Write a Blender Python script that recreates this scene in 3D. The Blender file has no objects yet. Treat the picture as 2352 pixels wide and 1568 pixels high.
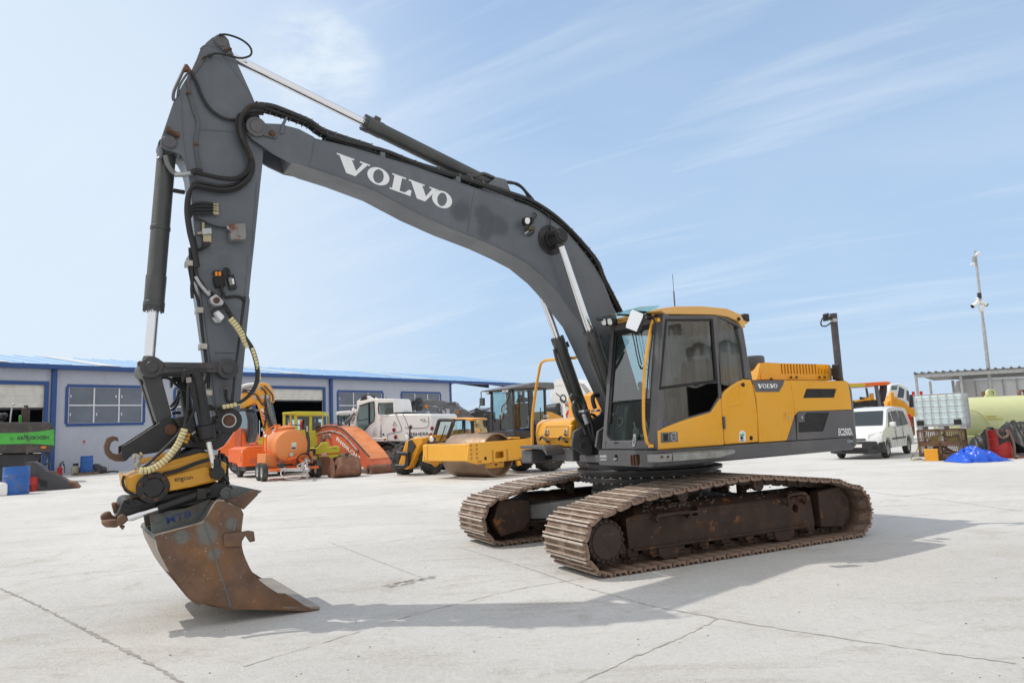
import bpy, bmesh, math, random
import numpy as np
from mathutils import Vector, Matrix
random.seed(7)
S = bpy.context.scene
COL = S.collection
rad = math.radians

# ------------------------------------------------------------------ camera
F_PX, CAM_H, PITCH, ROLL = 1625.17, 1.6013, 0.1225, -0.044      # focal length in px of a 2352 px wide picture
PW, PH = 2352.0, 1568.0
cp, sp = math.cos(PITCH), math.sin(PITCH)
FWD = np.array([0, cp, sp]); UP = np.array([0, -sp, cp]); RGT = np.array([1.0, 0, 0])
cr, sr = math.cos(ROLL), math.sin(ROLL)
RGT, UP = RGT*cr + UP*sr, UP*cr - RGT*sr
EYE = np.array([0, 0, CAM_H])
cd = bpy.data.cameras.new('camera'); cam = bpy.data.objects.new('camera', cd); COL.objects.link(cam)
cd.sensor_width = 36; cd.lens = F_PX/PW*36; cd.clip_start = 0.1; cd.clip_end = 3000
m = Matrix.Identity(4)
for i in range(3):
    m[i][0] = RGT[i]; m[i][1] = UP[i]; m[i][2] = -FWD[i]; m[i][3] = EYE[i]
cam.matrix_world = m
S.camera = cam

# ------------------------------------------------------------------ world, sun, exposure
SUN_EL = rad(54); SUN_TO = (-0.982, 0.19)          # horizontal direction towards the sun
sun_az = math.atan2(SUN_TO[0], SUN_TO[1])          # from +Y, clockwise
W = bpy.data.worlds.new('World'); S.world = W; W.use_nodes = True
wt = W.node_tree; wn = wt.nodes; wl = wt.links
bg = wn['Background']; bg.inputs[1].default_value = 0.15
sky = wn.new('ShaderNodeTexSky'); sky.sky_type = 'NISHITA'; sky.sun_disc = False
sky.sun_elevation = SUN_EL; sky.sun_rotation = sun_az; sky.altitude = 50
sky.air_density = 1.0; sky.dust_density = 0.9; sky.ozone_density = 1.0
def wnode(t, **k):
    n = wn.new(t)
    for a, b in k.items(): setattr(n, a, b)
    return n
def wmath(op, a, b=None, clamp=False):
    n = wn.new('ShaderNodeMath'); n.operation = op; n.use_clamp = clamp
    for i, x in enumerate((a, b)):
        if x is None: continue
        if isinstance(x, (int, float)): n.inputs[i].default_value = x
        else: wl.new(x, n.inputs[i])
    return n.outputs[0]
tc = wn.new('ShaderNodeTexCoord')
sep = wn.new('ShaderNodeSeparateXYZ'); wl.new(tc.outputs['Generated'], sep.inputs[0])
zc = wmath('MAXIMUM', sep.outputs[2], 0.0)
den = wmath('ADD', zc, 0.22)
cx_ = wmath('DIVIDE', sep.outputs[0], den); cy_ = wmath('DIVIDE', sep.outputs[1], den)
com = wn.new('ShaderNodeCombineXYZ'); wl.new(cx_, com.inputs[0]); wl.new(cy_, com.inputs[1])
def cloud(rot, sc, stretch, lo, hi, detail=7, seed=0, rough=.55):
    mp = wn.new('ShaderNodeMapping'); wl.new(com.outputs[0], mp.inputs[0])
    mp.vector_type = 'TEXTURE'; mp.inputs['Rotation'].default_value = (0, 0, rad(rot)); mp.inputs['Scale'].default_value = (1/sc, 1/(sc*stretch), 1)
    mp.inputs['Location'].default_value = (seed, seed*.7, seed*.3)
    nz = wn.new('ShaderNodeTexNoise'); nz.inputs['Scale'].default_value = 1; nz.inputs['Detail'].default_value = detail
    nz.inputs['Roughness'].default_value = rough; nz.inputs['Distortion'].default_value = .25
    wl.new(mp.outputs[0], nz.inputs['Vector'])
    mr = wn.new('ShaderNodeMapRange'); mr.interpolation_type = 'SMOOTHSTEP'
    mr.inputs[1].default_value = lo; mr.inputs[2].default_value = hi
    wl.new(nz.outputs['Fac'], mr.inputs[0]); return mr.outputs[0]
def dirmask(px, py, r0, r1):
    d = FWD + RGT*(px-PW/2)/F_PX - UP*(py-PH/2)/F_PX; d = d/np.linalg.norm(d)
    dp = wn.new('ShaderNodeVectorMath'); dp.operation = 'DOT_PRODUCT'; wl.new(tc.outputs['Generated'], dp.inputs[0])
    dp.inputs[1].default_value = tuple(d)
    mr = wn.new('ShaderNodeMapRange'); mr.interpolation_type = 'SMOOTHSTEP'
    mr.inputs[1].default_value = math.cos(rad(r1)); mr.inputs[2].default_value = math.cos(rad(r0))
    wl.new(dp.outputs['Value'], mr.inputs[0]); return mr.outputs[0]
streak = wmath('MULTIPLY', cloud(-34, .8, 5.5, .47, .8, seed=3.1), .36)
streak2 = wmath('MULTIPLY', cloud(-28, 1.5, 8, .48, .82, seed=8.4), .3)
veil = wmath('MULTIPLY', cloud(-10, .7, 1.6, .4, .8, detail=4, seed=1.7), .22)
puff = wmath('MULTIPLY', wmath('MULTIPLY', cloud(12, 6.5, 1.3, .36, .66, detail=9, seed=5.2, rough=.6), dirmask(735, 150, .5, 5.5)), 1.0)
left_veil = wmath('MULTIPLY', dirmask(-300, 560, 3, 44), .85)
allc = wmath('MAXIMUM', wmath('MAXIMUM', wmath('ADD', streak, streak2), puff), veil)
allc = wmath('ADD', allc, wmath('MULTIPLY', left_veil, wmath('SUBTRACT', 1.0, allc)), True)
def wmix(fac, a, b):
    n = wn.new('ShaderNodeMix'); n.data_type = 'RGBA'; wl.new(fac, n.inputs[0]); wl.new(a, n.inputs[6]); n.inputs[7].default_value = (*b, 1); return n.outputs[2]
def wrange(x, a, b, c, d):
    n = wn.new('ShaderNodeMapRange'); n.interpolation_type = 'SMOOTHSTEP'
    for i, v in enumerate((a, b, c, d)): n.inputs[i+1].default_value = v
    wl.new(x, n.inputs[0]); return n.outputs[0]
col = wmix(wrange(sep.outputs[2], -.02, .7, .88, .45), sky.outputs[0], (2.45, 3.4, 4.7))        # pale haze towards the horizon
col = wmix(wrange(sep.outputs[2], -.02, .16, .5, 0), col, (3.3, 4.0, 4.8))
col = wmix(allc, col, (4.2, 4.75, 5.3))
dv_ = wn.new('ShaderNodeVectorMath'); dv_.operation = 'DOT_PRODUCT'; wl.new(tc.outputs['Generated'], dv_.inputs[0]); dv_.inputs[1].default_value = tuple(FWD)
col = wmix(wrange(dv_.outputs['Value'], .25, .68, .85, 0), col, (5.0, 4.9, 4.75))                 # unseen bright cloud added overhead and behind the camera to raise the fill light
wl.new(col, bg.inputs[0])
sl = bpy.data.lights.new('sun', 'SUN'); so = bpy.data.objects.new('sun', sl); COL.objects.link(so)
sl.energy = 2.0; sl.angle = rad(0.6); sl.color = (1, .935, .83)
sv = Vector((SUN_TO[0]*math.cos(SUN_EL), SUN_TO[1]*math.cos(SUN_EL), math.sin(SUN_EL)))
so.rotation_euler = (-sv).to_track_quat('-Z', 'Y').to_euler()
S.view_settings.view_transform = 'Standard'; S.view_settings.look = 'None'
S.view_settings.exposure = 0.3; S.view_settings.gamma = 1
S.cycles.max_bounces = 8; S.cycles.transparent_max_bounces = 16

# ------------------------------------------------------------------ pixel -> place
ZM = {'A': (420, 80, .5102), 'B': (420, 800, .44643), 'D': (280, 1300, .5102), 'E': (900, 300, .5102), 'G': (1700, 900, .5102),
      'H': (2300, 960, .38265), 'T': (1450, 1480, .6165), 'R': (2600, 780, .51007), 'L': (0, 1120, .34443),
      'N': (680, 1180, .26781), 'O': (1080, 1180, .26781), 'Q': (1340, 1180, .28061), 'K': (440, 1150, .2551),
      'C': (1930, 980, .1913), 'V': (1930, 1260, .1913), 'W': (1740, 1120, .2551), 'P': (0, 0, 1.428571)}
def px(k, s):
    a, b, c = ZM[k]; out = []
    for t in (s.split() if isinstance(s, str) else s):
        x, y = (map(float, t.split(','))) if isinstance(t, str) else t
        out.append(((a + x*c)/1.428571, (b + y*c)/1.428571))
    return out
def ray(x, y): return FWD + RGT*(x-PW/2)/F_PX - UP*(y-PH/2)/F_PX
def ground(k, s, z=0.0):
    x, y = px(k, s)[0]; d = ray(x, y); return EYE + d*((z-CAM_H)/d[2])
def at_depth(k, s, Y):
    x, y = px(k, s)[0]; d = ray(x, y); return EYE + d*(Y/d[1])
class Frame:
    """a thing's own axes: p along its heading, q to its left, z up; measures picture points on its planes"""
    def __init__(s, org, yaw):
        s.o = np.array([org[0], org[1], org[2] if len(org) > 2 else 0.0]); s.yaw = yaw
        s.p = np.array([math.cos(yaw), math.sin(yaw), 0]); s.qv = np.array([-math.sin(yaw), math.cos(yaw), 0])
    def hit(s, xy, axis, val):
        n = {'p': s.p, 'q': s.qv, 'z': np.array([0, 0, 1.0])}[axis]
        d = ray(*xy); t = (val - (EYE - s.o)@n)/(d@n); P = EYE + d*t - s.o
        return (float(P@s.p), float(P@s.qv), float(P[2]))
    def on(s, k, pts, axis, val):
        pts = px(k, pts)
        vals = val if isinstance(val, (list, tuple)) else [val]*len(pts)
        return [s.hit(a, axis, v) for a, v in zip(pts, vals)]
    def q(s, k, pts, q): return [(a[0], a[2]) for a in s.on(k, pts, 'q', q)]      # (p, z)
    def q3(s, k, pts, q): return s.on(k, pts, 'q', q)
    def f(s, k, pts, p): return [(a[1], a[2]) for a in s.on(k, pts, 'p', p)]      # (q, z)
    def p3(s, k, pts, p): return s.on(k, pts, 'p', p)

# ------------------------------------------------------------------ objects
def tag(o, label=None, cat=None, group=None, kind=None):
    for a, b in (('label', label), ('category', cat), ('group', group), ('kind', kind)):
        if b: o[a] = b
    return o
def thing(name, label, cat, fr=None, group=None):
    o = bpy.data.objects.new(name, None); COL.objects.link(o); o.empty_display_size = .3
    if fr is not None: o.location = fr.o; o.rotation_euler = (0, 0, fr.yaw)
    return tag(o, label, cat, group)
def smooth_path(pts, n=5, closed=False):
    P = [np.array(p, float) for p in pts]
    if len(P) < 3: return P
    out = []; N = len(P)
    for i in range(N if closed else N-1):
        g = lambda j: P[j % N] if closed else P[min(max(j, 0), N-1)]
        p0, p1, p2, p3 = g(i-1), g(i), g(i+1), g(i+2)
        for k in range(n):
            t = k/n
            out.append(.5*((2*p1) + (-p0+p2)*t + (2*p0-5*p1+4*p2-p3)*t*t + (-p0+3*p1-3*p2+p3)*t**3))
    if not closed: out.append(P[-1])
    return out
def rounded(pts, r, n=4):
    out = []
    N = len(pts)
    for i in range(N):
        a, b, c = [np.array(pts[j % N], float) for j in (i-1, i, i+1)]
        u = (a-b)/np.linalg.norm(a-b); v = (c-b)/np.linalg.norm(c-b); rr = min(r, .45*np.linalg.norm(a-b), .45*np.linalg.norm(c-b))
        A_, C_ = b+u*rr, b+v*rr
        for k in range(n+1): t = k/n; out.append(tuple(A_*(1-t)**2+2*b*t*(1-t)+C_*t*t))
    return out
class MB:
    def __init__(s): s.v = []; s.f = []; s.pc = []; s.pf = []; s.sib = []
    def add(s, v, f):
        n = len(s.v); m = len(s.f); s.v += [tuple(map(float, a)) for a in v]; s.f += [tuple(i+n for i in a) for a in f]; s.pc.append((n, len(s.v))); s.pf.append((m, len(s.f))); return s
    def box(s, x0, x1, y0, y1, z0, z1):
        return s.loft([(x0, y0, z0), (x1, y0, z0), (x1, y1, z0), (x0, y1, z0)], [(x0, y0, z1), (x1, y0, z1), (x1, y1, z1), (x0, y1, z1)])
    def loft(s, A, B, *more):
        L = [A, B, *more]; n = len(A); v = [p for l in L for p in l]; f = [tuple(range(n))[::-1], tuple((len(L)-1)*n+i for i in range(n))]
        for k in range(len(L)-1):
            for i in range(n):
                j = (i+1) % n; f.append((k*n+i, k*n+j, (k+1)*n+j, (k+1)*n+i))
        return s.add(v, f)
    def prism(s, pz, q0, q1):            # outline in (p, z), thickness along q
        return s.loft([(a, q0, b) for a, b in pz], [(a, q1, b) for a, b in pz])
    def fprism(s, qz, p0, p1):           # outline in (q, z), thickness along p
        return s.loft([(p0, a, b) for a, b in qz], [(p1, a, b) for a, b in qz])
    def zprism(s, pq, z0, z1):
        return s.loft([(a, b, z0) for a, b in pq], [(a, b, z1) for a, b in pq])
    def slab(s, pts, off):               # 3-D outline given a thickness vector
        o = np.array(off); return s.loft(pts, [tuple(np.array(p)+o) for p in pts])
    def lathe(s, a, b, prof, seg=20, caps=True):   # prof: (distance along axis in m, radius)
        a = np.array(a, float); d = np.array(b, float)-a; d = d/np.linalg.norm(d)
        u = np.cross(d, (0, 0, 1) if abs(d[2]) < .9 else (1, 0, 0)); u = u/np.linalg.norm(u); w = np.cross(d, u)
        v = []; f = []
        for t, r in prof:
            for i in range(seg):
                an = 2*math.pi*i/seg; v.append(a + d*t + (u*math.cos(an)+w*math.sin(an))*r)
        for k in range(len(prof)-1):
            for i in range(seg):
                j = (i+1) % seg; f.append((k*seg+i, k*seg+j, (k+1)*seg+j, (k+1)*seg+i))
        if caps: f.append(tuple(range(seg))[::-1]); f.append(tuple((len(prof)-1)*seg+i for i in range(seg)))
        return s.add(v, f)
    def cyl(s, a, b, r, r1=None, seg=16):
        L = float(np.linalg.norm(np.array(b, float)-np.array(a, float)))
        return s.lathe(a, b, [(0, r), (L, r if r1 is None else r1)], seg)
    def tube(s, pts, r, seg=7, n=5, closed=False):
        P = smooth_path(pts, n, closed); N = len(P)
        if N < 2: return s
        rr = r if callable(r) else (lambda t: r)
        v = []; f = []; u = None
        for i in range(N):
            a = P[(i-1) % N] if (closed or i > 0) else P[i]; b = P[(i+1) % N] if (closed or i < N-1) else P[i]
            d = b-a; d = d/(np.linalg.norm(d)+1e-12)
            if u is None: u = np.cross(d, (0, 0, 1) if abs(d[2]) < .9 else (1, 0, 0))
            u = u - d*(u@d); u = u/(np.linalg.norm(u)+1e-12); w = np.cross(d, u)
            R = rr(i/(N-1))
            for k in range(seg):
                an = 2*math.pi*k/seg; v.append(P[i] + (u*math.cos(an)+w*math.sin(an))*R)
        for i in range(N if closed else N-1):
            for k in range(seg):
                j = (k+1) % seg; i2 = (i+1) % N; f.append((i*seg+k, i*seg+j, i2*seg+j, i2*seg+k))
        if not closed: f.append(tuple(range(seg))[::-1]); f.append(tuple((N-1)*seg+k for k in range(seg)))
        return s.add(v, f)
    def ball(s, c, r, sx=1, sy=1, sz=1, seg=12, rings=7):
        v = []; f = []
        for j in range(rings+1):
            th = math.pi*j/rings
            for i in range(seg):
                an = 2*math.pi*i/seg; v.append((c[0]+sx*r*math.sin(th)*math.cos(an), c[1]+sy*r*math.sin(th)*math.sin(an), c[2]+sz*r*math.cos(th)))
        for j in range(rings):
            for i in range(seg): f.append((j*seg+i, j*seg+(i+1) % seg, (j+1)*seg+(i+1) % seg, (j+1)*seg+i))
        return s.add(v, f)
    KEEP = {'led', 'window_handle', 'mullion', 'wire', 'wire_mesh', 'print_mark', 'wall_mark', 'jaw_tooth', 'panel_joint', 'door_gap', 'lettering', 'dirt_clods', 'gravel', 'tyre_scuff', 'slot', 'lattice', 'cutter', 'lump', 'roof_rib', 'wall_rib', 'hose_guard', 'spring_guard', 'step_tooth', 'rear_wall', 'track_shoe', 'crawler_track', 'window_latch', 'round_emblem', 'cage', 'pallet', 'pallet_boards', 'roof_sheet', 'tyre', 'wheel', 'rim', 'gland_bolt'}
    def clusters(s):
        n = len(s.pc); lo = [np.min(np.array(s.v[a:b]), 0)-.004 for a, b in s.pc]; hi = [np.max(np.array(s.v[a:b]), 0)+.004 for a, b in s.pc]; g_ = list(range(n))
        def fd(i):
            while g_[i] != i: i = g_[i]
            return i
        for i in range(n):
            for j in range(i):
                if np.all(lo[i] <= hi[j]) and np.all(lo[j] <= hi[i]): g_[fd(i)] = fd(j)
        out = {}
        for i in range(n): out.setdefault(fd(i), []).append(i)
        return list(out.values())
    def build(s, name, mt, parent=None, **k):
        if 2 <= len(s.pc) <= 24 and parent is not None and name not in s.KEEP:
            cl = s.clusters()
            if 2 <= len(cl) <= 16:
                r = None
                for c in cl:
                    m_ = MB()
                    for i in c:
                        a, b, fa, fb = *s.pc[i], *s.pf[i]; m_.add(s.v[a:b], [tuple(t-a for t in f) for f in s.f[fa:fb]])
                    o = m_.build1(name, mt, parent, **k); r = r or o
                    if r is not o: s.sib.append(o)
                return r
        return s.build1(name, mt, parent, **k)
    def build1(s, name, mt, parent=None, bevel=0, smooth=35, seg=2):
        me = bpy.data.meshes.new(name); me.from_pydata(s.v, [], s.f)
        bm = bmesh.new(); bm.from_mesh(me); bmesh.ops.remove_doubles(bm, verts=bm.verts, dist=1e-5)
        bmesh.ops.recalc_face_normals(bm, faces=bm.faces); bm.to_mesh(me); bm.free()
        if smooth:
            me.polygons.foreach_set('use_smooth', [True]*len(me.polygons)); me.set_sharp_from_angle(angle=rad(smooth))
        o = bpy.data.objects.new(name, me); COL.objects.link(o); me.materials.append(mt)
        if parent is not None: o.parent = parent
        if bevel:
            b = o.modifiers.new('bevel', 'BEVEL'); b.width = bevel; b.segments = seg; b.limit_method = 'ANGLE'; b.angle_limit = rad(38); b.use_clamp_overlap = True
        return o
def cut(o, cutter):
    """carve a cutter MB out of a built object and bake the result"""
    c = cutter.build('cutter', o.data.materials[0])
    md = o.modifiers.new('cut', 'BOOLEAN'); md.operation = 'DIFFERENCE'; md.object = c; md.solver = 'EXACT'
    if 'bevel' in o.modifiers: o.modifiers.move(len(o.modifiers)-1, 0)
    par = o.parent; o.parent = None
    bv = o.modifiers.get('bevel'); st = None
    if bv: st = bv.show_viewport; bv.show_viewport = False
    dg = bpy.context.evaluated_depsgraph_get(); dg.update()
    me = bpy.data.meshes.new_from_object(o.evaluated_get(dg))
    o.modifiers.remove(md); old = o.data; o.data = me; me.name = old.name
    if bv: bv.show_viewport = True
    me.polygons.foreach_set('use_smooth', [True]*len(me.polygons)); me.set_sharp_from_angle(angle=rad(35))
    o.parent = par
    bpy.data.objects.remove(c)
    return o
def text_mesh(s, bold=0.0):
    cu = bpy.data.curves.new('t', 'FONT'); cu.body = s; cu.size = 1; cu.resolution_u = 3; cu.offset = bold
    o = bpy.data.objects.new('t', cu); COL.objects.link(o)
    dg = bpy.context.evaluated_depsgraph_get(); dg.update(); me = bpy.data.meshes.new_from_object(o.evaluated_get(dg))
    v = [tuple(a.co) for a in me.vertices]; f = [tuple(p.vertices) for p in me.polygons]
    bpy.data.objects.remove(o); bpy.data.meshes.remove(me)
    x0 = min(a[0] for a in v); x1 = max(a[0] for a in v); y0 = min(a[1] for a in v); y1 = max(a[1] for a in v)
    return [((a[0]-x0)/(x1-x0), (a[1]-y0)/(y1-y0)) for a in v], f
def quadmap(Q, u, w):      # Q: TL, TR, BR, BL in 3-D
    TL, TR, BR, BL = [np.array(a, float) for a in Q]
    return tuple((BL*(1-u)+BR*u)*(1-w) + (TL*(1-u)+TR*u)*w)
def lettering(parent, s, Q, mt, bold=0.0, name='lettering'):
    v, f = text_mesh(s, bold); mb = MB(); mb.add([quadmap(Q, *a) for a in v], f)
    return mb.build(name, mt, parent, smooth=0)
GLY = {'V': (.265, [[(0, 1), (.14, 1), (.14, .91), (.12, .91), (.17, .33), (.21, .91), (.185, .91), (.185, 1), (.268, 1), (.268, .91), (.247, .91), (.172, 0), (.098, 0), (.022, .91), (0, .91)]]),
       'L': (.183, [[(0, 1), (.118, 1), (.118, .91), (.085, .91), (.085, .09), (.13, .1), (.162, .36), (.183, .36), (.183, 0), (0, 0), (0, .09), (.02, .09), (.02, .91), (0, .91)]])}
def slab_word(parent, Q, mt, name='lettering'):      # the five slab-serif letters of the maker's word
    mb = MB()
    for ch, x in (('V', 0), ('O', .258), ('L', .456), ('V', .598), ('O', .82)):
        if ch == 'O':
            n = 28; A = []; B = []
            for i in range(n):
                an = 2*math.pi*i/n
                A.append(quadmap(Q, x+.092+.092*math.cos(an), .5+.53*math.sin(an))); B.append(quadmap(Q, x+.092+.043*math.cos(an), .5+.43*math.sin(an)))
            mb.add(A+B, [(i, (i+1) % n, n+(i+1) % n, n+i) for i in range(n)])
        else:
            for poly in GLY[ch][1]: mb.add([quadmap(Q, x+a, b) for a, b in poly], [tuple(range(len(poly)))])
    return mb.build(name, mt, parent, smooth=0)

# ------------------------------------------------------------------ materials
def mat(name, col, rough=.5, metal=0.0, var=.12, vs=2.5, dirt=None, damt=.0, ds=1.5, dlo=.52, dhi=.68, bump=0.0, bs=40, spec=.5, coat=0.0, streak=0.0, dirt2=None, d2=(.6, .7), d2s=6):
    mt = bpy.data.materials.new(name); mt.use_nodes = True
    nt = mt.node_tree; N = nt.nodes; L = nt.links; b = N['Principled BSDF']
    b.inputs['Roughness'].default_value = rough; b.inputs['Metallic'].default_value = metal
    b.inputs['Specular IOR Level'].default_value = spec
    if coat: b.inputs['Coat Weight'].default_value = coat; b.inputs['Coat Roughness'].default_value = .12
    t = N.new('ShaderNodeTexCoord')
    def noise(sc, det=6, vec=None, ro=.6):
        n = N.new('ShaderNodeTexNoise'); n.inputs['Scale'].default_value = sc; n.inputs['Detail'].default_value = det; n.inputs['Roughness'].default_value = ro
        L.new(vec or t.outputs['Object'], n.inputs['Vector']); return n.outputs['Fac']
    def rng(x, a, c, lo=0., hi=1.):
        n = N.new('ShaderNodeMapRange'); n.inputs[1].default_value = a; n.inputs[2].default_value = c; n.inputs[3].default_value = lo; n.inputs[4].default_value = hi
        L.new(x, n.inputs[0]); return n.outputs[0]
    def mix(fac, a, c, mode='MIX'):
        n = N.new('ShaderNodeMix'); n.data_type = 'RGBA'; n.blend_type = mode
        for i, x in ((0, fac), (6, a), (7, c)):
            if isinstance(x, (int, float)): n.inputs[i].default_value = x
            elif isinstance(x, tuple): n.inputs[i].default_value = (*x, 1)
            else: L.new(x, n.inputs[i])
        return n.outputs[2]
    c = mix(rng(noise(vs), .3, .7), tuple(x*(1-var) for x in col), tuple(min(1, x*(1+var)) for x in col))
    if streak:
        mp = N.new('ShaderNodeMapping'); mp.inputs['Scale'].default_value = (9, 9, .7); L.new(t.outputs['Object'], mp.inputs[0])
        c = mix(rng(noise(1.6, 5, mp.outputs[0]), .5, .75, 0, streak), c, tuple(x*.55 for x in col))
    if dirt: c = mix(rng(noise(ds, 9, None, .68), dlo, dhi, 0, damt), c, dirt)
    if dirt2: c = mix(rng(noise(d2s, 10, None, .72), d2[0], d2[1], 0, .9), c, dirt2)
    L.new(c, b.inputs['Base Color'])
    L.new(rng(noise(vs*2.3, 5), .3, .7, max(.03, rough-.1), min(1, rough+.12)), b.inputs['Roughness'])
    if bump:
        bp = N.new('ShaderNodeBump'); bp.inputs['Strength'].default_value = bump; bp.inputs['Distance'].default_value = .01
        L.new(noise(bs, 8), bp.inputs['Height']); L.new(bp.outputs[0], b.inputs['Normal'])
    return mt
def glass(name, tint, refl=1.0, rough=.02, base=.04):
    mt = bpy.data.materials.new(name); mt.use_nodes = True; nt = mt.node_tree; N = nt.nodes; L = nt.links
    N.remove(N['Principled BSDF']); out = N['Material Output']
    tr = N.new('ShaderNodeBsdfTransparent'); tr.inputs[0].default_value = (*tint, 1)
    gl = N.new('ShaderNodeBsdfGlossy'); gl.inputs['Roughness'].default_value = rough; gl.inputs[0].default_value = (refl, refl, refl, 1)
    fr = N.new('ShaderNodeFresnel'); fr.inputs[0].default_value = 1.5
    ad = N.new('ShaderNodeMath'); ad.operation = 'ADD'; ad.use_clamp = True; ad.inputs[1].default_value = base; L.new(fr.outputs[0], ad.inputs[0])
    ge = N.new('ShaderNodeNewGeometry'); fb = N.new('ShaderNodeMath'); fb.operation = 'SUBTRACT'; fb.use_clamp = True; L.new(ad.outputs[0], fb.inputs[0]); L.new(ge.outputs['Backfacing'], fb.inputs[1])
    mx = N.new('ShaderNodeMixShader'); L.new(fb.outputs[0], mx.inputs[0]); L.new(tr.outputs[0], mx.inputs[1]); L.new(gl.outputs[0], mx.inputs[2]); L.new(mx.outputs[0], out.inputs[0])
    return mt
RUST = (.10, .045, .022); DUST = (.33, .29, .24)
M = dict(
 grey=mat('weathered_grey_paint', (.106, .119, .138), .36, var=.16, vs=1.3, dirt=(.165, .175, .185), damt=.55, ds=1.1, streak=.25, dirt2=(.05, .045, .042), d2=(.7, .78), d2s=3.5, bump=.04, bs=9),
 grey2=mat('machine_grey_paint', (.095, .094, .102), .45, var=.12, vs=2, dirt=(.2, .18, .16), damt=.35, ds=2.4, dirt2=(.25, .24, .23), d2=(.72, .76), d2s=9),
 cylgrey=mat('cylinder_grey_paint', (.055, .06, .058), .38, var=.15, vs=3, dirt=(.12, .12, .11), damt=.4, ds=2.5),
 black=mat('black_painted_steel', (.0105, .0105, .012), .42, var=.2, dirt=(.05, .036, .027), damt=.5, ds=3.5, dirt2=RUST, d2=(.72, .78), d2s=7),
 rubber=mat('black_rubber_hose', (.014, .014, .015), .5, var=.2),
 dark=mat('dark_recess', (.01, .01, .011), .7, var=.1),
 link=mat('dark_linkage_paint', (.042, .043, .046), .42, var=.15, vs=3, dirt=(.10, .075, .055), damt=.55, ds=3, dirt2=RUST, d2=(.7, .75), d2s=6),
 worn=mat('worn_grouser_edge', (.50, .43, .36), .5, .25, var=.25, vs=14, dirt=(.25, .16, .11), damt=.7, ds=9),
 chrome=mat('chrome_rod', (.78, .79, .82), .07, 1.0, var=.03),
 steel=mat('bare_steel', (.42, .4, .36), .38, .85, var=.2, dirt=RUST, damt=.5, ds=12),
 rust=mat('rusty_pin', (.105, .05, .028), .8, var=.35, vs=9, dirt=(.05, .025, .015), damt=.7, ds=14, bump=.3, bs=60),
 yellow=mat('amber_yellow_paint', (.80, .385, .022), .3, var=.03, vs=.9, dirt=(.66, .37, .10), damt=.25, ds=.8, coat=.35, spec=.5),
 roofy=mat('sun_faded_roof_paint', (.70, .40, .12), .4, var=.05, vs=1.2, dirt=(.74, .5, .3), damt=.5, ds=1.5),
 rotor=mat('chipped_yellow_paint', (.60, .29, .02), .42, var=.1, vs=4, dirt=(.1, .05, .02), damt=.8, ds=4.0, dlo=.6, dhi=.68, dirt2=(.03, .02, .015), d2=(.68, .72), d2s=16),
 cream=mat('cream_hose_guard', (.66, .57, .30), .5, var=.12, vs=12, dirt=(.2, .15, .08), damt=.5, ds=9),
 white=mat('white_decal', (.78, .79, .82), .45, var=.03),
 track=mat('dusty_track_steel', (.215, .142, .104), .65, .1, var=.35, vs=9, dirt=(.50, .42, .345), damt=.8, ds=5.5, dlo=.48, dhi=.62, dirt2=(.085, .042, .028), d2=(.53, .6), d2s=11, bump=.35, bs=45),
 frame=mat('rusted_track_frame', (.040, .021, .013), .7, var=.4, vs=3.5, dirt=(.09, .036, .015), damt=.8, ds=2.8, dirt2=(.22, .095, .03), d2=(.57, .66), d2s=4.5, bump=.25, bs=30),
 chain=mat('track_chain_steel', (.06, .04, .03), .7, var=.35, vs=8, dirt=(.16, .11, .07), damt=.6, ds=7, bump=.2),
 bucket=mat('worn_bucket_steel', (.135, .078, .052), .55, .2, var=.3, vs=5, dirt=(.25, .12, .04), damt=.75, ds=2.0, dlo=.5, dhi=.7, dirt2=(.30, .28, .25), d2=(.6, .66), d2s=34, bump=.25, bs=55),
 bucketg=mat('bucket_green_grey', (.13, .145, .14), .6, .1, var=.2, vs=4, dirt=(.16, .085, .045), damt=.85, ds=5, bump=.2, bs=45),
 polished=mat('polished_edge_and_highlight', (.34, .29, .235), .5, .35, var=.15, vs=6, dirt=(.2, .11, .06), damt=.5, ds=5, bump=.12),
 lens=mat('lamp_lens', (.8, .82, .8), .15, var=.05, vs=60),
 mirror=mat('mirror_glass', (.9, .92, .95), .06, 1.0, var=.01),
 seat=mat('black_seat_fabric', (.02, .02, .022), .8, var=.2),
 console=mat('dark_green_grey_trim', (.05, .06, .058), .6, var=.2),
 galv=mat('galvanised_steel', (.46, .47, .48), .45, .6, var=.12, vs=8, dirt=(.25, .24, .22), damt=.4, ds=5),
 tread=mat('step_plate_steel', (.30, .31, .30), .5, .5, var=.2, vs=7, dirt=(.14, .09, .06), damt=.5, ds=6),
 green=mat('green_sticker', (.04, .42, .16), .4, var=.05), blue=mat('blue_sticker', (.03, .05, .45), .4, var=.05),
 red=mat('red_sticker', (.55, .03, .02), .4, var=.05),
 glass=glass('cab_glass', (.80, .88, .87), .95, base=.13), glassd=glass('tinted_cab_glass', (.25, .26, .25), .9, base=.13),
 glasst=glass('teal_visor_glass', (.74, .91, .89), .7),
)
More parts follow.
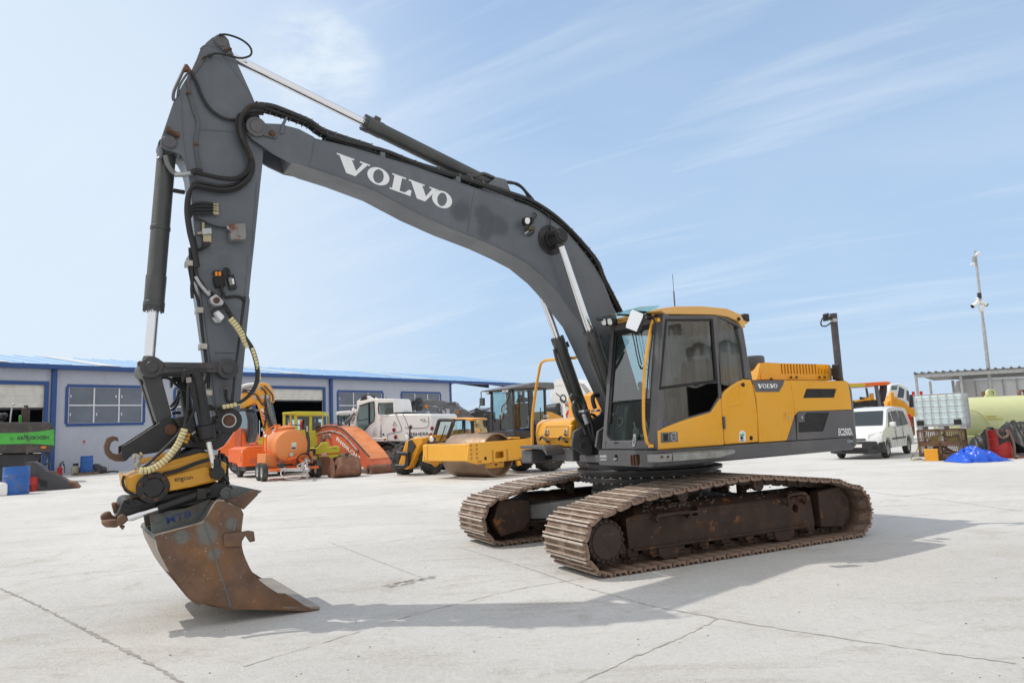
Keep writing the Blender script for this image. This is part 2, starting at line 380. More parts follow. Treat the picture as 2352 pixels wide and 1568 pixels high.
def stained(src, name, spots, col):          # a copy of a paint with soft dark overpainted patches at fixed places
    mt = src.copy(); mt.name = name; nt = mt.node_tree; N = nt.nodes; L = nt.links; b = N['Principled BSDF']; t = N.new('ShaderNodeTexCoord')
    nz = N.new('ShaderNodeTexNoise'); nz.inputs['Scale'].default_value = 5; nz.inputs['Detail'].default_value = 5; L.new(t.outputs['Object'], nz.inputs['Vector'])
    cur = b.inputs['Base Color'].links[0].from_socket
    for (c, r) in spots:
        d = N.new('ShaderNodeVectorMath'); d.operation = 'DISTANCE'; L.new(t.outputs['Object'], d.inputs[0]); d.inputs[1].default_value = c
        ad = N.new('ShaderNodeMath'); ad.operation = 'MULTIPLY_ADD'; L.new(nz.outputs['Fac'], ad.inputs[0]); ad.inputs[1].default_value = r*.9; L.new(d.outputs['Value'], ad.inputs[2])
        mr = N.new('ShaderNodeMapRange'); mr.interpolation_type = 'SMOOTHSTEP'; mr.inputs[1].default_value = r*.95; mr.inputs[2].default_value = r*1.5; mr.inputs[3].default_value = .75; mr.inputs[4].default_value = 0; L.new(ad.outputs[0], mr.inputs[0])
        mx = N.new('ShaderNodeMix'); mx.data_type = 'RGBA'; L.new(mr.outputs[0], mx.inputs[0]); L.new(cur, mx.inputs[6]); mx.inputs[7].default_value = (*col, 1); cur = mx.outputs[2]
    L.new(cur, b.inputs['Base Color']); return mt
# ================================================================== GROUND
def ground_mat():
    mt = bpy.data.materials.new('concrete_yard'); mt.use_nodes = True; nt = mt.node_tree; N = nt.nodes; L = nt.links; b = N['Principled BSDF']
    t = N.new('ShaderNodeTexCoord')
    def noise(sc, det=8, ro=.6, stretch=None, dist=0):
        v = t.outputs['Object']
        if stretch:
            mp = N.new('ShaderNodeMapping'); mp.inputs['Scale'].default_value = stretch; mp.inputs['Rotation'].default_value = (0, 0, .5); L.new(v, mp.inputs[0]); v = mp.outputs[0]
        n = N.new('ShaderNodeTexNoise'); n.inputs['Scale'].default_value = sc; n.inputs['Detail'].default_value = det; n.inputs['Roughness'].default_value = ro; n.inputs['Distortion'].default_value = dist
        L.new(v, n.inputs['Vector']); return n.outputs['Fac']
    def rng(x, a, c, lo=0., hi=1.):
        n = N.new('ShaderNodeMapRange'); n.inputs[1].default_value = a; n.inputs[2].default_value = c; n.inputs[3].default_value = lo; n.inputs[4].default_value = hi
        n.interpolation_type = 'SMOOTHSTEP'; L.new(x, n.inputs[0]); return n.outputs[0]
    def mix(fac, a, c, mode='MIX'):
        n = N.new('ShaderNodeMix'); n.data_type = 'RGBA'; n.blend_type = mode
        for i, x in ((0, fac), (6, a), (7, c)):
            if isinstance(x, (int, float)): n.inputs[i].default_value = x
            elif isinstance(x, tuple): n.inputs[i].default_value = (*x, 1)
            else: L.new(x, n.inputs[i])
        return n.outputs[2]
    c = mix(rng(noise(.22, 6), .35, .65), (.545, .54, .525), (.66, .655, .64))
    c = mix(rng(noise(.55, 9, .7, (1, 2.6, 1), .6), .5, .68, 0, .75), c, (.43, .40, .355))
    c = mix(rng(noise(.9, 10, .75, (1, 2.2, 1), .8), .60, .70, 0, .55), c, (.70, .69, .67))
    c = mix(rng(noise(3.2, 9, .72), .54, .72, 0, .6), c, (.41, .39, .365))
    c = mix(rng(noise(26, 8, .85), .40, .62, 0, .55), c, (.76, .75, .73)); c = mix(rng(noise(31, 8, .85), .53, .71, 0, .55), c, (.37, .36, .34)); c = mix(rng(noise(9, 9, .8), .5, .68, 0, .3), c, (.36, .35, .33))
    c = mix(rng(noise(110, 3, .8), .58, .7, 0, .5), c, (.31, .30, .285))
    c = mix(rng(noise(120, 3, .8), .66, .74, 0, .5), c, (.66, .65, .63))
    c = mix(rng(noise(1.7, 10, .78, (1, 3.2, 1), 1.2), .58, .68, 0, .75), c, (.72, .71, .695))
    c = mix(rng(noise(.35, 8, .7, (1.4, 1, 1), 1.5), .56, .7, 0, .6), c, (.46, .415, .35))
    L.new(c, b.inputs['Base Color']); b.inputs['Roughness'].default_value = .88; b.inputs['Specular IOR Level'].default_value = .25
    bp = N.new('ShaderNodeBump'); bp.inputs['Strength'].default_value = .8; bp.inputs['Distance'].default_value = .02
    bp2 = N.new('ShaderNodeBump'); bp2.inputs['Strength'].default_value = .35; bp2.inputs['Distance'].default_value = .05
    L.new(noise(45, 8, .8), bp.inputs['Height']); L.new(noise(4, 5), bp2.inputs['Height']); L.new(bp2.outputs[0], bp.inputs['Normal']); L.new(bp.outputs[0], b.inputs['Normal'])
    return mt
g = MB(); g.box(-500, 700, -200, 1200, -1, 0)
tag(g.build('ground', ground_mat(), smooth=0), kind='structure')
jm = mat('cracked_joint', (.33, .315, .29), .95, var=.35, vs=9)
jm2 = mat('patched_joint', (.48, .467, .44), .95, var=.3, vs=7)
def crack(s, wd, mt, seed, dens=60):
    r = random.Random(seed); P = [ground('P2', a) for a in s.split()]; mb = MB(); L = []; Rr = []
    for a, b in zip(P[:-1], P[1:]):
        n = max(4, int(np.linalg.norm(b-a)*dens/2.5)); d = (b-a)/np.linalg.norm(b-a); nn = np.array([-d[1], d[0], 0])
        for i in range(n):
            c = a+(b-a)*i/n + nn*r.gauss(0, wd*.3); w_ = wd*max(.12, r.gauss(.5, .3)); L.append(c+nn*w_+(0, 0, .004)); Rr.append(c-nn*w_+(0, 0, .004))
    k = len(L); v = L+Rr; mb.add(v, [(i, i+1, k+i+1, k+i) for i in range(k-1)])
    tag(mb.build('ground_joint', mt, smooth=0), kind='structure')
ZM['P2'] = (0, 0, 1.428571)
crack('0,1351 90,1391 200,1449 320,1510 430,1575', .022, jm, 1)
crack('0,1342 110,1325 300,1306 420,1290', .012, jm2, 2)
crack('560,1530 760,1470 960,1408 1190,1352 1400,1318', .01, jm2, 3)
crack('1050,1255 1200,1300 1330,1345 1500,1392 1700,1428 1900,1460 2100,1490 2352,1526', .016, jm2, 4)
crack('1330,1568 1450,1510 1560,1465 1655,1418', .018, jm2, 5)
crack('760,1246 900,1300 980,1330', .012, jm2, 6)
crack('640,1268 850,1248 1060,1222', .01, jm2, 7)
crack('2000,1130 2180,1150 2352,1175', .014, jm2, 8)
st = MB(); r5 = random.Random(5)
for _ in range(70):
    d = ray(r5.uniform(0, 2352), r5.uniform(1180, 1568)); P = EYE+d*(-CAM_H/d[2]); s = r5.uniform(.003, .009)
    st.ball((P[0], P[1], s*.4), s, 1, r5.uniform(.6, 1.3), .6, 6, 4)
tag(st.build('gravel', mat('loose_grit', (.26, .245, .225), .9, var=.4, vs=30)), kind='stuff')
sm = MB()                                                # dark rubber scuff in the middle of the yard
o5 = ground('P2', '935,1337')
for _ in range(45):
    a = r5.uniform(-.3, .3); b_ = r5.gauss(0, .035); L_ = r5.uniform(.03, .12)
    c0 = o5+np.array([a*.75+b_, a*.66-b_, .004+.0002*_]); sm.add([c0, c0+(L_*.7, L_*.6, 0), c0+(L_*.7+.006, L_*.6-.008, 0), c0+(.008, -.008, 0)], [(0, 1, 2, 3)])
tag(sm.build('tyre_scuff', mat('rubber_scuff', (.17, .16, .15), .9, var=.3), smooth=0), kind='structure')

# ================================================================== EXCAVATOR
EXO = (1.843, 10.1034); X = Frame(EXO, 3.7132); UD = Frame(EXO, 3.6078)
ex = thing('crawler_excavator', 'large amber and grey crawler excavator with raised boom and rusty bucket resting on the concrete', 'excavator', X)
def und(mb, name, mt, **k):
    o = mb.build(name, mt, ex, **k); o.rotation_euler.z = -.1054; return o
def strap(mb, P, r, step=.35, w=.02):
    """dark ties round a run of hoses"""
# ---------------- boom
top = X.q('A', '762,650 775,625 800,616 870,635 980,640 1100,672 1195,722', .2) + X.q('E', '260,300 500,358 700,418 900,480 1150,568 1290,618 1480,680 1640,735 1750,800 1860,880 1950,980 2050,1110 2120,1230 2190,1410', .2)
bot = X.q('E', '1970,1490 1900,1400 1830,1300 1740,1200 1620,1100 1500,1035 1350,965 1120,875 900,775 650,640 400,545 220,487', .2) + X.q('A', '1130,905 1060,890 960,842 870,788 800,740 770,705', .2)
foot = [(.25, 1.95), (.2, 1.75), (.3, 1.6), (.5, 1.55)]
outl = top+foot+bot
mb = MB()
mb.prism(outl, .168, .2); mb.prism(outl, -.168, -.2)
ins = lambda P, d: P
core = top[4:]+foot+bot[:-4]
mb.prism(core, -.168, .168)
sp_ = [(X.q3('E', c, .2)[0], r) for c, r in (('1200,770', .17), ('1350,800', .17), ('1440,860', .18), ('1350,900', .14))] + [(X.q3('A', '1040,720', .2)[0], .12)]
boom = mb.build('boom', stained(M['grey'], 'stained_boom_paint', sp_[:4], (.05, .055, .068)), ex, bevel=.006)
mb = MB()
for a in ('260,300 243,400 222,487', '1290,618 1265,760 1243,900'):
    mb.tube([(p, .2, z) for p, z in X.q('E', a, .2)], .006, 5)
P = X.q('E', '260,306 500,364 700,424 900,486 1150,574 1290,624 1480,686 1640,741 1750,806 1860,888 1950,988 2050,1118 2120,1238', .2)
mb.tube([(p, .2, z) for p, z in P], .007, 5)
P = X.q('E', '1970,1484 1900,1394 1830,1294 1740,1194 1620,1094 1500,1028 1350,958 1120,868 900,768 650,633 400,538 225,480', .2)
mb.tube([(p, .2, z) for p, z in P], .006, 5)
for q in (-.19, .0):
    pass
mb.build('weld_bead', M['grey'], boom)
mb = MB(); a = X.q('E', '250,515 1120,875', .2)
for p, z in a:
    pass
slab_word(boom, [X.q3('E', [c], .2025)[0] for c in ((403, 395), (1150, 668), (1130, 766), (383, 496))], M['white'])
# pin plates at the arm joint
mb = MB(); c0 = X.q('A', '825,660', .215)[0]; c1 = X.q('A', '925,705', .215)[0]
for s in (1, -1):
    mb.lathe((c0[0], s*.17, c0[1]), (c0[0], s*.3, c0[1]), [(0, .105), (.055, .105), (.06, .085), (.062, .07), (.075, .065)], 28)
    d = np.array([c1[0]-c0[0], c1[1]-c0[1]]); n = np.array([-d[1], d[0]])/np.linalg.norm(d)
    mb.prism([tuple(np.array(c0)+n*.07), tuple(np.array(c1)+n*.045), tuple(np.array(c1)+n*.03+d*.35), tuple(np.array(c1)-n*.03+d*.35), tuple(np.array(c1)-n*.045), tuple(np.array(c0)-n*.07)], s*.2, s*.222)
pin = mb.build('boom_pin', M['grey2'], ex, bevel=.004)
MB().lathe((c1[0], .222, c1[1]), (c1[0], .3, c1[1]), [(0, .035), (.012, .035), (.012, .026), (.03, .026)], 8).build('bolt', M['rust'], pin, bevel=.003)
mb = MB(); a = X.q('A', '985,645 1010,600 1028,600 1005,655 1000,705 975,705', .2); mb.prism(a, .15, .215); mb.build('hose_clamp', M['grey'], ex, bevel=.004)
for c in ('695,405 710,418', '1180,560 1195,574'):
    a = X.q('E', c, .17); mb = MB(); mb.box(a[0][0]-.03, a[0][0]+.03, .02, .19, a[0][1]-.05, a[0][1]+.02); mb.build('hose_clamp', M['grey'], ex, bevel=.004)
P = rounded(X.q('E', '1607,812 1622,803 1645,808 1652,835 1640,860 1618,860 1606,840', .34), .015); c_ = np.mean(np.array(P), 0)
mb = MB(); mb.prism(P, .28, .34); lw_ = mb.build('work_lamp', M['black'], boom, bevel=.008); MB().prism([tuple(c_+(np.array(a)-c_)*.72) for a in P], .33, .343).build('lens', M['lens'], lw_)
MB().prism(X.q('E', '1650,810 1665,822 1662,850 1645,862', .3), .25, .33).build('lamp_fin', M['black'], lw_); MB().prism(X.q('E', '1628,870 1672,868 1668,892 1630,892', .27), .2, .3).build('lamp_bracket', mat('olive_bracket', (.09, .08, .035), .5), lw_, bevel=.006); MB().tube(X.q3('E', '1635,890 1625,905 1610,915', .24), .014).build('lamp_stalk', M['galv'], lw_)
for a in ('1662,865 1672,890 1662,915 1640,925 1625,915', '1665,780 1685,790 1680,810 1655,830', '1735,775 1765,800 1775,850 1777,905'): MB().tube(X.q3('E', a, .23), .008).build('cable', M['rubber'], boom)
MB().lathe((b_[0], .198, b_[1]), (b_[0], .3, b_[1]), [(0, .30), (.006, .29)], 40).build('doubler_plate', M['grey'], boom) if False else None
# ---------------- hoses along the boom
run = X.q('A', '735,640 760,560 830,527 920,540 1000,568 1100,605 1170,635 1250,690 1400,745 1560,795', .1) + X.q('E', '330,285 430,322 560,358 720,402 900,468 1180,552 1330,600 1500,660 1640,712 1780,797 1900,900 2010,1020 2075,1110 2108,1200 2160,1300 2220,1420', .1)
run = [np.array((p, .1, z)) for p, z in run]
def nrm(P, i):
    a = P[max(i-1, 0)]; b = P[min(i+1, len(P)-1)]; d = b-a; return np.array([-d[2], 0, d[0]])/max(1e-6, math.hypot(d[0], d[2]))
r6 = random.Random(3)
for k, (dq, dn) in enumerate(((-.10, .0), (-.06, .018), (-.02, -.014), (.03, .014), (.06, -.012), (.0, .024), (.045, -.034), (-.03, .0))):
    ph = r6.random()*6; P = []
    for i, c in enumerate(run):
        sgn = -1 if nrm(run, i)[2] < 0 else 1
        P.append(c + np.array([0, dq, 0]) + nrm(run, i)*sgn*(dn + .006*math.sin(i*1.3+ph)) + np.array([0, .008*math.sin(i*.9+ph), 0]))
    MB().tube(P, .0205, 7, 4).build('hydraulic_hose', M['rubber'], ex)
tie = mat('grey_cable_tie', (.2, .2, .2), .5)
for i in range(2, len(run)-1):
    for t in (0, .5):
        c = run[i]*(1-t)+run[min(i+1, len(run)-1)]*t; d = run[min(i+1, len(run)-1)]-run[i]; d = d/np.linalg.norm(d)*.004; k_ = 0
        MB().tube([c+nrm(run, i)*a_*.036+np.array((0, b_*.08-.02, 0)) for a_, b_ in ((1, .9), (1, -.9), (-.4, -1.05), (-1.15, -.6), (-1.15, .6), (-.4, 1.05))], .0045, 5, 2, True).build('cable_tie', tie, ex)
# pipes and hoses behind the arm cylinder foot
for s, q in (('1245,540 1290,545 1340,528 1390,545 1430,570 1500,585 1570,600 1630,660 1665,700', .08), ('1470,580 1540,590 1600,625 1640,690', .02)):
    MB().tube(X.q3('E', s, q), .02, 7).build('hydraulic_hose', M['rubber'], ex)
MB().tube(X.q3('E', '1235,540 1290,545 1340,528 1390,545 1425,562', .09), .02, 7).build('steel_pipe', M['cylgrey'], ex)
# ---------------- hydraulic cylinders
def hyd(name, a, b, frac, rb, rr, q=0.0, head=.22, bolts=True, foot_r=.09, rod_r=.085, mt='cylgrey', ports=True):
    """a = rod-eye pin, b = barrel-foot pin (p, z); frac = share of the length that is bare rod"""
    A = np.array((a[0], q, a[1])); B = np.array((b[0], q, b[1])); d = (B-A)/np.linalg.norm(B-A); L = np.linalg.norm(B-A)
    H = A+d*L*frac; mb = MB()
    mb.lathe(H, B, [(0, rb*.8), (.0, rb*1.0), (.03, rb*1.0), (.03, rb*1.12), (.075, rb*1.12), (.075, rb*1.06), (head, rb*1.08), (head+.012, rb), (L*(1-frac)-.07, rb), (L*(1-frac)-.03, rb*.8), (L*(1-frac), rb*.5)], 28)
    mb.lathe(B+np.array((0, -rb*1.1, 0)), B+np.array((0, rb*1.1, 0)), [(0, foot_r), (rb*2.2, foot_r)], 24)
    cy = mb.build(name, M[mt], ex, bevel=.003)
    MB().lathe(A+d*.03, H+d*.02, [(0, rr), (L*frac, rr)], 28).build('piston_rod', M['chrome'], cy)
    mb = MB(); mb.lathe(A+np.array((0, -.08, 0)), A+np.array((0, .08, 0)), [(0, rod_r), (.16, rod_r)], 24); mb.lathe(A, A+d*.13, [(0, rr*1.25), (.1, rr*1.25), (.13, rr*1.05)], 20)
    mb.build('rod_eye', M[mt], cy, bevel=.003)
    if bolts:
        u = np.cross(d, (0, 1, 0)); u = u/np.linalg.norm(u); w_ = np.cross(d, u); mb = MB()
        for i in range(12):
            an = 2*math.pi*i/12; c = H+(u*math.cos(an)+w_*math.sin(an))*rb*.98; mb.cyl(c-d*.02, c+d*.035, .011, seg=6)
        mb.build('gland_bolt', M[mt], cy)
    if ports:
        u = np.array((0, 1, 0.)); e = np.cross(d, u); e = e if e[2] > 0 else -e
        mb = MB(); c = H+d*.13+e*rb*1.0; mb.slab([tuple(c+d*.04+u*.04), tuple(c-d*.04+u*.04), tuple(c-d*.04-u*.04), tuple(c+d*.04-u*.04)], e*.045)
        mb.build('port_block', M[mt], cy, bevel=.006)
    return cy, A, B, d, H
a_top = X.q('A', '600,108', .2)[0]; a_foot = X.q('E', '1440,612', .05)[0]
cyA, *_ = hyd('arm_cylinder', a_top, a_foot, .475, .088, .047)
mb = MB()
for s in (.12, -.12):
    mb.prism([(a_foot[0]-.2, a_foot[1]-.22), (a_foot[0]-.07, a_foot[1]+.08), (a_foot[0]+.07, a_foot[1]+.09), (a_foot[0]+.3, a_foot[1]-.1)], s-.02, s+.02)
mb.build('cylinder_bracket', M['grey'], ex, bevel=.01)
k_top = X.q('A', '268,755', .2)[0]; k_low = X.q('K', '228,212', .28)[0]
cyB, A_, B_, d_, H_ = hyd('bucket_cylinder', k_low, k_top, .262, .086, .05, head=.33, ports=False)
mb = MB(); L_ = np.linalg.norm(B_-A_)
mb.lathe(A_+d_*L_*.62, A_+d_*(L_*.62+.035), [(0, .092), (.035, .092)], 28); mb.build('clamp_band', M['cylgrey'], cyB, bevel=.003)
MB().tube(X.q3('A', '215,780 210,850 190,870', .1) , .02).build('end_fitting', M['grey'], cyB)
MB().tube(X.q3('A', '240,845 255,900 290,950 330,968 400,962', .12), .024).build('steel_pipe', mat('grey_pipe_paint', (.17, .17, .17), .4), ex)
MB().tube(X.q3('A', '292,1068 330,1075 365,1080', .05), .022).build('steel_pipe', M['rubber'], ex)
b_top = X.q('E', '1840,930', .42)[0]; b_head = X.q('G', '462,365', .36)[0]
dv = np.array(b_head)-np.array(b_top); dv = dv/np.linalg.norm(dv); b_foot = tuple(np.array(b_top)+dv*(b_top[1]-1.42)/(-dv[1]))
frac = np.linalg.norm(np.array(b_head)-np.array(b_top))/np.linalg.norm(np.array(b_foot)-np.array(b_top))
for s in (1, -1):
    cy, A_, B_, d_, H_ = hyd('boom_cylinder', b_top, b_foot, frac, .085, .048, q=s*.36, head=.2, rod_r=.1)
    e = np.array((d_[2], 0, -d_[0])); e = e if e[0] > 0 else -e; L_ = np.linalg.norm(B_-H_)
    P = [H_+d_*.12+e*.11, H_+d_*.3+e*.13, H_+d_*L_*.55+e*.115, H_+d_*(L_*.8)+e*.1+np.array((0, .03*s, 0)), H_+d_*(L_*.9)-e*.02+np.array((0, .1*s, 0)), H_+d_*(L_*1.0)-e*.05+np.array((0, .1, 0))]
    MB().tube(P, .022).build('steel_pipe', M['cylgrey'], cy)
mb = MB()
for s in (1, -1):
    mb.lathe((b_top[0], s*.2, b_top[1]), (b_top[0], s*.5, b_top[1]), [(0, .2), (.012, .2), (.02, .125), (.07, .115), (.07, .1), (.25, .1), (.25, .075), (.27, .07)], 28)
bp_ = mb.build('cylinder_boss', M['black'], ex, bevel=.004)
# ---------------- arm
arm_out = X.q('A', '575,68 625,72 648,100 662,150 700,240 750,350 800,460 832,540 860,640 874,780 866,900 850,1050 835,1200 815,1400', .15) + X.q('B', '908,200 890,380 897,415 878,600 855,850 835,1050 822,1230 800,1310 738,1365 690,1330 660,1270 640,1200 602,870 560,560 520,290 495,100', .15) + X.q('A', '450,1500 430,1350 405,1080 388,960 368,890 340,838 290,818 240,803 208,782 214,730 290,505 345,395 405,300 440,225 463,160 500,118 540,85', .15)
arm = MB().prism(arm_out, -.15, .15).build('arm', M['grey'], ex, bevel=.008)
mb = MB()
for z_, s in (('A', '465,160 490,138 520,138 560,150 600,185 650,260 720,350 775,430 810,500'), ('A', '325,410 345,470 350,600 365,780 385,930'), ('A', '450,678 540,683 640,690 720,700'), ('A', '830,1010 812,1250 795,1480'), ('B', '885,80 855,420 830,700 800,900 770,1150'), ('B', '640,797 720,799 795,800')):
    mb.tube(X.q3(z_, s, .15), .007, 5)
mb.build('weld_bead', M['grey'], arm)
mb = MB(); P = X.q('B', '846,385 868,388 850,520 805,830 775,1160 752,1165 800,780', .15); mb.prism(P, .148, .156); mb.build('wear_strip', M['black'], arm, bevel=.002)
# outer face plate of the arm: the pale strip that faces away from the cab
P = X.q('B', '474,60 520,290 560,560 602,870 640,1195', .15); mb = MB()
mb.prism(P+[(p+.018, z) for p, z in P[::-1]], -.165, .165); mb.build('face_plate', M['grey'], arm, bevel=.003)
mb = MB()
for c, r_ in (('600,108', .062), ('268,755', .06)):
    p, z = X.q('A', c, .17)[0]
    for s in (1, -1): mb.lathe((p, s*.14, z), (p, s*.3, z), [(0, r_*1.2), (.02, r_*1.2), (.022, r_), (.04, r_), (.04, r_*.2), (.046, r_*.16)], 26)
p, z = X.q('A', '600,108', .17)[0]
mb.prism([(p-.06, z-.02), (p+.06, z-.02), (p-.05, z-.13), (p-.11, z-.12)], .15, .172)
mb.build('arm_pin', M['grey2'], ex, bevel=.004)
mb = MB(); a = X.q('A', '258,680 318,712', .18); mb.cyl((a[0][0], .18, a[0][1]), (a[1][0], .18, a[1][1]), .02, seg=10)
for p, z in a: mb.cyl((p, .15, z), (p, .22, z), .022, seg=8)
mb.build('pin_keeper', M['rust'], ex)
mb = MB(); mb.tube(X.q3('A', '372,262 345,320 300,420 290,470 295,490', .16), .016); mb.tube(X.q3('A', '400,300 372,330 330,400 318,460', .16), .011); mb.build('steel_pipe', M['grey2'], ex)
MB().prism(X.q('A', '366,268 378,256 388,270 412,305 398,318 385,296 355,305 352,288', .17), .12, .19).build('pipe_clamp', M['rust'], ex, bevel=.008)
for s, r_, q in (('478,215 425,290 385,345 390,420 395,460 420,550 448,640 432,740 440,850 462,945', .011, .165), ('490,222 435,300 393,350 400,430 405,460 432,550 456,640 443,745 452,850 474,945', .011, .165)):
    MB().tube(X.q3('A', s, q), r_, 6).build('steel_pipe', M['grey2'], ex)
MB().tube(X.q3('A', '585,68 640,68 720,95 775,135 795,175 780,205 720,218 640,200 560,188 490,214', .2), .011, 7).build('cable', M['rubber'], ex)
mb = MB()
for c in ('487,218', '528,200', '390,440', '440,770', '632,168', '655,158'):
    p, z = X.q('A', c, .18)[0]; mb.box(p-.02, p+.02, .155, .19, z-.012, z+.012)
mb.build('pipe_clamp', M['rust'], ex, bevel=.006)
MB().tube(X.q3('A', '405,305 440,370 480,470 530,545 590,590 650,612 720,615', .18), .016, 7).build('cable', M['rubber'], ex)
for k in range(5):
    o = k*9; q = .2+.022*(k % 3)
    s = ' '.join(f'{x+dx},{y+dy}' for (x, y), dx, dy in zip([(870, 540), (800, 545), (745, 590), (738, 670), (762, 770), (800, 865), (805, 940), (775, 1005), (700, 1062), (600, 1078), (500, 1062), (430, 1050), (385, 1090), (372, 1200), (388, 1330), (412, 1430), (435, 1560)],
        [0, -o, -o, -o, -o*.8, -o*.6, -o*.9, -o*.8, -o*.3, 0, 0, 0, o*.4, o*.5, o*.5, o*.5, o*.5], [o, o*.8, 0, 0, 0, 0, 0, -o*.7, -o, -o, -o, -o*.8, -o*.4, 0, 0, 0, 0]))
    MB().tube(X.q3('A', s, q), .0165, 7).build('hydraulic_hose', M['rubber'], ex)
mb = MB(); mb.tube(X.q3('A', '880,530 800,520 750,560 718,630 730,720 775,800 795,870 770,940 700,990 600,990 500,968 415,945', .27), .021, 8); mb.build('hydraulic_hose', mat('rust_stained_hose', (.022, .018, .016), .6, var=.4, vs=8, dirt=(.09, .042, .025), damt=.6, ds=7), ex)
P = smooth_path(X.q3('A', '795,870 770,940 700,990 600,990 500,968 430,950', .27), 24); mb = MB()
for a, b in zip(P[:-1:2], P[1::2]): mb.cyl(a, b, .0245, seg=9)
mb.build('spring_guard', M['black'], ex)
MB().tube(X.q3('A', '410,955 440,945 475,950', .24), .032, 10).build('end_fitting', M['black'], ex)
MB().tube(X.q3('A', '300,968 350,965 405,960', .16), .024, 10).build('end_fitting', M['galv'], ex)
# valve blocks and boxes on the arm
def plate_box(name, k, s, q0, q1, mt, bevel=.006, par=None):
    return MB().prism(X.q(k, s, (q0+q1)/2), q0, q1).build(name, mt, par or ex, bevel=bevel)
boxm = mat('rust_flaked_box', (.2, .2, .2), .6, var=.15, dirt=(.16, .05, .02), damt=.95, ds=7, dlo=.5, dhi=.56)
plate_box('junction_box', 'A', '652,1290 748,1288 755,1375 745,1392 655,1392 648,1350', .15, .26, boxm)
plate_box('valve_block', 'A', '470,1318 532,1314 537,1352 475,1358', .15, .22, M['galv'])
mb = MB()
for i in range(5):
    a = X.q3('A', f'{488+i*10},1355 {490+i*10},1402', .19); mb.cyl(a[0], a[1], .012, seg=8)
a = X.q3('A', '483,1275 483,1318', .19); mb.cyl(a[0], a[1], .014, seg=8); a = X.q3('A', '448,1345 475,1340', .19); mb.cyl(a[0], a[1], .014, seg=8)
for i, y in enumerate((1156, 1174, 1190, 1208, 1216)):
    a = X.q3('A', f'545,{y} 580,{y+4}', .185); mb.cyl(a[0], a[1], .012, seg=8); a = X.q3('A', f'572,{y-4} 580,{y+8}', .185); mb.cyl(a[0], a[1], .013, seg=6)
mb.build('brass_fitting', mat('dull_brass_fitting', (.42, .36, .24), .4, .7, var=.2), ex)
for i, y in enumerate((1156, 1174, 1192, 1214)):
    MB().tube(X.q3('A', f'548,{y} 480,{y-8+i*4} 420,{y+4} 385,{y+50}', .19), .013).build('hydraulic_hose', M['rubber'], ex)
MB().tube(X.q3('A', '425,1240 480,1262 530,1288 590,1305 640,1308', .19), .011).build('cable', M['rubber'], ex)
MB().tube(X.q3('A', '640,1300 655,1318', .2), .02).build('end_fitting', M['galv'], ex)
for i in range(4):
    MB().tube(X.q3('A', f'{490+i*11},1400 {485+i*9},1425 {460-i*2},1450 {430+i*3},1430 {405+i*6},1360', .2), .013).build('hydraulic_hose', M['rubber'], ex)
for k, (dx, q) in enumerate(((0, .17), (14, .15), (28, .19))):
    MB().tube(X.q3('B', f'{455+dx},30 {462+dx},120 {478+dx},230 {520+dx},300 {560+dx},350', q+.02), .0165).build('hydraulic_hose', M['rubber'], ex)
MB().tube(X.q3('B', '448,130 460,230 480,330 510,400 530,520 545,650 560,760 575,870 590,980 590,1060', .17), .015).build('hydraulic_hose', M['rubber'], ex)
MB().tube(X.q3('B', '470,180 472,260 468,330 473,400', .2), .016).build('hydraulic_hose', M['rubber'], ex)
MB().tube(X.q3('B', '500,240 530,290 575,345 605,375', .2), .027).build('steel_pipe', M['galv'], ex)
mb = MB()
for c in ('450,145', '525,490', '552,755', '590,1095'):
    p, z = X.q('B', c, .18)[0]; mb.box(p-.035, p+.035, .1, .22, z-.03, z+.03)
mb.build('pipe_clamp', M['steel'], ex, bevel=.008)
plate_box('rotary_valve', 'B', '592,405 640,372 700,430 690,460 640,470 605,440', .15, .27, M['galv'], .012)
p, z = X.q('B', '650,415', .27)[0]; MB().lathe((p, .26, z), (p, .31, z), [(0, .03), (.03, .03), (.035, .022)], 14).build('valve_cap', M['rust'], ex, bevel=.004)
plate_box('solenoid_box', 'B', '628,508 660,490 708,540 680,572', .17, .27, M['white'], .012)
plate_box('solenoid_box', 'B', '610,545 640,535 690,580 640,585', .15, .2, M['galv'], .008)
plate_box('control_unit', 'B', '622,245 705,232 718,312 640,325', .15, .2, M['dark'], .012)
plate_box('control_unit', 'B', '722,242 775,225 800,330 745,340', .15, .19, M['black'], .006)
plate_box('lamp_lens', 'B', '738,252 760,246 772,300 750,306', .19, .195, mat('grey_cover', (.2, .21, .2), .3), .004)
plate_box('warning_label', 'B', '762,256 776,254 782,295 770,298', .191, .194, M['white'], 0)
for x in (650, 675):
    MB().tube(X.q3('B', f'{x},235 {x-3},205 {x-12},203 {x-22},222', .18), .012).build('cable', M['rubber'], ex)
    a = X.q3('B', f'{x},236 {x-2},206', .195); MB().cyl(a[0], a[1], .013, seg=8).build('plug', mat('orange_plug', (.8, .28, .02), .4), ex)
MB().tube(X.q3('B', '745,235 740,195 722,182 708,195 710,235', .19), .016).build('cable', M['rubber'], ex)
MB().tube(X.q3('B', '690,310 688,345 705,370 690,385', .19), .014).build('cable', M['rubber'], ex)
MB().tube(X.q3('B', '715,392 790,385 835,395 858,420', .165), .014).build('cable', M['rubber'], ex)
MB().tube(X.q3('B', '620,520 615,490 650,470 700,470 740,500', .28), .012).build('cable', M['rubber'], ex)
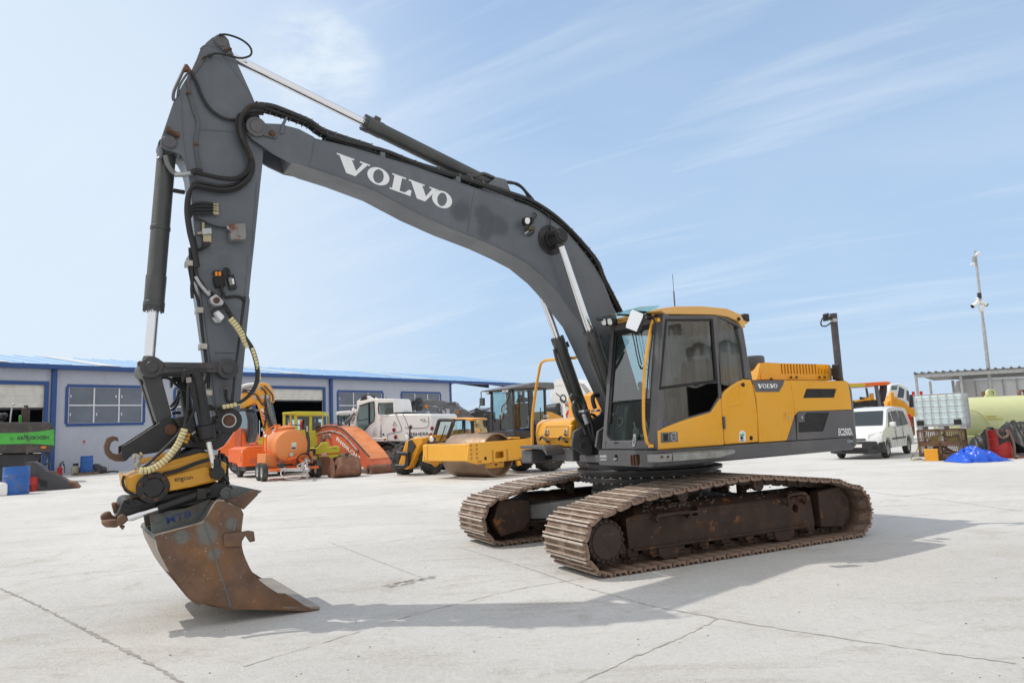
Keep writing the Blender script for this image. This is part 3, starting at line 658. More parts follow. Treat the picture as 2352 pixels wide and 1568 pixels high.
# hose loop with the cream guard
loop = [(600, 360), (660, 400), (720, 480), (765, 555), (812, 620), (860, 700), (905, 770), (935, 860), (948, 950), (938, 1030), (890, 1110), (820, 1165), (740, 1195), (660, 1212)]
for k in range(3):
    qs = [.2, .21, .23, .26, .29, .32, .35, .37, .38, .38, .37, .35, .32, .3]
    MB().tube(X.q3('B', [(x+k*5, y-k*3) for x, y in loop], [q+.012*k for q in qs]), .0165).build('hydraulic_hose', M['rubber'], ex)
def guard(P, r, gap=.62, mt=M['cream'], name='hose_guard'):
    P = smooth_path(P, 12); mb = MB(); acc = 0
    L = [0]
    for a, b in zip(P[:-1], P[1:]): L.append(L[-1]+np.linalg.norm(b-a))
    n = max(3, int(L[-1]/.03))
    ip = lambda t: np.array([np.interp(t, L, [p[i] for p in P]) for i in range(3)])
    for i in range(n): mb.lathe(ip(L[-1]*i/n), ip(L[-1]*(i+gap+.25)/n), [(0, r*.96), (.003, r), (L[-1]/n*(gap+.2), r)], 12)
    return mb.build(name, mt, ex)
guard(X.q3('B', '752,548 790,592 832,655 862,720 884,765', .33), .03)
guard(X.q3('B', '912,765 940,850 958,930 966,1000', .4), .017)
guard(X.q3('B', '846,1155 790,1180 740,1192 690,1200', .36), .02)
# ---------------- bucket linkage
mb = MB(); c0 = X.q('K', '228,212', .28)[0]; c1 = X.q('K', '1207,232', .28)[0]
pl = X.q('K', '330,110 380,145 700,150 1050,153 1120,140 1207,125 1290,160 1312,232 1290,300 1207,338 1120,310 1060,277 700,275 400,272 340,300 290,325 228,335 150,310 105,212 150,115 228,90 290,95', .28)
for s in (1, -1):
    mb.prism(pl, s*.22, s*.27)
    for c in (c0, c1): mb.lathe((c[0], s*.17, c[1]), (c[0], s*.4, c[1]), [(0, .098), (.11, .098), (.115, .085), (.118, .056), (.135, .054), (.14, .048)], 30)
lk = mb.build('side_link', M['link'], ex, bevel=.006)
mb = MB(); mb.prism(X.q('K', '395,168 1050,178 1045,232 395,222', .28), .27, .283); mb.build('stiffener', M['link'], lk, bevel=.006)
mb = MB(); hl = X.q('K', '100,330 120,365 300,935 340,925 490,850 345,310 228,345', .2)
mb.prism(hl, .12, .2); mb.prism(hl, -.12, -.2); hl2 = X.q('K', '150,400 310,900 430,850 300,400', .2); mb.prism(hl2, -.12, .12)
mb.lathe((c0[0], -.2, c0[1]), (c0[0], .2, c0[1]), [(0, .1), (.4, .1)], 26)
mb.build('bucket_link', M['link'], ex, bevel=.006)
p, z = X.q('K', '85,165', .25)[0]; MB().ball((p, .22, z), .028).build('grease_lump', M['rust'], ex)
c_ = X.q('K', '1182,495', .15)[0]; mb = MB(); mb.lathe((c_[0], .148, c_[1]), (c_[0], .2, c_[1]), [(0, .06), (.008, .06), (.008, .03), (.02, .028)], 20); mb.build('grease_port', M['grey2'], arm)
MB().tube(X.q3('K', '1183,500 1185,560 1195,630 1230,662 1280,655', .175), .012).build('cable', M['rubber'], ex)
# ---------------- quick hitch with its hook
hp = X.q('D', '235,320 275,300 350,250 470,172 520,142 560,135 610,150 700,200 800,170 860,130 880,95 925,80 975,95 1000,150 985,190 940,250 890,320 840,345 700,330 560,330 450,362 290,385 262,415 235,400', .24)
mb = MB()
for s in (1, -1): mb.prism(hp, s*.2, s*.24)
mb.prism(X.q('D', '290,310 520,175 800,215 960,170 890,300 700,318 450,345 290,370', .24), -.2, .2)
hit_ = mb.build('quick_hitch', M['black'], ex, bevel=.006)
hk = X.q('D', '212,290 205,262 170,254 135,268 117,320 124,365 150,398 190,416 250,418 275,385 235,352 228,366 205,371 175,366 152,338 162,300 182,284 200,284', .0)
MB().prism(hk, -.07, .07).build('lifting_hook', mat('worn_hook_steel', (.10, .06, .04), .6, var=.3, dirt=(.2, .12, .07), damt=.6, ds=8), hit_, bevel=.014)
mb = MB()
for c, r_ in (('550,212', .052), ('925,155', .055)):
    p, z = X.q('D', c, .26)[0]; mb.lathe((p, .23, z), (p, .27, z), [(0, r_), (.03, r_), (.034, r_*.9)], 26)
mb.build('hitch_pin', M['rust'], hit_)
mb = MB(); p, z = X.q('D', '925,155', .26)[0]
mb.lathe((p, .2, z), (p, .3, z), [(0, .12), (.055, .12), (.06, .07), (.063, .07)], 30, False); mb.build('pin_collar', M['black'], hit_)
mb = MB(); mb.lathe((p, .256, z), (p, .3, z), [(0, .068), (.006, .068), (.006, .056), (0, .056)], 26, False); mb.build('worn_ring', M['galv'], hit_)
plate_box('mounting_plate', 'K', '500,870 690,830 760,850 830,1170 790,1185 720,1080 560,960', .24, .36, M['black'], .01)
plate_box('mounting_plate', 'K', '985,850 1065,830 1130,1090 1050,1115', .24, .33, M['black'], .008)
mb = MB()
for c in ('765,968', '800,1118', '1065,897', '1095,1048'):
    p, z = X.q('K', c, .35)[0]; mb.lathe((p, .3, z), (p, .4, z), [(0, .02), (.072, .02), (.076, .014)], 10)
mb.build('bolt', M['black'], hit_)
a = X.q3('K', '740,1075 790,1042', .38); MB().cyl(a[0], a[1], .012, seg=8).build('grease_nipple', M['steel'], hit_)
# tilt cylinders either side
for s in (1, -1):
    a = X.q('K', '795,285 918,965 1025,1500', .42); A_, B_, C_ = [np.array((p, s*.42, z)) for p, z in a]
    mb = MB(); d = (B_-A_)/np.linalg.norm(B_-A_); mb.cyl(A_-d*.02, B_, .056, seg=22); mb.cyl(B_-d*.0, B_+d*.12, .076, seg=22); mb.cyl(B_+d*.12, B_+d*.15, .06, seg=22)
    tcy = mb.build('tilt_cylinder', M['black'], ex, bevel=.006)
    MB().cyl(B_+d*.1, C_, .024, seg=18).build('piston_rod', mat('scuffed_chrome_rod', (.8, .78, .75), .25, .8, var=.1, dirt=(.12, .07, .04), damt=.9, ds=9, dlo=.6, dhi=.63) if s == 1 else M['chrome'], tcy)
    cp_ = X.q('K', '620,258 650,238 820,215 835,225 925,225 930,290 860,300 830,290 660,320 640,400 622,395 612,300', .42)
    MB().prism(cp_, s*.37, s*.47).build('clevis', M['black'], tcy, bevel=.01)
    e = X.q('D', '845,470', .42)[0]; mb = MB(); mb.cyl((e[0], s*.36, e[1]-.03), (e[0], s*.48, e[1]-.03), .062, seg=22); mb.cyl((e[0], s*.42, e[1]+.1), (e[0], s*.42, e[1]-.03), .04, seg=16); mb.build('rod_eye', M['black'], tcy, bevel=.008)
    if s == 1: MB().cyl(*X.q3('K', '700,345 708,410', .5), .024, seg=10).build('end_fitting', M['steel'], tcy)
for s_, q in (('702,410 692,560 690,700 670,860 645,985', .5), ('715,410 745,540 775,650 770,760 720,880 655,1000', .5), ('345,355 400,345 470,370 560,450 680,512', -.2), ('580,520 555,600 520,660 465,725', -.3), ('575,590 560,660 530,720 470,770', -.25), ('490,810 540,798 600,800', -.1),
              ('600,1000 560,1080 440,1210 300,1340 180,1450 80,1510', .46), ('625,1090 600,1220 540,1330 430,1430', .42), ('790,770 860,730 940,705 1010,720 1060,770 1085,860 1080,900', .35), ('880,460 920,390 940,330', .2), ('950,750 1050,745 1130,742 1210,735', .3), ('700,752 800,748 850,742', .3)):
    MB().tube(X.q3('K', s_, q), .0145).build('hydraulic_hose', M['rubber'], ex)
guard(X.q3('K', '650,1005 620,1090 560,1210 470,1330 370,1430 270,1500 170,1540 60,1545', .48), .031)
guard(X.q3('K', '410,1335 330,1370 220,1400 80,1420', .3), .026, mt=M['rotor'])
guard(X.q3('K', '690,1060 670,1120 640,1190', .4), .03, mt=M['rotor'])
MB().tube(X.q3('D', '310,400 325,385 345,410 330,440 345,465', .3), .03).build('end_fitting', M['steel'], ex)
guard(X.q3('D', '330,405 350,380 370,370', .25), .024)
# ---------------- tilting rotator
ro = X.q('D', '250,498 276,522 350,488 450,440 600,400 740,362 795,362 850,405 910,430 905,490 870,535 820,552 690,583 512,615 440,650 372,632 292,614 265,600', .36)
rot = MB().prism(ro, -.36, .36).build('rotator_housing', M['rotor'], ex, bevel=.015)
pf_ = X.q('D', '512,518 765,450 790,455 818,542 690,578 512,612', .37)
MB().prism(pf_, .36, .385).build('side_panel', M['rotor'], rot, bevel=.006)
lettering(rot, 'engcon', [X.q3('D', [c], .3875)[0] for c in ((572, 526), (690, 512), (694, 538), (576, 560))], M['black'], .01)
p, z = X.q('D', '437,585', .4)[0]; mb = MB(); mb.lathe((p, .34, z), (p, .5, z), [(0, .135), (.06, .135), (.065, .125), (.065, .085), (.075, .08)], 32)
mot = mb.build('rotation_motor', M['black'], rot, bevel=.005)
mb = MB()
for i in range(6):
    an = i*math.pi/3+.3; mb.lathe((p+.105*math.cos(an), .4, z+.105*math.sin(an)), (p+.105*math.cos(an), .45, z+.105*math.sin(an)), [(0, .018), (.024, .018), (.024, .009), (.018, .009)], 8)
mb.build('bolt', M['rust'], mot)
up_ = X.q('D', '480,420 600,370 690,330 740,330 760,350 800,365 860,410 740,440 530,505 470,470', .2)
MB().prism(up_, -.3, .3).build('upper_frame', M['black'], rot, bevel=.012)
MB().prism(X.q('D', '455,465 600,425 800,375 800,400 620,470 520,500 450,500', .37), .355, .372).build('rim_plate', M['rotor'], rot, bevel=.004)
MB().tube(X.q3('D', '500,495 600,470 700,430 800,400', .4), .013).build('hydraulic_hose', M['rubber'], rot)
MB().tube(X.q3('D', '520,500 620,472 720,432 800,408', .41), .012).build('hydraulic_hose', M['rubber'], rot)
MB().prism(X.q('D', '805,470 830,455 862,470 868,520 820,540', .42), .385, .47).build('cylinder_lug', M['rotor'], rot, bevel=.01)
mb = MB(); mb.tube(X.q3('D', '250,510 240,545 252,590 270,612 310,628 345,632', .36), .012); mb.build('cable', M['rubber'], rot)
mb = MB(); r7 = random.Random(2)
for _ in range(16):
    x, y = r7.uniform(860, 915), r7.uniform(340, 520); mb.tube(X.q3('D', [(x, y), (x+r7.uniform(-25, 25), y+35), (x+r7.uniform(-25, 25), y+80)], r7.uniform(-.3, .3)), .012)
mb.build('hydraulic_hose', M['rubber'], rot)
# ---------------- lower hitch with claws
lh = X.q('D', '240,668 268,655 380,648 520,625 800,572 830,545 900,560 965,585 905,640 780,662 740,692 470,738 300,800 215,798 205,770', .28)
low = MB().prism(lh, -.3, .3).build('lower_hitch', M['black'], ex, bevel=.012)
A_, B_, C_ = map(np.array, X.q3('D', '272,784 465,722 800,606', .36))
MB().cyl(A_, B_, .028, seg=20).build('piston_rod', M['chrome'], low)
MB().lathe(B_, C_, [(0, .042), (.03, .05), (.06, .045), (float(np.linalg.norm(C_-B_)), .045)], 22).build('lock_cylinder', M['black'], low)
p, z = X.q('D', '742,625', .37)[0]; MB().box(p-.04, p+.04, .33, .43, z-.05, z+.05).build('clamp', M['black'], low, bevel=.006)
clm = mat('rusty_claw', (.15, .085, .055), .75, var=.35, vs=6, dirt=(.3, .2, .13), damt=.6, ds=6, bump=.25)
for c, q0, q1 in (('95,765 130,742 160,735 172,765 200,770 215,790 150,798 100,800', .02, .12), ('100,800 150,792 205,790 225,812 200,840 130,838 105,822', .15, .28), ('165,682 205,678 210,712 235,720 215,760 180,745', .0, .08), ('205,775 240,750 275,775 270,800 230,832 205,828', .28, .36), ('215,830 258,828 238,860', .2, .28)):
    MB().prism(X.q('D', c, (q0+q1)/2), q0, q1).build('claw', clm, low, bevel=.02)
MB().prism(X.q('D', '240,680 330,658 400,690 300,715 255,718', .33), .30, .33).build('jaw_plate', M['black'], low, bevel=.004)
mb = MB()
for x, y in ((262, 672), (275, 700), (300, 690), (250, 690)):
    p, z = X.q('D', [(x, y)], .34)[0]; mb.box(p-.02, p+.02, .32, .36, z-.006, z+.012)
mb.build('jaw_tooth', M['black'], low, bevel=.004)
# ---------------- bucket
def bq(p): return .60 + .10*max(0, 6.29-p)/1.35
def bfar(p): return -.60 - .44*max(0, 6.29-p)/1.3
def curv(s, n=3): return [(float(a[0]), float(a[1])) for a in smooth_path([np.array([float(u) for u in t.split(',')]) for t in s.split()], n)]
def bpts(s, off=0.0):
    out = []
    for xy in px('D', s):
        q = .62
        for _ in range(6): P = X.hit(xy, 'q', q+off); q = bq(P[0])
        out.append((P[0], q+off, max(.006, P[2]+.03 if P[2] < .2 else P[2])))
    return out
side = bpts('450,895 600,855 755,812 800,745 845,675 895,675 1000,715'.split()+curv('1018,755 1005,870 1008,960 1030,1040 1090,1150 1200,1240 1330,1312 1440,1380 1505,1389')+['1440,1403', '1265,1397', '1145,1394', '1020,1392']+curv('940,1393 800,1370 700,1322 640,1268 590,1205 545,1138 505,1060 470,990 450,905'))
farw = [(p, bfar(p), z) for p, q, z in side]
mb = MB(); mb.slab(side, (0, -.03, 0)); mb.slab(farw, (0, .03, 0))
bsp = [(bpts([c])[0], r) for c, r in (((790, 900), .10), ((830, 1010), .07), ((945, 815), .07), ((620, 905), .07), ((760, 850), .07))]
bk = mb.build('bucket', stained(M['bucket'], 'patchy_bucket_steel', bsp, (.15, .165, .16)), ex, bevel=.005)
MB().tube(bpts('450,893 600,853 755,809 800,742 845,673 893,673', -.012), .011, 7, 3).build('lit_top_edge', M['polished'], bk)  # added pale tube: the bright highlight of the lit top edge, as colour
back = bpts(curv('450,895 470,990 505,1060 545,1138 590,1205 640,1268 700,1322 800,1370 940,1393')+['1145,1392', '1300,1394', '1440,1400', '1500,1392'])
nb = [(p, q-.028, z) for p, q, z in back]; fb = [(p, bfar(p)+.028, z) for p, q, z in back]
ctr = (5.5, .75)
inn = lambda L: [(p+(ctr[0]-p)*.03, q, z+(ctr[1]-z)*.03 if z > .05 else z+.02) for p, q, z in L]
mb = MB(); n = len(nb); A1, A2, B1, B2 = nb, inn(nb), fb, inn(fb)
v = A1+B1+A2+B2; f = []
for i in range(n-1): f += [(i, i+1, n+i+1, n+i), (2*n+i, 3*n+i, 3*n+i+1, 2*n+i+1)]
f += [(n-1, 3*n-1, 4*n-1, 2*n-1), (0, n, 3*n, 2*n)]
mb.add(v, f); mb.build('bucket_shell', M['polished'], bk)
lip = bpts('1265,1388 1440,1396 1510,1390'); l2 = [(p, bfar(p), z) for p, q, z in lip]
mb = MB(); mb.slab([lip[0], lip[2], l2[2], l2[0]], (0, 0, .028)); mb.build('cutting_edge', M['polished'], bk, bevel=.006)
wr = bpts(curv('545,1135 590,1200 640,1262 700,1315 800,1362 940,1385'), .012); wl2 = bpts(curv('512,1118 560,1175 612,1240 670,1305 760,1358 940,1396'), .012)
MB().slab(wr+wl2[::-1], (0, -.02, 0)).build('wear_plate', M['bucket'], bk, bevel=.004)
hk = bpts('890,885 1005,870 1050,862 1085,868 1093,930 1060,938 1030,895 1010,928 1004,965 892,965', .03)
MB().slab(hk, (0, -.028, 0)).build('side_cutter', M['bucket'], bk, bevel=.004)
MB().slab(bpts('962,778 985,775 965,868 942,868', .008), (0, -.02, 0)).build('stiffener', M['bucketg'], bk, bevel=.006)
mb = MB(); mb.tube(bpts('765,820 800,920 850,1090 900,1230 935,1380', .0), .008, 6); mb.tube(bpts('550,915 570,895 660,880 685,885 680,905 600,925 560,925 550,915'), .006, 6); mb.build('weld_bead', M['bucketg'], bk)
# top cover between the sides, ears for the hitch
t3 = bpts('450,895 600,855 755,812 800,745 845,675'); mb = MB()
for a, b in zip(t3[:-1], t3[1:]):
    A_ = [(a[0], a[1]-.01, a[2]-.004), (b[0], b[1]-.01, b[2]-.004), (b[0], bfar(b[0])+.01, b[2]-.004), (a[0], bfar(a[0])+.01, a[2]-.004)]; mb.slab(A_, (.01, 0, -.03))
mb.build('top_cover', M['bucketg'], bk)
for q in (.3, -.3):
    ear = X.q('D', '412,760 430,745 470,738 560,728 640,718 790,660 830,680 760,815 560,862 430,890', .3)
    er = MB().prism(ear, q-.02, q+.02).build('hitch_ear', M['bucketg'], bk, bevel=.005)
    if q > 0:
        c_ = X.q('D', '470,778', .32)[0]; MB().lathe((c_[0], .318, c_[1]), (c_[0], .4, c_[1]), [(0, .05), (.006, .05), (.008, .045)], 22).build('pin_boss', M['bucketg'], er)
        lettering(er, 'MTB', [X.q3('D', [c], .323)[0] for c in ((515, 775), (680, 730), (683, 770), (525, 822))], mat('faded_blue_paint', (.02, .055, .2), .5, dirt=(.1, .09, .07), damt=.8, ds=14), .02)
MB().prism(X.q('D', '790,660 900,570 960,570 1095,598 1060,620 900,672 845,672', .0), -.45, .3).build('hitch_bracket', M['bucketg'], bk, bevel=.01)
MB().slab(X.q3('D', '895,672 1098,598 1112,632 1018,728 1000,716', .45), (0, -.04, 0)).build('hitch_gusset', M['bucket'], bk, bevel=.006)
c_ = X.q('D', '905,620', .3)[0]; MB().lathe((c_[0], .29, c_[1]), (c_[0], .35, c_[1]), [(0, .055), (.03, .055), (.03, .04), (.02, .04)], 24).build('pin_boss', M['bucketg'], bk)
# ================================================================== UNDERCARRIAGE
G_, SW, R_ = 1.295, .89, .345
NSH = 50
def track_path():
    P = []
    for i in range(13): an = -math.pi/2+math.pi*i/12; P.append((1.865+R_*math.cos(an), R_+R_*math.sin(an)))
    P += [(1.47, .79), (.945, .845), (.243, .90), (-.1, .912), (-.45, .908), (-.8, .875), (-1.31, .815), (-1.7, .775)]
    for i in range(13): an = math.pi/2+math.pi*i/12; P.append((-1.95+R_*math.cos(an), R_+R_*math.sin(an)))
    P += [(-1.5, 0), (-.5, 0), (.5, 0), (1.5, 0)]
    return [np.array((u, 0, z)) for u, z in P]
TP = smooth_path(track_path(), 10, True); TP.append(TP[0])
TL = [0.]
for a, b in zip(TP[:-1], TP[1:]): TL.append(TL[-1]+float(np.linalg.norm(b-a)))
def tp(s):
    s = s % TL[-1]; return np.array([np.interp(s, TL, [p[i] for p in TP]) for i in (0, 2)])
pitch = TL[-1]/NSH
def shoe_mesh():
    mb = MB(); L = pitch*.91; h = .044
    # profile: (along, outward) outward = away from the chain; grouser tips at 0
    pr_ = [(-.5*L, -h), (-.5*L, -.006), (-.46*L, 0), (-.38*L, 0), (-.34*L, -h*.62), (-.08*L, -h*.62), (-.05*L, -.002), (.03*L, -.002), (.06*L, -h*.62), (.33*L, -h*.62), (.37*L, 0), (.45*L, 0), (.5*L, -.01), (.5*L, -h), (.3*L, -h-.012), (-.3*L, -h-.012)]
    v0 = -SW/2; ch = .05
    mb.prism([(a*.97, b-.004) for a, b in pr_], v0, v0+.012); mb.prism(pr_, v0+.012, -.05); mb.prism([(a, b) for a, b in pr_], -.05, .05); mb.prism(pr_, .05, -v0-.012); mb.prism([(a*.97, b-.004) for a, b in pr_], -v0-.012, -v0)
    for s in (-1, 1):
        mb.box(-.14*L, .10*L, s*.11-.035, s*.11+.035, -h*.66, -h*.55)
    return mb
proto = None
for side_ in (1, -1):
    ch = MB()
    for k in range(NSH):
        s = (k+.5)*pitch; c = tp(s); t = tp(s+.03)-tp(s-.03); t = t/np.linalg.norm(t); n = np.array((t[1], -t[0]))   # path runs counter-clockwise; n points outward
        a = tp(s-pitch*.5)-n*.085; b = tp(s+pitch*.5)-n*.085
        for q in (-.085, .085):
            for e, w_ in ((a*.85+b*.15, .055), (a*.15+b*.85, .055)): ch.cyl((e[0], side_*G_+q-.018, e[1]), (e[0], side_*G_+q+.018, e[1]), w_*.9, seg=10)
            ua = (b-a)/np.linalg.norm(b-a)
            quad = [a*.9+b*.1-n*.035, a*.9+b*.1+n*.05, a*.1+b*.9+n*.05, a*.1+b*.9-n*.035]
            ch.prism([(x[0], x[1]) for x in quad], side_*G_+q-.016, side_*G_+q+.016)
        ch.cyl((a[0], side_*G_-.12, a[1]), (a[0], side_*G_+.12, a[1]), .03, seg=8)
    tr = und(ch, 'crawler_track', M['chain'])
    for k in range(NSH):
        s = (k+.5)*pitch; c = tp(s); t = tp(s+.05)-tp(s-.05); t = t/np.linalg.norm(t); n = np.array((t[1], -t[0]))
        if proto is None: 
            proto = shoe_mesh().build('track_shoe', M['track'], tr, smooth=0); o = proto; proto.data.materials.append(M['worn'])
            for f in proto.data.polygons:
                if f.center.z > -.008: f.material_index = 1
        else:
            o = proto.copy(); COL.objects.link(o); o.parent = tr
        jit = random.uniform(-.012, .012)
        t2 = np.array((t[0]*math.cos(jit)-t[1]*math.sin(jit), t[0]*math.sin(jit)+t[1]*math.cos(jit))); n2 = np.array((t2[1], -t2[0]))
        mm = Matrix.Identity(4)
        mm[0][0], mm[2][0] = t2[0], t2[1]; mm[0][1], mm[1][1], mm[2][1] = 0, 1, 0; mm[0][2], mm[1][2], mm[2][2] = n2[0], 0, n2[1]
        mm[0][3], mm[1][3], mm[2][3] = c[0], side_*G_+random.uniform(-.006, .006), max(c[1], .001)
        o.matrix_local = mm
    # frame
    y0, y1 = side_*(G_-.2), side_*(G_+.2); yo = side_*(G_+.23)
    fo = [(1.50, .22), (1.52, .56), (1.40, .60), (-.9, .60), (-1.38, .62), (-1.5, .6), (-1.5, .2), (-1.3, .17), (1.2, .19)]
    mb = MB(); inn_ = [(1.40, .63), (1.2, .685), (.6, .70), (-.7, .70), (-1.38, .68)]
    mb.prism([(1.50, .22), (1.52, .55), (1.4, .58), (-1.38, .58), (-1.42, .2), (-1.3, .17), (1.2, .19)], side_*(G_-.24), side_*(G_+.24))
    mb.loft([(u, side_*(G_+.24), .581) for u in (1.4, -1.38)]+[(u, side_*(G_-.24), .581) for u in (-1.38, 1.4)], [(u, side_*(G_+.1), .66) for u in (1.3, -1.3)]+[(u, side_*(G_-.1), .66) for u in (-1.3, 1.3)])
    tf = und(mb, 'track_frame', M['frame'], bevel=.012)
    hole = MB()
    for u in (.72, -.55): hole.lathe((u, side_*(G_+.12), .5), (u, side_*(G_+.12), .9), [(0, .09), (.4, .09)], 16)
    hole.lathe((-.93, side_*(G_+.1), .44), (-.93, side_*(G_+.4), .44), [(0, .052), (.3, .052)], 16)
    cut(tf, hole)
    fl = MB(); fl.box(-1.30, 1.46, side_*(G_+.24), side_*(G_+.275), .20, .225); fl.box(-1.30, 1.46, side_*(G_+.2405), side_*(G_+.25), .53, .56); fl.build('flange', M['frame'], tf, bevel=.004)
    for u0, u1, zz in ((.68, 1.18, .50), (-1.22, -.86, .56)):
        mb = MB(); mb.tube([(u0, side_*(G_+.2), .56), (u0+.03, side_*(G_+.33), .5), (u0+.03, side_*(G_+.34), zz+.06), (u1-.03, side_*(G_+.34), zz+.06), (u1-.03, side_*(G_+.33), .5), (u1, side_*(G_+.2), .56)], .02, 6, 3)
        mb.box(u0+.02, u1-.02, side_*(G_+.25), side_*(G_+.345), zz+.075, zz+.085); mb.build('step', M['frame'], tf, bevel=.003)
    if side_ > 0:
        mb = MB(); r8 = random.Random(11)
        for _ in range(90):
            u = r8.uniform(.2, 1.35) if r8.random() < .75 else r8.uniform(-1.2, .2); q = G_+r8.uniform(.02, .2); s_ = r8.uniform(.008, .022); mb.ball((u, q, .66-(q-G_-.1)*.55+s_*.3), s_, 1.2, .9, .7, 5, 4)
        d_ = und(mb, 'dirt_clods', mat('dried_dirt', (.12, .10, .085), .95, var=.5, vs=40), smooth=0); d_['kind'] = 'stuff'
    # final drive, idler, rollers
    mb = MB(); q0 = side_*(G_+.05); q1 = side_*(G_+.40)
    mb.lathe((1.88, q0, R_+.02), (1.88, q1, R_+.02), [(0, .25), (.12, .25), (.13, .235), (.30, .235), (.315, .225), (.325, .19), (.34, .185)], 36)
    fd = und(mb, 'final_drive', mat('final_drive_cover', (.035, .021, .017), .7, var=.25, vs=6, dirt=(.075, .035, .02), damt=.5, ds=5), bevel=.004)
    mb = MB()
    for i in range(20):
        an = 2*math.pi*i/20; mb.cyl((1.88+.212*math.cos(an), side_*(G_+.34), R_+.02+.212*math.sin(an)), (1.88+.212*math.cos(an), side_*(G_+.385), R_+.02+.212*math.sin(an)), .018, seg=6)
    mb.build('bolt', M['frame'], fd)
    if side_ > 0:
        qx = G_+.394
        slab_word(fd, [(1.95, qx, R_+.11), (1.78, qx, R_+.11), (1.78, qx, R_+.075), (1.95, qx, R_+.075)], mat('cast_lettering', (.10, .06, .05), .6))
    mb = MB(); teeth = []
    for i in range(46):
        an = 2*math.pi*i/46; rr = .285 if i % 2 else .25; teeth.append((1.88+rr*math.cos(an), R_+rr*math.sin(an)))
    mb.prism(teeth, side_*G_-.04, side_*G_+.04); und(mb, 'sprocket', M['chain'])
    mb = MB(); mb.lathe((-1.93, side_*G_-.09, R_), (-1.93, side_*G_+.09, R_), [(0, .27), (.05, .28), (.055, .29), (.125, .29), (.13, .28), (.18, .27)], 36); und(mb, 'idler_wheel', M['chain'])
    mb = MB(); mb.prism([(-1.5, .62), (-1.9, .66), (-2.06, .5), (-2.06, .25), (-1.9, .13), (-1.5, .17)], side_*(G_+.12), side_*(G_+.27)); mb.prism([(-1.5, .62), (-1.9, .66), (-2.06, .5), (-2.06, .25), (-1.9, .13), (-1.5, .17)], side_*(G_-.12), side_*(G_-.25))
    und(mb, 'idler_guard', M['frame'], bevel=.015)
    mb = MB(); mb.prism([(1.55, .60), (1.9, .62), (2.0, .35), (1.9, .12), (1.55, .17), (1.42, .3), (1.42, .58)], side_*(G_-.1), side_*(G_-.36)); und(mb, 'motor_guard', M['frame'], bevel=.015)
    for u in (-1.35, -1.0, -.65, -.3, .08, .42, .78, 1.14, 1.44):
        mb = MB(); mb.lathe((u, side_*G_-.2, .2), (u, side_*G_+.2, .2), [(0, .05), (.03, .09), (.06, .115), (.1, .115), (.11, .09), (.29, .09), (.3, .115), (.34, .115), (.37, .09), (.4, .05)], 18)
        ro_ = und(mb, 'track_roller', M['chain'])
        mb = MB(); mb.box(u-.07, u+.07, side_*(G_+.2), side_*(G_+.235), .13, .24); mb.box(u-.05, u+.05, side_*(G_+.21), side_*(G_+.245), .10, .13); mb.build('roller_bracket', M['frame'], ro_, bevel=.012)
    for u in (.95, -.85):
        mb = MB(); mb.prism([(u-.17, .22), (u+.17, .22), (u+.15, .1), (u+.09, .06), (u-.09, .06), (u-.15, .1)], side_*(G_+.16), side_*(G_+.26)); und(mb, 'chain_guide', M['frame'], bevel=.012)
    for u, zt in ((.62, .745), (-.6, .775)):
        mb = MB(); mb.lathe((u, side_*(G_-.14), zt), (u, side_*(G_+.17), zt), [(0, .06), (.02, .085), (.08, .085), (.085, .065), (.22, .065), (.225, .085), (.29, .085), (.3, .05), (.31, .05)], 20); mb.box(u-.05, u+.05, side_*(G_-.2), side_*(G_-.12), .6, zt+.02)
        und(mb, 'carrier_roller', M['chain'])
# centre frame
cf = mat('centre_frame_steel', (.13, .13, .128), .6, var=.25, vs=3, dirt=(.11, .05, .025), damt=.9, ds=2.8, dlo=.5, dhi=.62, bump=.15)
mb = MB(); mb.lathe((0, 0, .42), (0, 0, .7), [(0, .8), (.2, .8), (.22, .82), (.28, .82)], 40)
for su in (1, -1):
    for sv_ in (1, -1):
        for zz in ((.34, .36), (.58, .605)):
            mb.loft([(su*.25, sv_*.75, zz[0]), (su*.80, sv_*.2, zz[0]), (su*1.45, sv_*1.06, zz[0]-.04), (su*.85, sv_*1.06, zz[0]-.04)], [(su*.25, sv_*.75, zz[1]), (su*.80, sv_*.2, zz[1]), (su*1.45, sv_*1.06, zz[1]-.1), (su*.85, sv_*1.06, zz[1]-.1)])
        for (a, b) in (((.80, .2), (1.45, 1.06)), ((.25, .75), (.85, 1.06))):
            n = np.array((b[1]-a[1], -(b[0]-a[0]))); n = n/np.linalg.norm(n)*.02
            A_ = [(su*a[0], sv_*a[1], .35), (su*b[0], sv_*b[1], .31), (su*b[0], sv_*b[1], .5), (su*a[0], sv_*a[1], .6)]
            mb.slab(A_, (-n[0]*su, -n[1]*sv_, 0))
und(mb, 'centre_frame', cf, bevel=.008)
mb = MB(); mb.lathe((0, 0, .70), (0, 0, 1.08), [(0, .80), (.14, .80), (.14, .98), (.20, .98), (.20, .92), (.26, .92), (.26, 1.0), (.30, 1.0), (.30, .88), (.38, .88)], 56)
ring = mb.build('slewing_ring', M['black'], ex, bevel=.004)
for i in range(44):
    mb = MB(); an = 2*math.pi*i/44; mb.cyl((.95*math.cos(an), .95*math.sin(an), .825), (.95*math.cos(an), .95*math.sin(an), .84), .016, seg=6).build('bolt', M['steel'], ring); MB().cyl((.965*math.cos(an), .965*math.sin(an), .90), (.965*math.cos(an), .965*math.sin(an), .915), .014, seg=6).build('bolt', M['steel'], ring)

# ================================================================== UPPER STRUCTURE
Q0 = 1.43
dk = MB()
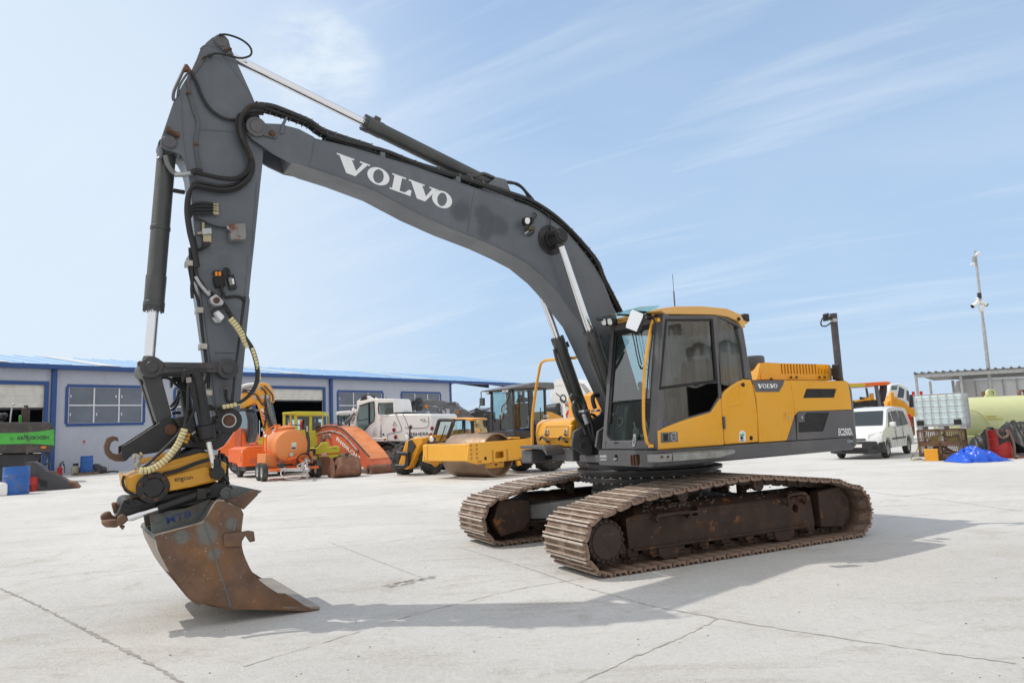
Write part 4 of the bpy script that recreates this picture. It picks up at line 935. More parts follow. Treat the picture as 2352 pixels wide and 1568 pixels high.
# side sills of the deck
for s in (1, -1):
    dk.prism([(1.20, 1.09), (1.20, 1.285), (-2.62, 1.27), (-2.66, 1.09)], s*1.15, s*1.43)
dk.box(-2.5, .35, -1.15, 1.15, 1.085, 1.27); dk.box(.35, .9, -.42, .42, 1.09, 1.2)
deck = dk.build('deck_frame', M['grey2'], ex, bevel=.02)
fr_ = MB(); fr_.fprism(rounded([(.44, 1.10), (1.405, 1.09), (1.43, 1.13), (1.43, 1.285), (.44, 1.285)], .03), 1.18, 1.25); fb_ = fr_.build('front_sill', M['grey2'], deck, bevel=.012)
cu = MB()
cu.fprism(rounded(X.f('V', '725,1215 880,1200 885,1390 730,1395', 1.25), .03), 1.2, 1.3); cu.fprism(rounded(X.f('V', '452,1205 505,1208 508,1310 455,1310', 1.25), .03), 1.2, 1.3)
cut(fb_, cu)
MB().fprism(X.f('V', '718,1205 890,1195 890,1400 722,1405', 1.2), 1.185, 1.205).build('lamp_recess', M['dark'], fb_)
for a in ('738,1215 745,1390', '780,1210 785,1392', '828,1208 832,1390'):
    P = X.p3('V', a, 1.262); mb = MB(); (y0, z0), (y1, z1) = (P[0][1], P[0][2]), (P[1][1], P[1][2]); mb.box(1.2, 1.275, min(y0, y1)-.006, max(y0, y1)+.004, z1, z0); mb.build('guard_bar', M['rust'], fb_, bevel=.003)
P = X.f('V', '815,1300', 1.22)[0]; MB().lathe((1.2, P[0], P[1]), (1.25, P[0], P[1]), [(0, .04), (.03, .04), (.04, .03)], 18).build('work_lamp', M['galv'], fb_)
P = X.p3('V', '445,1290 500,1275', 1.25); MB().cyl(P[0], P[1], .014, seg=8).build('latch', M['steel'], fb_)
pl_ = [X.p3('V', [c], 1.2535)[0] for c in ((190, 1215), (332, 1212), (335, 1305), (192, 1310))]
MB().add(pl_, [(0, 1, 2, 3)]).build('maker_plate', mat('grey_plate', (.13, .13, .145), .45), fb_, smooth=0)
slab_word(fb_, [X.p3('V', [c], 1.2555)[0] for c in ((205, 1218), (308, 1216), (309, 1240), (206, 1243))], M['white'])
for y in (1249, 1278, 1290, 1299):
    w0, w1 = (196, 326) if y == 1249 else ((245, 270) if y == 1278 else (205, 315))
    mb = MB(); mb.add([X.p3('V', [c], 1.2555)[0] for c in ((w0, y-3), (w1, y-4), (w1, y+1), (w0, y+2))], [(0, 1, 2, 3)]); mb.build('print_line', M['white'], fb_, smooth=0)
# side step
sp_ = [(p, z) for p, z in X.q('G', '895,1160 990,1155 1385,1130 1392,1140 1380,1152 1285,1178 990,1202 897,1208', 1.6)]
stp = MB().prism([(p, z) for p, z in X.q('G', '990,1153 1385,1128 1392,1140 1380,1152 1290,1178 990,1202', 1.58)], 1.43, 1.6).build('side_step', M['tread'], deck, bevel=.006)
MB().prism(X.q('G', '895,1158 990,1154 990,1202 897,1208', 1.605), 1.44, 1.605).build('step_bracket', M['tread'], stp, bevel=.005)
a, b = X.q3('G', '1000,1152 1380,1129', 1.59); mb = MB()
for i in range(34):
    c = np.array(a)*(1-i/33)+np.array(b)*i/33; mb.box(c[0]-.008, c[0]+.008, 1.45, 1.6, c[2]-.002, c[2]+.012)
mb.build('step_tooth', M['tread'], stp)
mb = MB()
for c in ('925,1173', '965,1172'):
    p, z = X.q('G', c, 1.61)[0]; mb.cyl((p, 1.6, z), (p, 1.62, z), .014, seg=6)
mb.build('bolt', M['rust'], stp)
# ---------------- body panels
def panel(name, k, s, q0, q1, mt, bev=.014, par=None, r=0):
    P = X.q(k, s, q1)
    if r: P = rounded(P, r)
    return MB().prism(P, q0, q1).build(name, M[mt] if isinstance(mt, str) else mt, par or ex, bevel=bev)
core = MB(); core.box(-2.62, .0, -1.40, 1.39, 1.27, 2.06); core.build('engine_frame', M['dark'], ex)
panel('rear_cab_panel', 'H', '178,882 215,838 270,792 330,757 380,741 428,741 448,790 470,900 490,1060 495,1281 208,1302', 1.36, 1.43, 'yellow', .02)
pb = panel('engine_door', 'H', '443,750 757,752 772,785 787,860 800,960 805,1055 737,1268 503,1284 492,1060 478,900', 1.36, 1.43, 'yellow')
panel('badge_band', 'H', '443,751 716,752 706,790 672,849 472,851 458,800', 1.42, 1.4335, 'grey2', .003, pb)
slab_word(pb, [X.q3('H', [c], 1.436)[0] for c in ((484, 781), (655, 781), (655, 816), (484, 819))], M['white'])
panel('grey_corner', 'H', '806,1058 813,1160 819,1264 738,1269', 1.36, 1.432, 'grey2', .006, pb)
ps = panel('engine_door', 'H', '770,752 1245,757 1262,772 1276,850 1288,940 1293,1001 845,1016 825,1025 808,1050 800,960 790,880', 1.36, 1.43, 'yellow')
pg = panel('radiator_door', 'H', '822,1028 848,1019 1294,1005 1304,1100 1309,1233 826,1264', 1.36, 1.43, 'grey2', .012)
# recessed mesh grilles
def grille(parent, s, lip):
    P = X.q('H', s, 1.43); cutm = MB(); cutm.prism(rounded(P, .012), 1.395, 1.5); cut(parent, cutm)
    MB().prism([(a, b) for a, b in P], 1.396, 1.401).build('mesh_backing', M['dark'], parent)
    A = np.array(P); c = A.mean(0); mb = MB(); N = len(A)
    ar = sum(A[i][0]*A[(i+1) % N][1]-A[(i+1) % N][0]*A[i][1] for i in range(N)); sg = 1 if ar > 0 else -1
    def clip(p, d):
        t0, t1 = -9, 9
        for i in range(N):
            e = A[(i+1) % N]-A[i]; n = np.array((-e[1], e[0]))*sg; den = n@d; num = n@(A[i]-p)
            if abs(den) < 1e-12: continue
            t = num/den
            if den > 0: t0 = max(t0, t)
            else: t1 = min(t1, t)
        return (p+d*t0, p+d*t1) if t1 > t0 else None
    for d in (np.array((.87, .5)), np.array((.87, -.5))):
        n = np.array((-d[1], d[0]))
        for k in range(-30, 31):
            r_ = clip(c+n*k*.0275, d)
            if r_ is not None:
                a, b = r_; w_ = n*.0042; mb.prism([tuple(a-w_), tuple(b-w_), tuple(b+w_), tuple(a+w_)], 1.412, 1.42)
    mb.build('wire_mesh', mat('mesh_steel', (.045, .046, .05), .5), parent, smooth=0)
grille(ps, '905,823 1165,823 1145,899 877,903', 0)
grille(pg, '905,1030 1100,1025 1050,1188 838,1197 838,1116', 0)
MB().prism(X.q('H', '832,1034 888,1032 890,1110 832,1114', 1.435), 1.40, 1.437).build('latch_plate', M['grey2'], pg, bevel=.006)
p, z = X.q('H', '866,1070', 1.44)[0]; MB().cyl((p, 1.43, z), (p, 1.447, z), .02, seg=14).build('lock', M['galv'], pg, bevel=.003)
cutm = MB().prism(X.q('H', '714,1034 734,1034 734,1088 714,1090', 1.43), 1.41, 1.5); cut(pb, cutm)
mb = MB(); mb.tube([(p, 1.4305, z) for p, z in X.q('H', '708,1022 774,1020 776,1097 710,1100', 1.43)], .0035, 5, 1, True); mb.build('latch_plate', M['yellow'], pb)
p, z = X.q('H', '751,1070', 1.43)[0]; MB().cyl((p, 1.425, z), (p, 1.44, z), .018, seg=14).build('lock', M['galv'], pb)
v_, f_ = text_mesh('EC250D', .03); QQ = [X.q3('H', [c], 1.4335)[0] for c in ((1178, 1163), (1288, 1158), (1290, 1220), (1180, 1225))]
mb = MB(); mb.add([quadmap(QQ, *a) for a in v_], f_); v_, f_ = text_mesh('L', .03); QQ = [X.q3('H', [c], 1.4335)[0] for c in ((1291, 1186), (1303, 1185), (1303, 1217), (1291, 1218))]; mb.add([quadmap(QQ, *a) for a in v_], f_)
mb.build('lettering', M['white'], pg, smooth=0)
# stickers and small things on the rear cab panel
rp = [o for o in ex.children if o.name.startswith('rear_cab_panel')][0]
P = X.q('H', '328,1278 329,1205 335,1188 350,1180 364,1183 378,1195 383,1210 383,1275', 1.432); MB().prism(P, 1.43, 1.4325).build('sticker', M['white'], rp, smooth=0)
mb = MB(); mb.prism(X.q('H', '334,1213 356,1211 356,1198 374,1217 357,1234 356,1225 334,1227', 1.434), 1.433, 1.4345); mb.build('arrow_mark', M['green'], rp, smooth=0)
mb = MB()
for x, y, r_ in ((348, 1244, .022), (362, 1248, .008), (360, 1234, .008)):
    p, z = X.q('H', [(x, y)], 1.434)[0]; mb.lathe((p, 1.433, z), (p, 1.44, z), [(0, r_), (.0015, r_)], 16)
mb.prism(X.q('H', '336,1263 372,1261 372,1268 336,1270', 1.434), 1.433, 1.4345); mb.build('print_mark', M['dark'], rp)
for k, c, r_ in (('H', '430,1245', .03), ('H', '362,789', .028)):
    p, z = X.q(k, c, 1.43)[0]; MB().lathe((p, 1.42, z), (p, 1.46, z), [(0, r_), (.015, r_), (.02, r_*.7)], 16).build('cap', M['dark'], rp, bevel=.003)
MB().prism(X.q('H', '348,778 376,778 377,799 349,800', 1.44), 1.43, 1.438).build('latch', M['black'], rp, bevel=.003)
mb = MB(); mb.prism(X.q('H', '190,1063 202,1060 207,1165 196,1170', 1.44), 1.42, 1.455); mb.build('hinge', M['grey2'], rp, bevel=.004)
P = X.q('H', '238,850 330,782 325,960 232,975', 1.43); mb = MB(); mb.tube([(p, 1.430, z) for p, z in P], .006, 5, 1, True); mb.build('pressed_rib', M['yellow'], rp)
# grey counterweight
cw = MB()
def cwplan(s, off=0): return rounded([(-2.66, 1.425*s), (-2.80-off, 1.42*s), (-2.96-off, 1.1*s), (-3.0-off, 0), (-2.96-off, -1.1*s), (-2.80-off, -1.42*s), (-2.66, -1.425*s)], .14, 5)
pl0 = cwplan(.975, -.1); pl1 = cwplan(1.0, 0); pl2 = cwplan(1.0, .01); pl3 = cwplan(.985, -.04); pl4 = cwplan(.95, -.1)
cw.loft([(a, b, 1.085) for a, b in pl0], [(a, b, 1.16) for a, b in pl1], [(a, b, 1.6) for a, b in pl2], [(a, b, 1.95) for a, b in pl1], [(a, b, 2.06) for a, b in pl3], [(a, b, 2.1) for a, b in pl4])
cw.build('counterweight', M['grey2'], ex, bevel=.01)
mb = MB(); mb.add([X.q3('H', [c], 1.4335)[0] for c in ((1252, 1263), (1306, 1260), (1308, 1282), (1253, 1286))], [(0, 1, 2, 3)]); mb.build('maker_plate', mat('silver_plate', (.22, .23, .28), .4), deck, smooth=0)
# top covers and hood
tcv = MB(); tcv.box(-2.62, -.62, -1.41, 1.40, 2.0, 2.085); tcv.box(-2.62, .3, -1.41, .3, 1.27, 2.07); tcv.build('top_cover', M['yellow'], ex, bevel=.03)
HQ = 1.18
hd = X.q('H', '478,745 500,640 510,603 560,598 690,605 1000,612 1095,616 1110,625 1125,750', HQ)
hz0 = min(z for p, z in hd)
P = [(p, max(z, 2.06)) for p, z in hd]
hood = MB().prism(P, .05, HQ).build('engine_hood', M['yellow'], ex, bevel=.045)
cutm = MB()
for i in range(16):
    x0 = 683+i*26.2; s_ = X.q('H', f'{x0},612 {x0+13},612 {x0+21},696 {x0+8},697', HQ); cutm.prism(s_, HQ-.12, HQ+.2)
    ztop = max(z for p, z in P)
cut(hood, cutm)
MB().prism([(a-.03 if i < 2 else a, b) for i, (a, b) in enumerate(X.q('H', '690,618 1098,624 1108,700 700,697', HQ))], HQ-.135, HQ-.105).build('slot_backing', M['dark'], hood)
for a in ('750,715 815,715 815,735 750,735', '995,718 1055,718 1055,738 995,738'):
    st_ = X.q('H', a, HQ); MB().prism(st_, HQ-.01, HQ+.012).build('hinge', M['yellow'], hood, bevel=.004)
mb = MB()
for x in (763, 810, 1007, 1050, 593):
    p, z = X.q('H', [(x, 725 if x != 593 else 740)], HQ)[0]; mb.cyl((p, HQ-.01, z), (p, HQ+.03, z), .017, seg=8)
mb.build('bolt', M['rust'], hood)
MB().prism(rounded(X.q('H', '520,745 520,690 545,662 580,662 620,700 645,745', HQ+.02), .03), HQ-.02, HQ+.012).build('hood_bulge', M['yellow'], hood, bevel=.02)
c_ = X.q('H', '460,745 459,640', 1.0)
mb = MB(); mb.lathe((c_[0][0], 1.0, 2.0), (c_[0][0], 1.0, 2.6), [(0, .085), (.27, .085), (.27, .15), (.285, .155), (.42, .155), (.45, .15), (.46, .13)], 30); mb.build('pre_cleaner', M['grey2'], ex, bevel=.004)
MB().prism(X.q('H', '1113,643 1148,643 1155,712 1122,714', 1.1), .9, 1.1).build('rear_lamp', M['black'], ex, bevel=.01)
exb = X.on('H', '1192,748', 'q', 1.28)[0]; ext = X.on('H', '1131,180', 'q', 1.28)[0]
mb = MB(); zt = ext[2]; pe = (exb[0]+ext[0])/2
mb.lathe((pe, 1.28, 2.06), (pe, 1.28, zt), [(0, .058), (.05, .058), (.05, .05), (zt-2.06-.1, .05), (zt-2.06-.1, .054), (zt-2.06, .054), (zt-2.06, .044), (zt-2.1, .044)], 24, False)
exs = mb.build('exhaust_stack', mat('heat_greyed_pipe', (.08, .078, .09), .5, .3, var=.2, dirt=(.15, .14, .15), damt=.5, ds=5), ex)
MB().lathe((pe, 1.28, zt-.13), (pe, 1.28, zt-.07), [(0, .056), (.05, .056)], 24).build('clamp_band', M['galv'], exs)
mb = MB(); a = X.q('H', '1062,182 1078,175 1082,240 1066,245', 1.28); mb.prism(a, 1.24, 1.32); a = X.q('H', '1080,205 1115,208 1115,235 1080,232', 1.28); mb.prism(a, 1.26, 1.3); mb.build('rear_camera', M['black'], exs, bevel=.008)
MB().tube(X.q3('H', '1070,195 1040,225 1028,262 1040,285 1075,285 1120,255', 1.29), .01).build('cable', M['rubber'], exs)
MB().prism(X.q('H', '1156,612 1168,612 1180,680 1185,745 1163,745', 1.3), 1.23, 1.345).build('stack_shield', M['black'], exs, bevel=.01)
# right-hand tool box, walkway and rail
tb = MB(); qa, qb = -1.40, -.53
prof = [(.92, 1.31), (.95, 1.5), (.92, 1.66), (.82, 1.72), (.1, 1.74), (.1, 1.31)]
tbx = MB().prism(rounded(prof, .03, 3), qa, qb).build('tool_box', M['yellow'], ex, bevel=.02)
lid = MB().fprism(rounded(X.f('W', '178,1240 195,1070 500,1065 540,1080 525,1250', .955), .05), .9, .965).build('lid', M['yellow'], tbx, bevel=.016)
mb = MB(); P = X.p3('W', '198,1235 205,1085 490,1080 495,1225', .966); mb.tube(rounded(P, .04), .008, 5, 1, True); mb.build('pressed_rib', M['yellow'], lid)
for x in (215, 462):
    P = X.p3('W', [(x-15, 1140), (x+15, 1140), (x+15, 1200), (x-20, 1200)], .97); mb = MB(); mb.tube(P, .012, 6, 2, True); mb.build('latch', M['galv'], lid); mb = MB(); mb.tube(X.p3('W', [(x-25, 1195), (x+10, 1200)], .975), .014); mb.build('latch_pin', M['rust'], lid)
for x in (150, 390):
    mb = MB(); P = X.p3('W', [(x-25, 1265), (x, 1225), (x+70, 1290)], 1.0); mb.tube(P, .016, 6, 2); mb.build('latch_strap', M['black'], tbx); P = X.f('W', [(x+60, 1280), (x+85, 1280), (x+85, 1300), (x+60, 1300)], .95); MB().fprism(P, .93, .965).build('strap_bracket', M['rust'], tbx, bevel=.004)
mb = MB(); mb.fprism([(-1.42, 1.12), (-.5, 1.11), (-.5, 1.30), (-1.42, 1.31)], .3, .94); rs = mb.build('front_sill', M['grey2'], deck, bevel=.015)
sp2 = X.f('W', '45,1330 350,1325 375,1355 400,1440 395,1455 340,1380 240,1368 48,1368', 1.0); MB().fprism(sp2, .93, 1.25).build('walkway', M['grey2'], deck, bevel=.006)
for x in (205, 230, 255):
    P = X.p3('W', [(x, 1400), (x, 1515)], .945); mb = MB(); mb.box(.93, .965, P[0][1]-.008, P[0][1]+.008, P[1][2], P[0][2]); mb.build('guard_bar', M['black'], rs, bevel=.003)
P = X.f('W', '195,1395 270,1390 285,1520 200,1520', .94); MB().fprism(P, .935, .943).build('lamp_recess', M['dark'], rs)
rl = X.p3('W', '150,1445 95,1440 50,1430 28,1400 25,1300 22,1100 30,950 60,700 95,480 125,320 150,270 200,242 270,236 400,228 500,215 590,205 640,155', 1.0)
MB().tube(rl, .021, 10).build('handrail', M['yellow'], ex)
P = X.f('W', '108,1405 140,1400 160,1465 110,1470', .97); MB().fprism(P, .94, 1.0).build('rail_bracket', M['yellow'], ex, bevel=.008)
# boom foot bracket, swivel hoses between cab and tool box
mb = MB()
for s in (1, -1): mb.prism([(.05, 1.2), (.05, 2.0), (.35, 2.05), (.62, 1.75), (1.1, 1.52), (1.15, 1.32), (.95, 1.2)], s*.24, s*.28)
mb.build('boom_bracket', M['grey2'], ex, bevel=.01)
mb = MB(); mb.lathe((b_foot[0], -.44, b_foot[1]), (b_foot[0], .44, b_foot[1]), [(0, .07), (.88, .07)], 20); mb.box(.3, .8, -.24, .24, 1.2, 1.45); mb.build('foot_pin', M['black'], ex)
for k, (s, q) in enumerate((('690,905 710,990 745,1080 780,1200 830,1300 870,1360', -.1), ('740,905 770,1000 800,1100 820,1220 870,1350', -.05), ('560,900 600,990 650,1060 690,1130 712,1190', -.2), ('580,870 640,960 690,1040', -.2), ('640,1070 600,1130 595,1220 620,1280', -.3), ('770,930 820,960 860,1000', .1), ('775,925 830,945 865,985', .12))):
    MB().tube(X.q3('W', s, q), .026 if k < 4 else .012).build('hydraulic_hose', M['rubber'] if k < 2 or k > 3 else M['cylgrey'], ex)
MB().tube(X.q3('W', '520,690 560,715 610,710 660,730 690,780 710,850 725,890', -.2), .03).build('steel_pipe', M['cylgrey'], ex)
MB().tube(X.q3('W', '700,880 680,810 640,775 590,770 560,800 555,860 580,950 640,1040 690,1120', -.22), .028).build('steel_pipe', M['cylgrey'], ex)
MB().tube(X.q3('W', '880,690 830,690 805,715 810,780 835,860', .15), .03).build('hydraulic_hose', M['rubber'], ex)
mb = MB()
for s in ('652,885 735,878 735,905 655,915', '815,880 870,872 870,900 815,905'):
    mb.prism(X.q('W', s, -.1), -.16, -.04)
for s in ('690,930 735,1055', '735,925 785,1055'):
    a = X.q3('W', s, -.08); mb.cyl(a[0], a[1], .034, seg=12)
mb.build('end_fitting', M['galv'], ex, bevel=.005)
vb = MB(); r9 = random.Random(4)
for x, y, s_ in ((640, 1170, .05), (680, 1200, .06), (620, 1215, .045), (700, 1250, .05), (650, 1260, .055), (640, 1340, .05), (720, 1350, .045), (700, 1200, .03), (735, 1240, .04), (740, 1380, .04), (770, 1330, .04)):
    p, z = X.q('W', [(x, y)], -.3)[0]; vb.box(p-s_, p+s_, -.36+r9.uniform(-.04, .04), -.26+r9.uniform(-.04, .04), z-s_*.8, z+s_*.8); vb.cyl((p, -.3, z), (p+s_*1.5, -.28, z+r9.uniform(-.02, .02)), s_*.5, seg=10)
vb.build('valve_block', mat('greasy_grey_castings', (.10, .10, .095), .45, .4, var=.3, vs=9), ex, bevel=.008)
mb = MB(); mb.box(.1, .72, -.4, .42, 1.1, 1.32); mb.build('swivel_housing', M['black'], ex, bevel=.03)
# ================================================================== CAB
def pF(z): return 1.215-(z-1.29)*.175
def cabf(k, s, off=0.0):                 # points on the raked front face
    out = []
    for xy in px(k, s):
        p = 1.1
        for _ in range(8): P = X.hit(xy, 'p', p+off); p = pF(P[2])
        out.append((P[0], P[1], P[2]))
    return out
QL = .46
cabm = MB()
def fbar(y0, y1, z0, z1, t=.07): cabm.loft([(pF(z0), y0, z0), (pF(z0), y1, z0), (pF(z0)-t, y1, z0), (pF(z0)-t, y0, z0)], [(pF(z1), y0, z1), (pF(z1), y1, z1), (pF(z1)-t, y1, z1), (pF(z1)-t, y0, z1)])
fbar(QL, QL+.075, 1.29, 2.9); fbar(1.305, 1.43, 1.29, 2.9, .1); fbar(QL+.075, 1.305, 1.29, 1.40); fbar(QL+.075, 1.305, 2.80, 2.9)
# side door frame and pillars
sd = X.q('G', '897,1128 893,1000 908,740 922,520 935,290 952,262 1100,260 1270,263 1283,420 1300,600 1303,790 1328,1097', 1.43)
cab = cabm.build('cab_frame', M['grey2'], ex, bevel=.015)
def side_poly(s, q=1.43): return X.q('G', s, q)
# rear pillar, roof rail
mb = MB()
mb.prism(side_poly('1414,345 1447,345 1470,480 1492,668 1463,670 1440,480'), 1.33, 1.43); mb.prism(side_poly('935,262 1270,262 1340,278 1402,310 1447,345 1440,360 1405,325 1330,287 1268,272 945,275'), 1.30, 1.428)
mb.prism(side_poly('1268,262 1284,268 1297,500 1305,700 1315,790 1303,800 1298,600 1280,400'), 1.36, 1.428)
mb.build('pillar', M['grey2'], cab, bevel=.008)
rear = MB(); rear.prism([(-.42, 2.85), (-.40, 2.9), (-.55, 1.3), (-.6, 1.3), (-.58, 2.0)], QL, QL+.06); rear.box(-.62, -.5, QL, 1.4, 1.29, 2.05); rear.prism([(-.40, 2.9), (-.46, 2.9), (-.62, 2.05), (-.56, 2.05)], 1.32, 1.40); rear.build('rear_wall', M['grey2'], cab, bevel=.01)
fw = MB(); fw.prism([(1.18, 1.29), (1.18, 1.5), (1.0, 1.75), (-.5, 1.9), (-.55, 1.29)], QL, QL+.04); fw.prism([(.98, 2.75), (.93, 2.92), (-.45, 2.92), (-.45, 2.8)], QL, QL+.05); fw.prism([(.3, 1.8), (.36, 1.8), (.28, 2.85), (.2, 2.85)], QL, QL+.05); fw.build('far_side_frame', M['grey2'], cab, bevel=.01)
MB().prism([(1.13, 1.6), (1.0, 2.78), (-.42, 2.82), (-.5, 1.9), (.9, 1.75)], QL+.012, QL+.02).build('window_pane', M['glass'], cab, smooth=0)
MB().loft([(-.585, QL+.06, 2.05), (-.585, 1.36, 2.05), (-.43, 1.34, 2.86), (-.43, QL+.06, 2.86)], [(-.578, QL+.06, 2.05), (-.578, 1.36, 2.05), (-.423, 1.34, 2.86), (-.423, QL+.06, 2.86)]).build('window_pane', M['glass'], cab, smooth=0)
# windscreen: upper and lower panes, black seal, bottom bow
def fquad(y0, y1, z0, z1, o0, o1): return [(pF(z0)+o0, y0, z0), (pF(z0)+o0, y1, z0), (pF(z1)+o0, y1, z1), (pF(z1)+o0, y0, z1)]
MB().slab(fquad(QL+.07, 1.31, 1.885, 2.81, -.022, 0), (-.008, 0, 0)).build('windscreen', M['glass'], cab, smooth=0)
lw = rounded([(QL+.07, 1.885), (1.31, 1.885), (1.31, 1.39), (QL+.07, 1.39)], .11); lw = [(y, z) for y, z in lw]
MB().slab([(pF(z)-.03, y, z) for y, z in lw], (-.008, 0, 0)).build('lower_windscreen', glass('lower_screen_glass', (.82, .90, .88), .5, base=.0), cab, smooth=0)
mb = MB(); mb.slab(fquad(QL+.068, QL+.118, 1.62, 2.82, -.008, 0), (-.03, 0, 0)); mb.slab(fquad(QL+.118, 1.308, 2.74, 2.82, -.008, 0), (-.03, 0, 0)); mb.slab(fquad(QL+.07, 1.31, 1.872, 1.888, -.012, 0), (-.02, 0, 0)); mb.slab(fquad(1.275, 1.308, 1.62, 2.82, -.008, 0), (-.03, 0, 0))
mb.build('window_seal', M['dark'], cab)
cor = MB()
for y0, sy in ((QL+.07, 1), (1.31, -1)):
    P = [(y0, 1.39)]+[(y0+sy*(.14-.14*math.sin(a)), 1.39+.14-.14*math.cos(a)) for a in [i*math.pi/16 for i in range(9)]]
    cor.slab([(pF(z)-.002, y, z) for y, z in P], (-.05, 0, 0))
cor.build('corner_infill', M['grey2'], cab)
slab_word(cab, [(a[0]-.012, a[1], a[2]) for a in cabf('C', '560,538 990,452 992,515 575,608')], mat('etched_word', (.45, .6, .58), .4))
mb = MB()
for a in ('735,1090 742,1050 748,1045 762,1052 756,1100',): mb.slab(cabf('G', a), (.012, 0, 0))
mb.build('window_latch', M['galv'], cab, bevel=.003)
MB().slab(cabf('V', '780,850 825,850 820,960 805,1070 768,1068 785,970'), (.012, 0, 0)).build('window_latch', M['galv'], cab, bevel=.004)
for x in (470, 760): MB().slab(cabf('V', [(x, 985), (x+30, 980), (x+60, 1000), (x-30, 1010)]), (.012, 0, 0)).build('hinge', M['black'], cab, bevel=.003)
# door
dr = MB(); 
dfr = side_poly('897,1000 908,740 922,520 936,292 952,265 1262,263 1270,275 1283,450 1295,600 1300,790 1295,800 1240,885 1080,930 985,965'); dh = side_poly('917,735 958,300 1240,297 1268,675')
door = MB().prism(dfr, 1.385, 1.425).build('cab_door', M['grey2'], ex, bevel=.006)
cut(door, MB().prism(side_poly('917,722 956,298 1242,295 1270,675'), 1.3, 1.5)); cut(door, MB().prism(side_poly('904,995 908,745 1080,712 1290,697 1293,785 1238,877 1080,922 985,957'), 1.3, 1.5))
mb = MB(); mb.prism(side_poly('908,738 946,287 958,300 919,722'), 1.40, 1.434); mb.prism(side_poly('946,287 1252,286 1240,299 958,300'), 1.40, 1.434); mb.prism(side_poly('1240,299 1252,286 1284,692 1268,676'), 1.40, 1.434); mb.prism(side_poly('919,722 1268,676 1284,692 908,742'), 1.40, 1.434)
mb.build('window_seal', M['dark'], door)
MB().prism(side_poly('915,726 956,298 1242,295 1272,678'), 1.412, 1.418).build('window_pane', M['glassd'], door, smooth=0)
MB().prism(side_poly('903,998 907,744 1080,710 1292,696 1294,786 1240,880 1080,926 985,960'), 1.408, 1.414).build('window_pane', M['glassd'], door, smooth=0)
dpan = MB().prism(side_poly('893,1003 940,985 985,967 1080,932 1238,887 1297,803 1304,793 1312,880 1326,1097 897,1128'), 1.37, 1.432).build('door_panel', M['yellow'], door, bevel=.016)
MB().prism(side_poly('918,1016 972,1014 974,1080 919,1082', 1.435), 1.42, 1.438).build('door_handle', mat('handle_grey', (.12, .13, .13), .4), door, bevel=.005)
MB().prism(side_poly('934,1026 964,1024 965,1070 936,1072', 1.44), 1.43, 1.4395).build('handle_recess', M['dark'], door)
MB().prism(side_poly('974,1014 1026,1010 1028,1074 975,1078', 1.435), 1.42, 1.436).build('badge_plate', M['grey2'], door, bevel=.002)
c_ = X.q3('G', '1001,1044', 1.438)[0]; mb = MB(); n = 30; RR = .05
mb.add([(c_[0]+RR*math.cos(2*math.pi*i/n), c_[1], c_[2]+RR*math.sin(2*math.pi*i/n)) for i in range(n)]+[(c_[0]+RR*.78*math.cos(2*math.pi*i/n), c_[1], c_[2]+RR*.78*math.sin(2*math.pi*i/n)) for i in range(n)], [(i, (i+1) % n, n+(i+1) % n, n+i) for i in range(n)])
mb.prism([(c_[0]-.036, c_[2]+.03), (c_[0]-.045, c_[2]+.04), (c_[0]-.052, c_[2]+.066), (c_[0]-.026, c_[2]+.06)], 1.4375, 1.439); mb.prism([(c_[0]-.047, c_[2]-.012), (c_[0]+.047, c_[2]-.012), (c_[0]+.047, c_[2]+.012), (c_[0]-.047, c_[2]+.012)], 1.437, 1.4385)
mb.build('round_emblem', M['galv'], door, smooth=0)
slab_word(door, [(c_[0]+.042, 1.4395, c_[2]+.008), (c_[0]-.042, 1.4395, c_[2]+.008), (c_[0]-.042, 1.4395, c_[2]-.008), (c_[0]+.042, 1.4395, c_[2]-.008)], M['dark'])
MB().prism(side_poly('903,950 943,948 944,970 904,972'), 1.4145, 1.4155).build('blue_sticker', M['blue'], door, smooth=0)
MB().prism(side_poly('1150,708 1170,704 1172,712 1152,716'), 1.42, 1.45).build('window_catch', M['black'], door, bevel=.003)
MB().prism(side_poly('1283,272 1328,288 1392,330 1420,440 1445,560 1461,668 1420,688 1340,733 1316,755 1302,620 1292,420'), 1.40, 1.406).build('rear_side_window', M['glassd'], cab, smooth=0)
# roof
rp_ = X.q('G', '862,243 860,230 905,220 1000,208 1170,207 1330,222 1420,262 1438,300 1448,345 1425,342 1400,302 1335,276 1250,262 935,258 907,240', 1.40)
MB().prism(rp_, QL-.02, 1.44).build('cab_roof', M['roofy'], ex, bevel=.03, seg=3)
vs_ = X.q3('G', '462,284 600,258 785,211 912,203 862,238 595,276', [QL, .8, 1.38, 1.40, 1.40, QL])
MB().slab(vs_, (0, 0, .008)).build('sun_visor', M['glasst'], cab, smooth=0)
mb = MB()
for y in (.62, 1.02, 1.28): mb.box(.9, 1.3, y-.015, y+.015, 2.915, 2.935)
mb.build('visor_bracket', M['dark'], cab, bevel=.004)
MB().loft([(1.0, QL+.05, 2.885), (1.0, 1.3, 2.885), (.95, 1.3, 2.885), (.95, QL+.05, 2.885)], [(1.0, QL+.05, 2.93), (1.0, 1.3, 2.93), (.95, 1.3, 2.93), (.95, QL+.05, 2.93)]).build('lamp_rail', M['roofy'], cab, bevel=.006)
def lamp(k, s, p):
    P = rounded(X.f(k, s, p), .03); c = np.mean(P, 0); L = MB(); L.fprism(P, p-.09, p); o = L.build('work_lamp', M['black'], cab, bevel=.008)
    MB().fprism([tuple(c+(np.array(a)-c)*.78) for a in P], p-.01, p+.004).build('lens', M['lens'], o, bevel=.003)
    mb = MB()
    for i in (-1, 0, 1):
        for j in (-1, 0, 1): mb.box(p+.004, p+.006, c[0]+i*.015-.003, c[0]+i*.015+.003, c[1]+j*.022-.003, c[1]+j*.022+.003)
    mb.build('led', M['galv'], o)
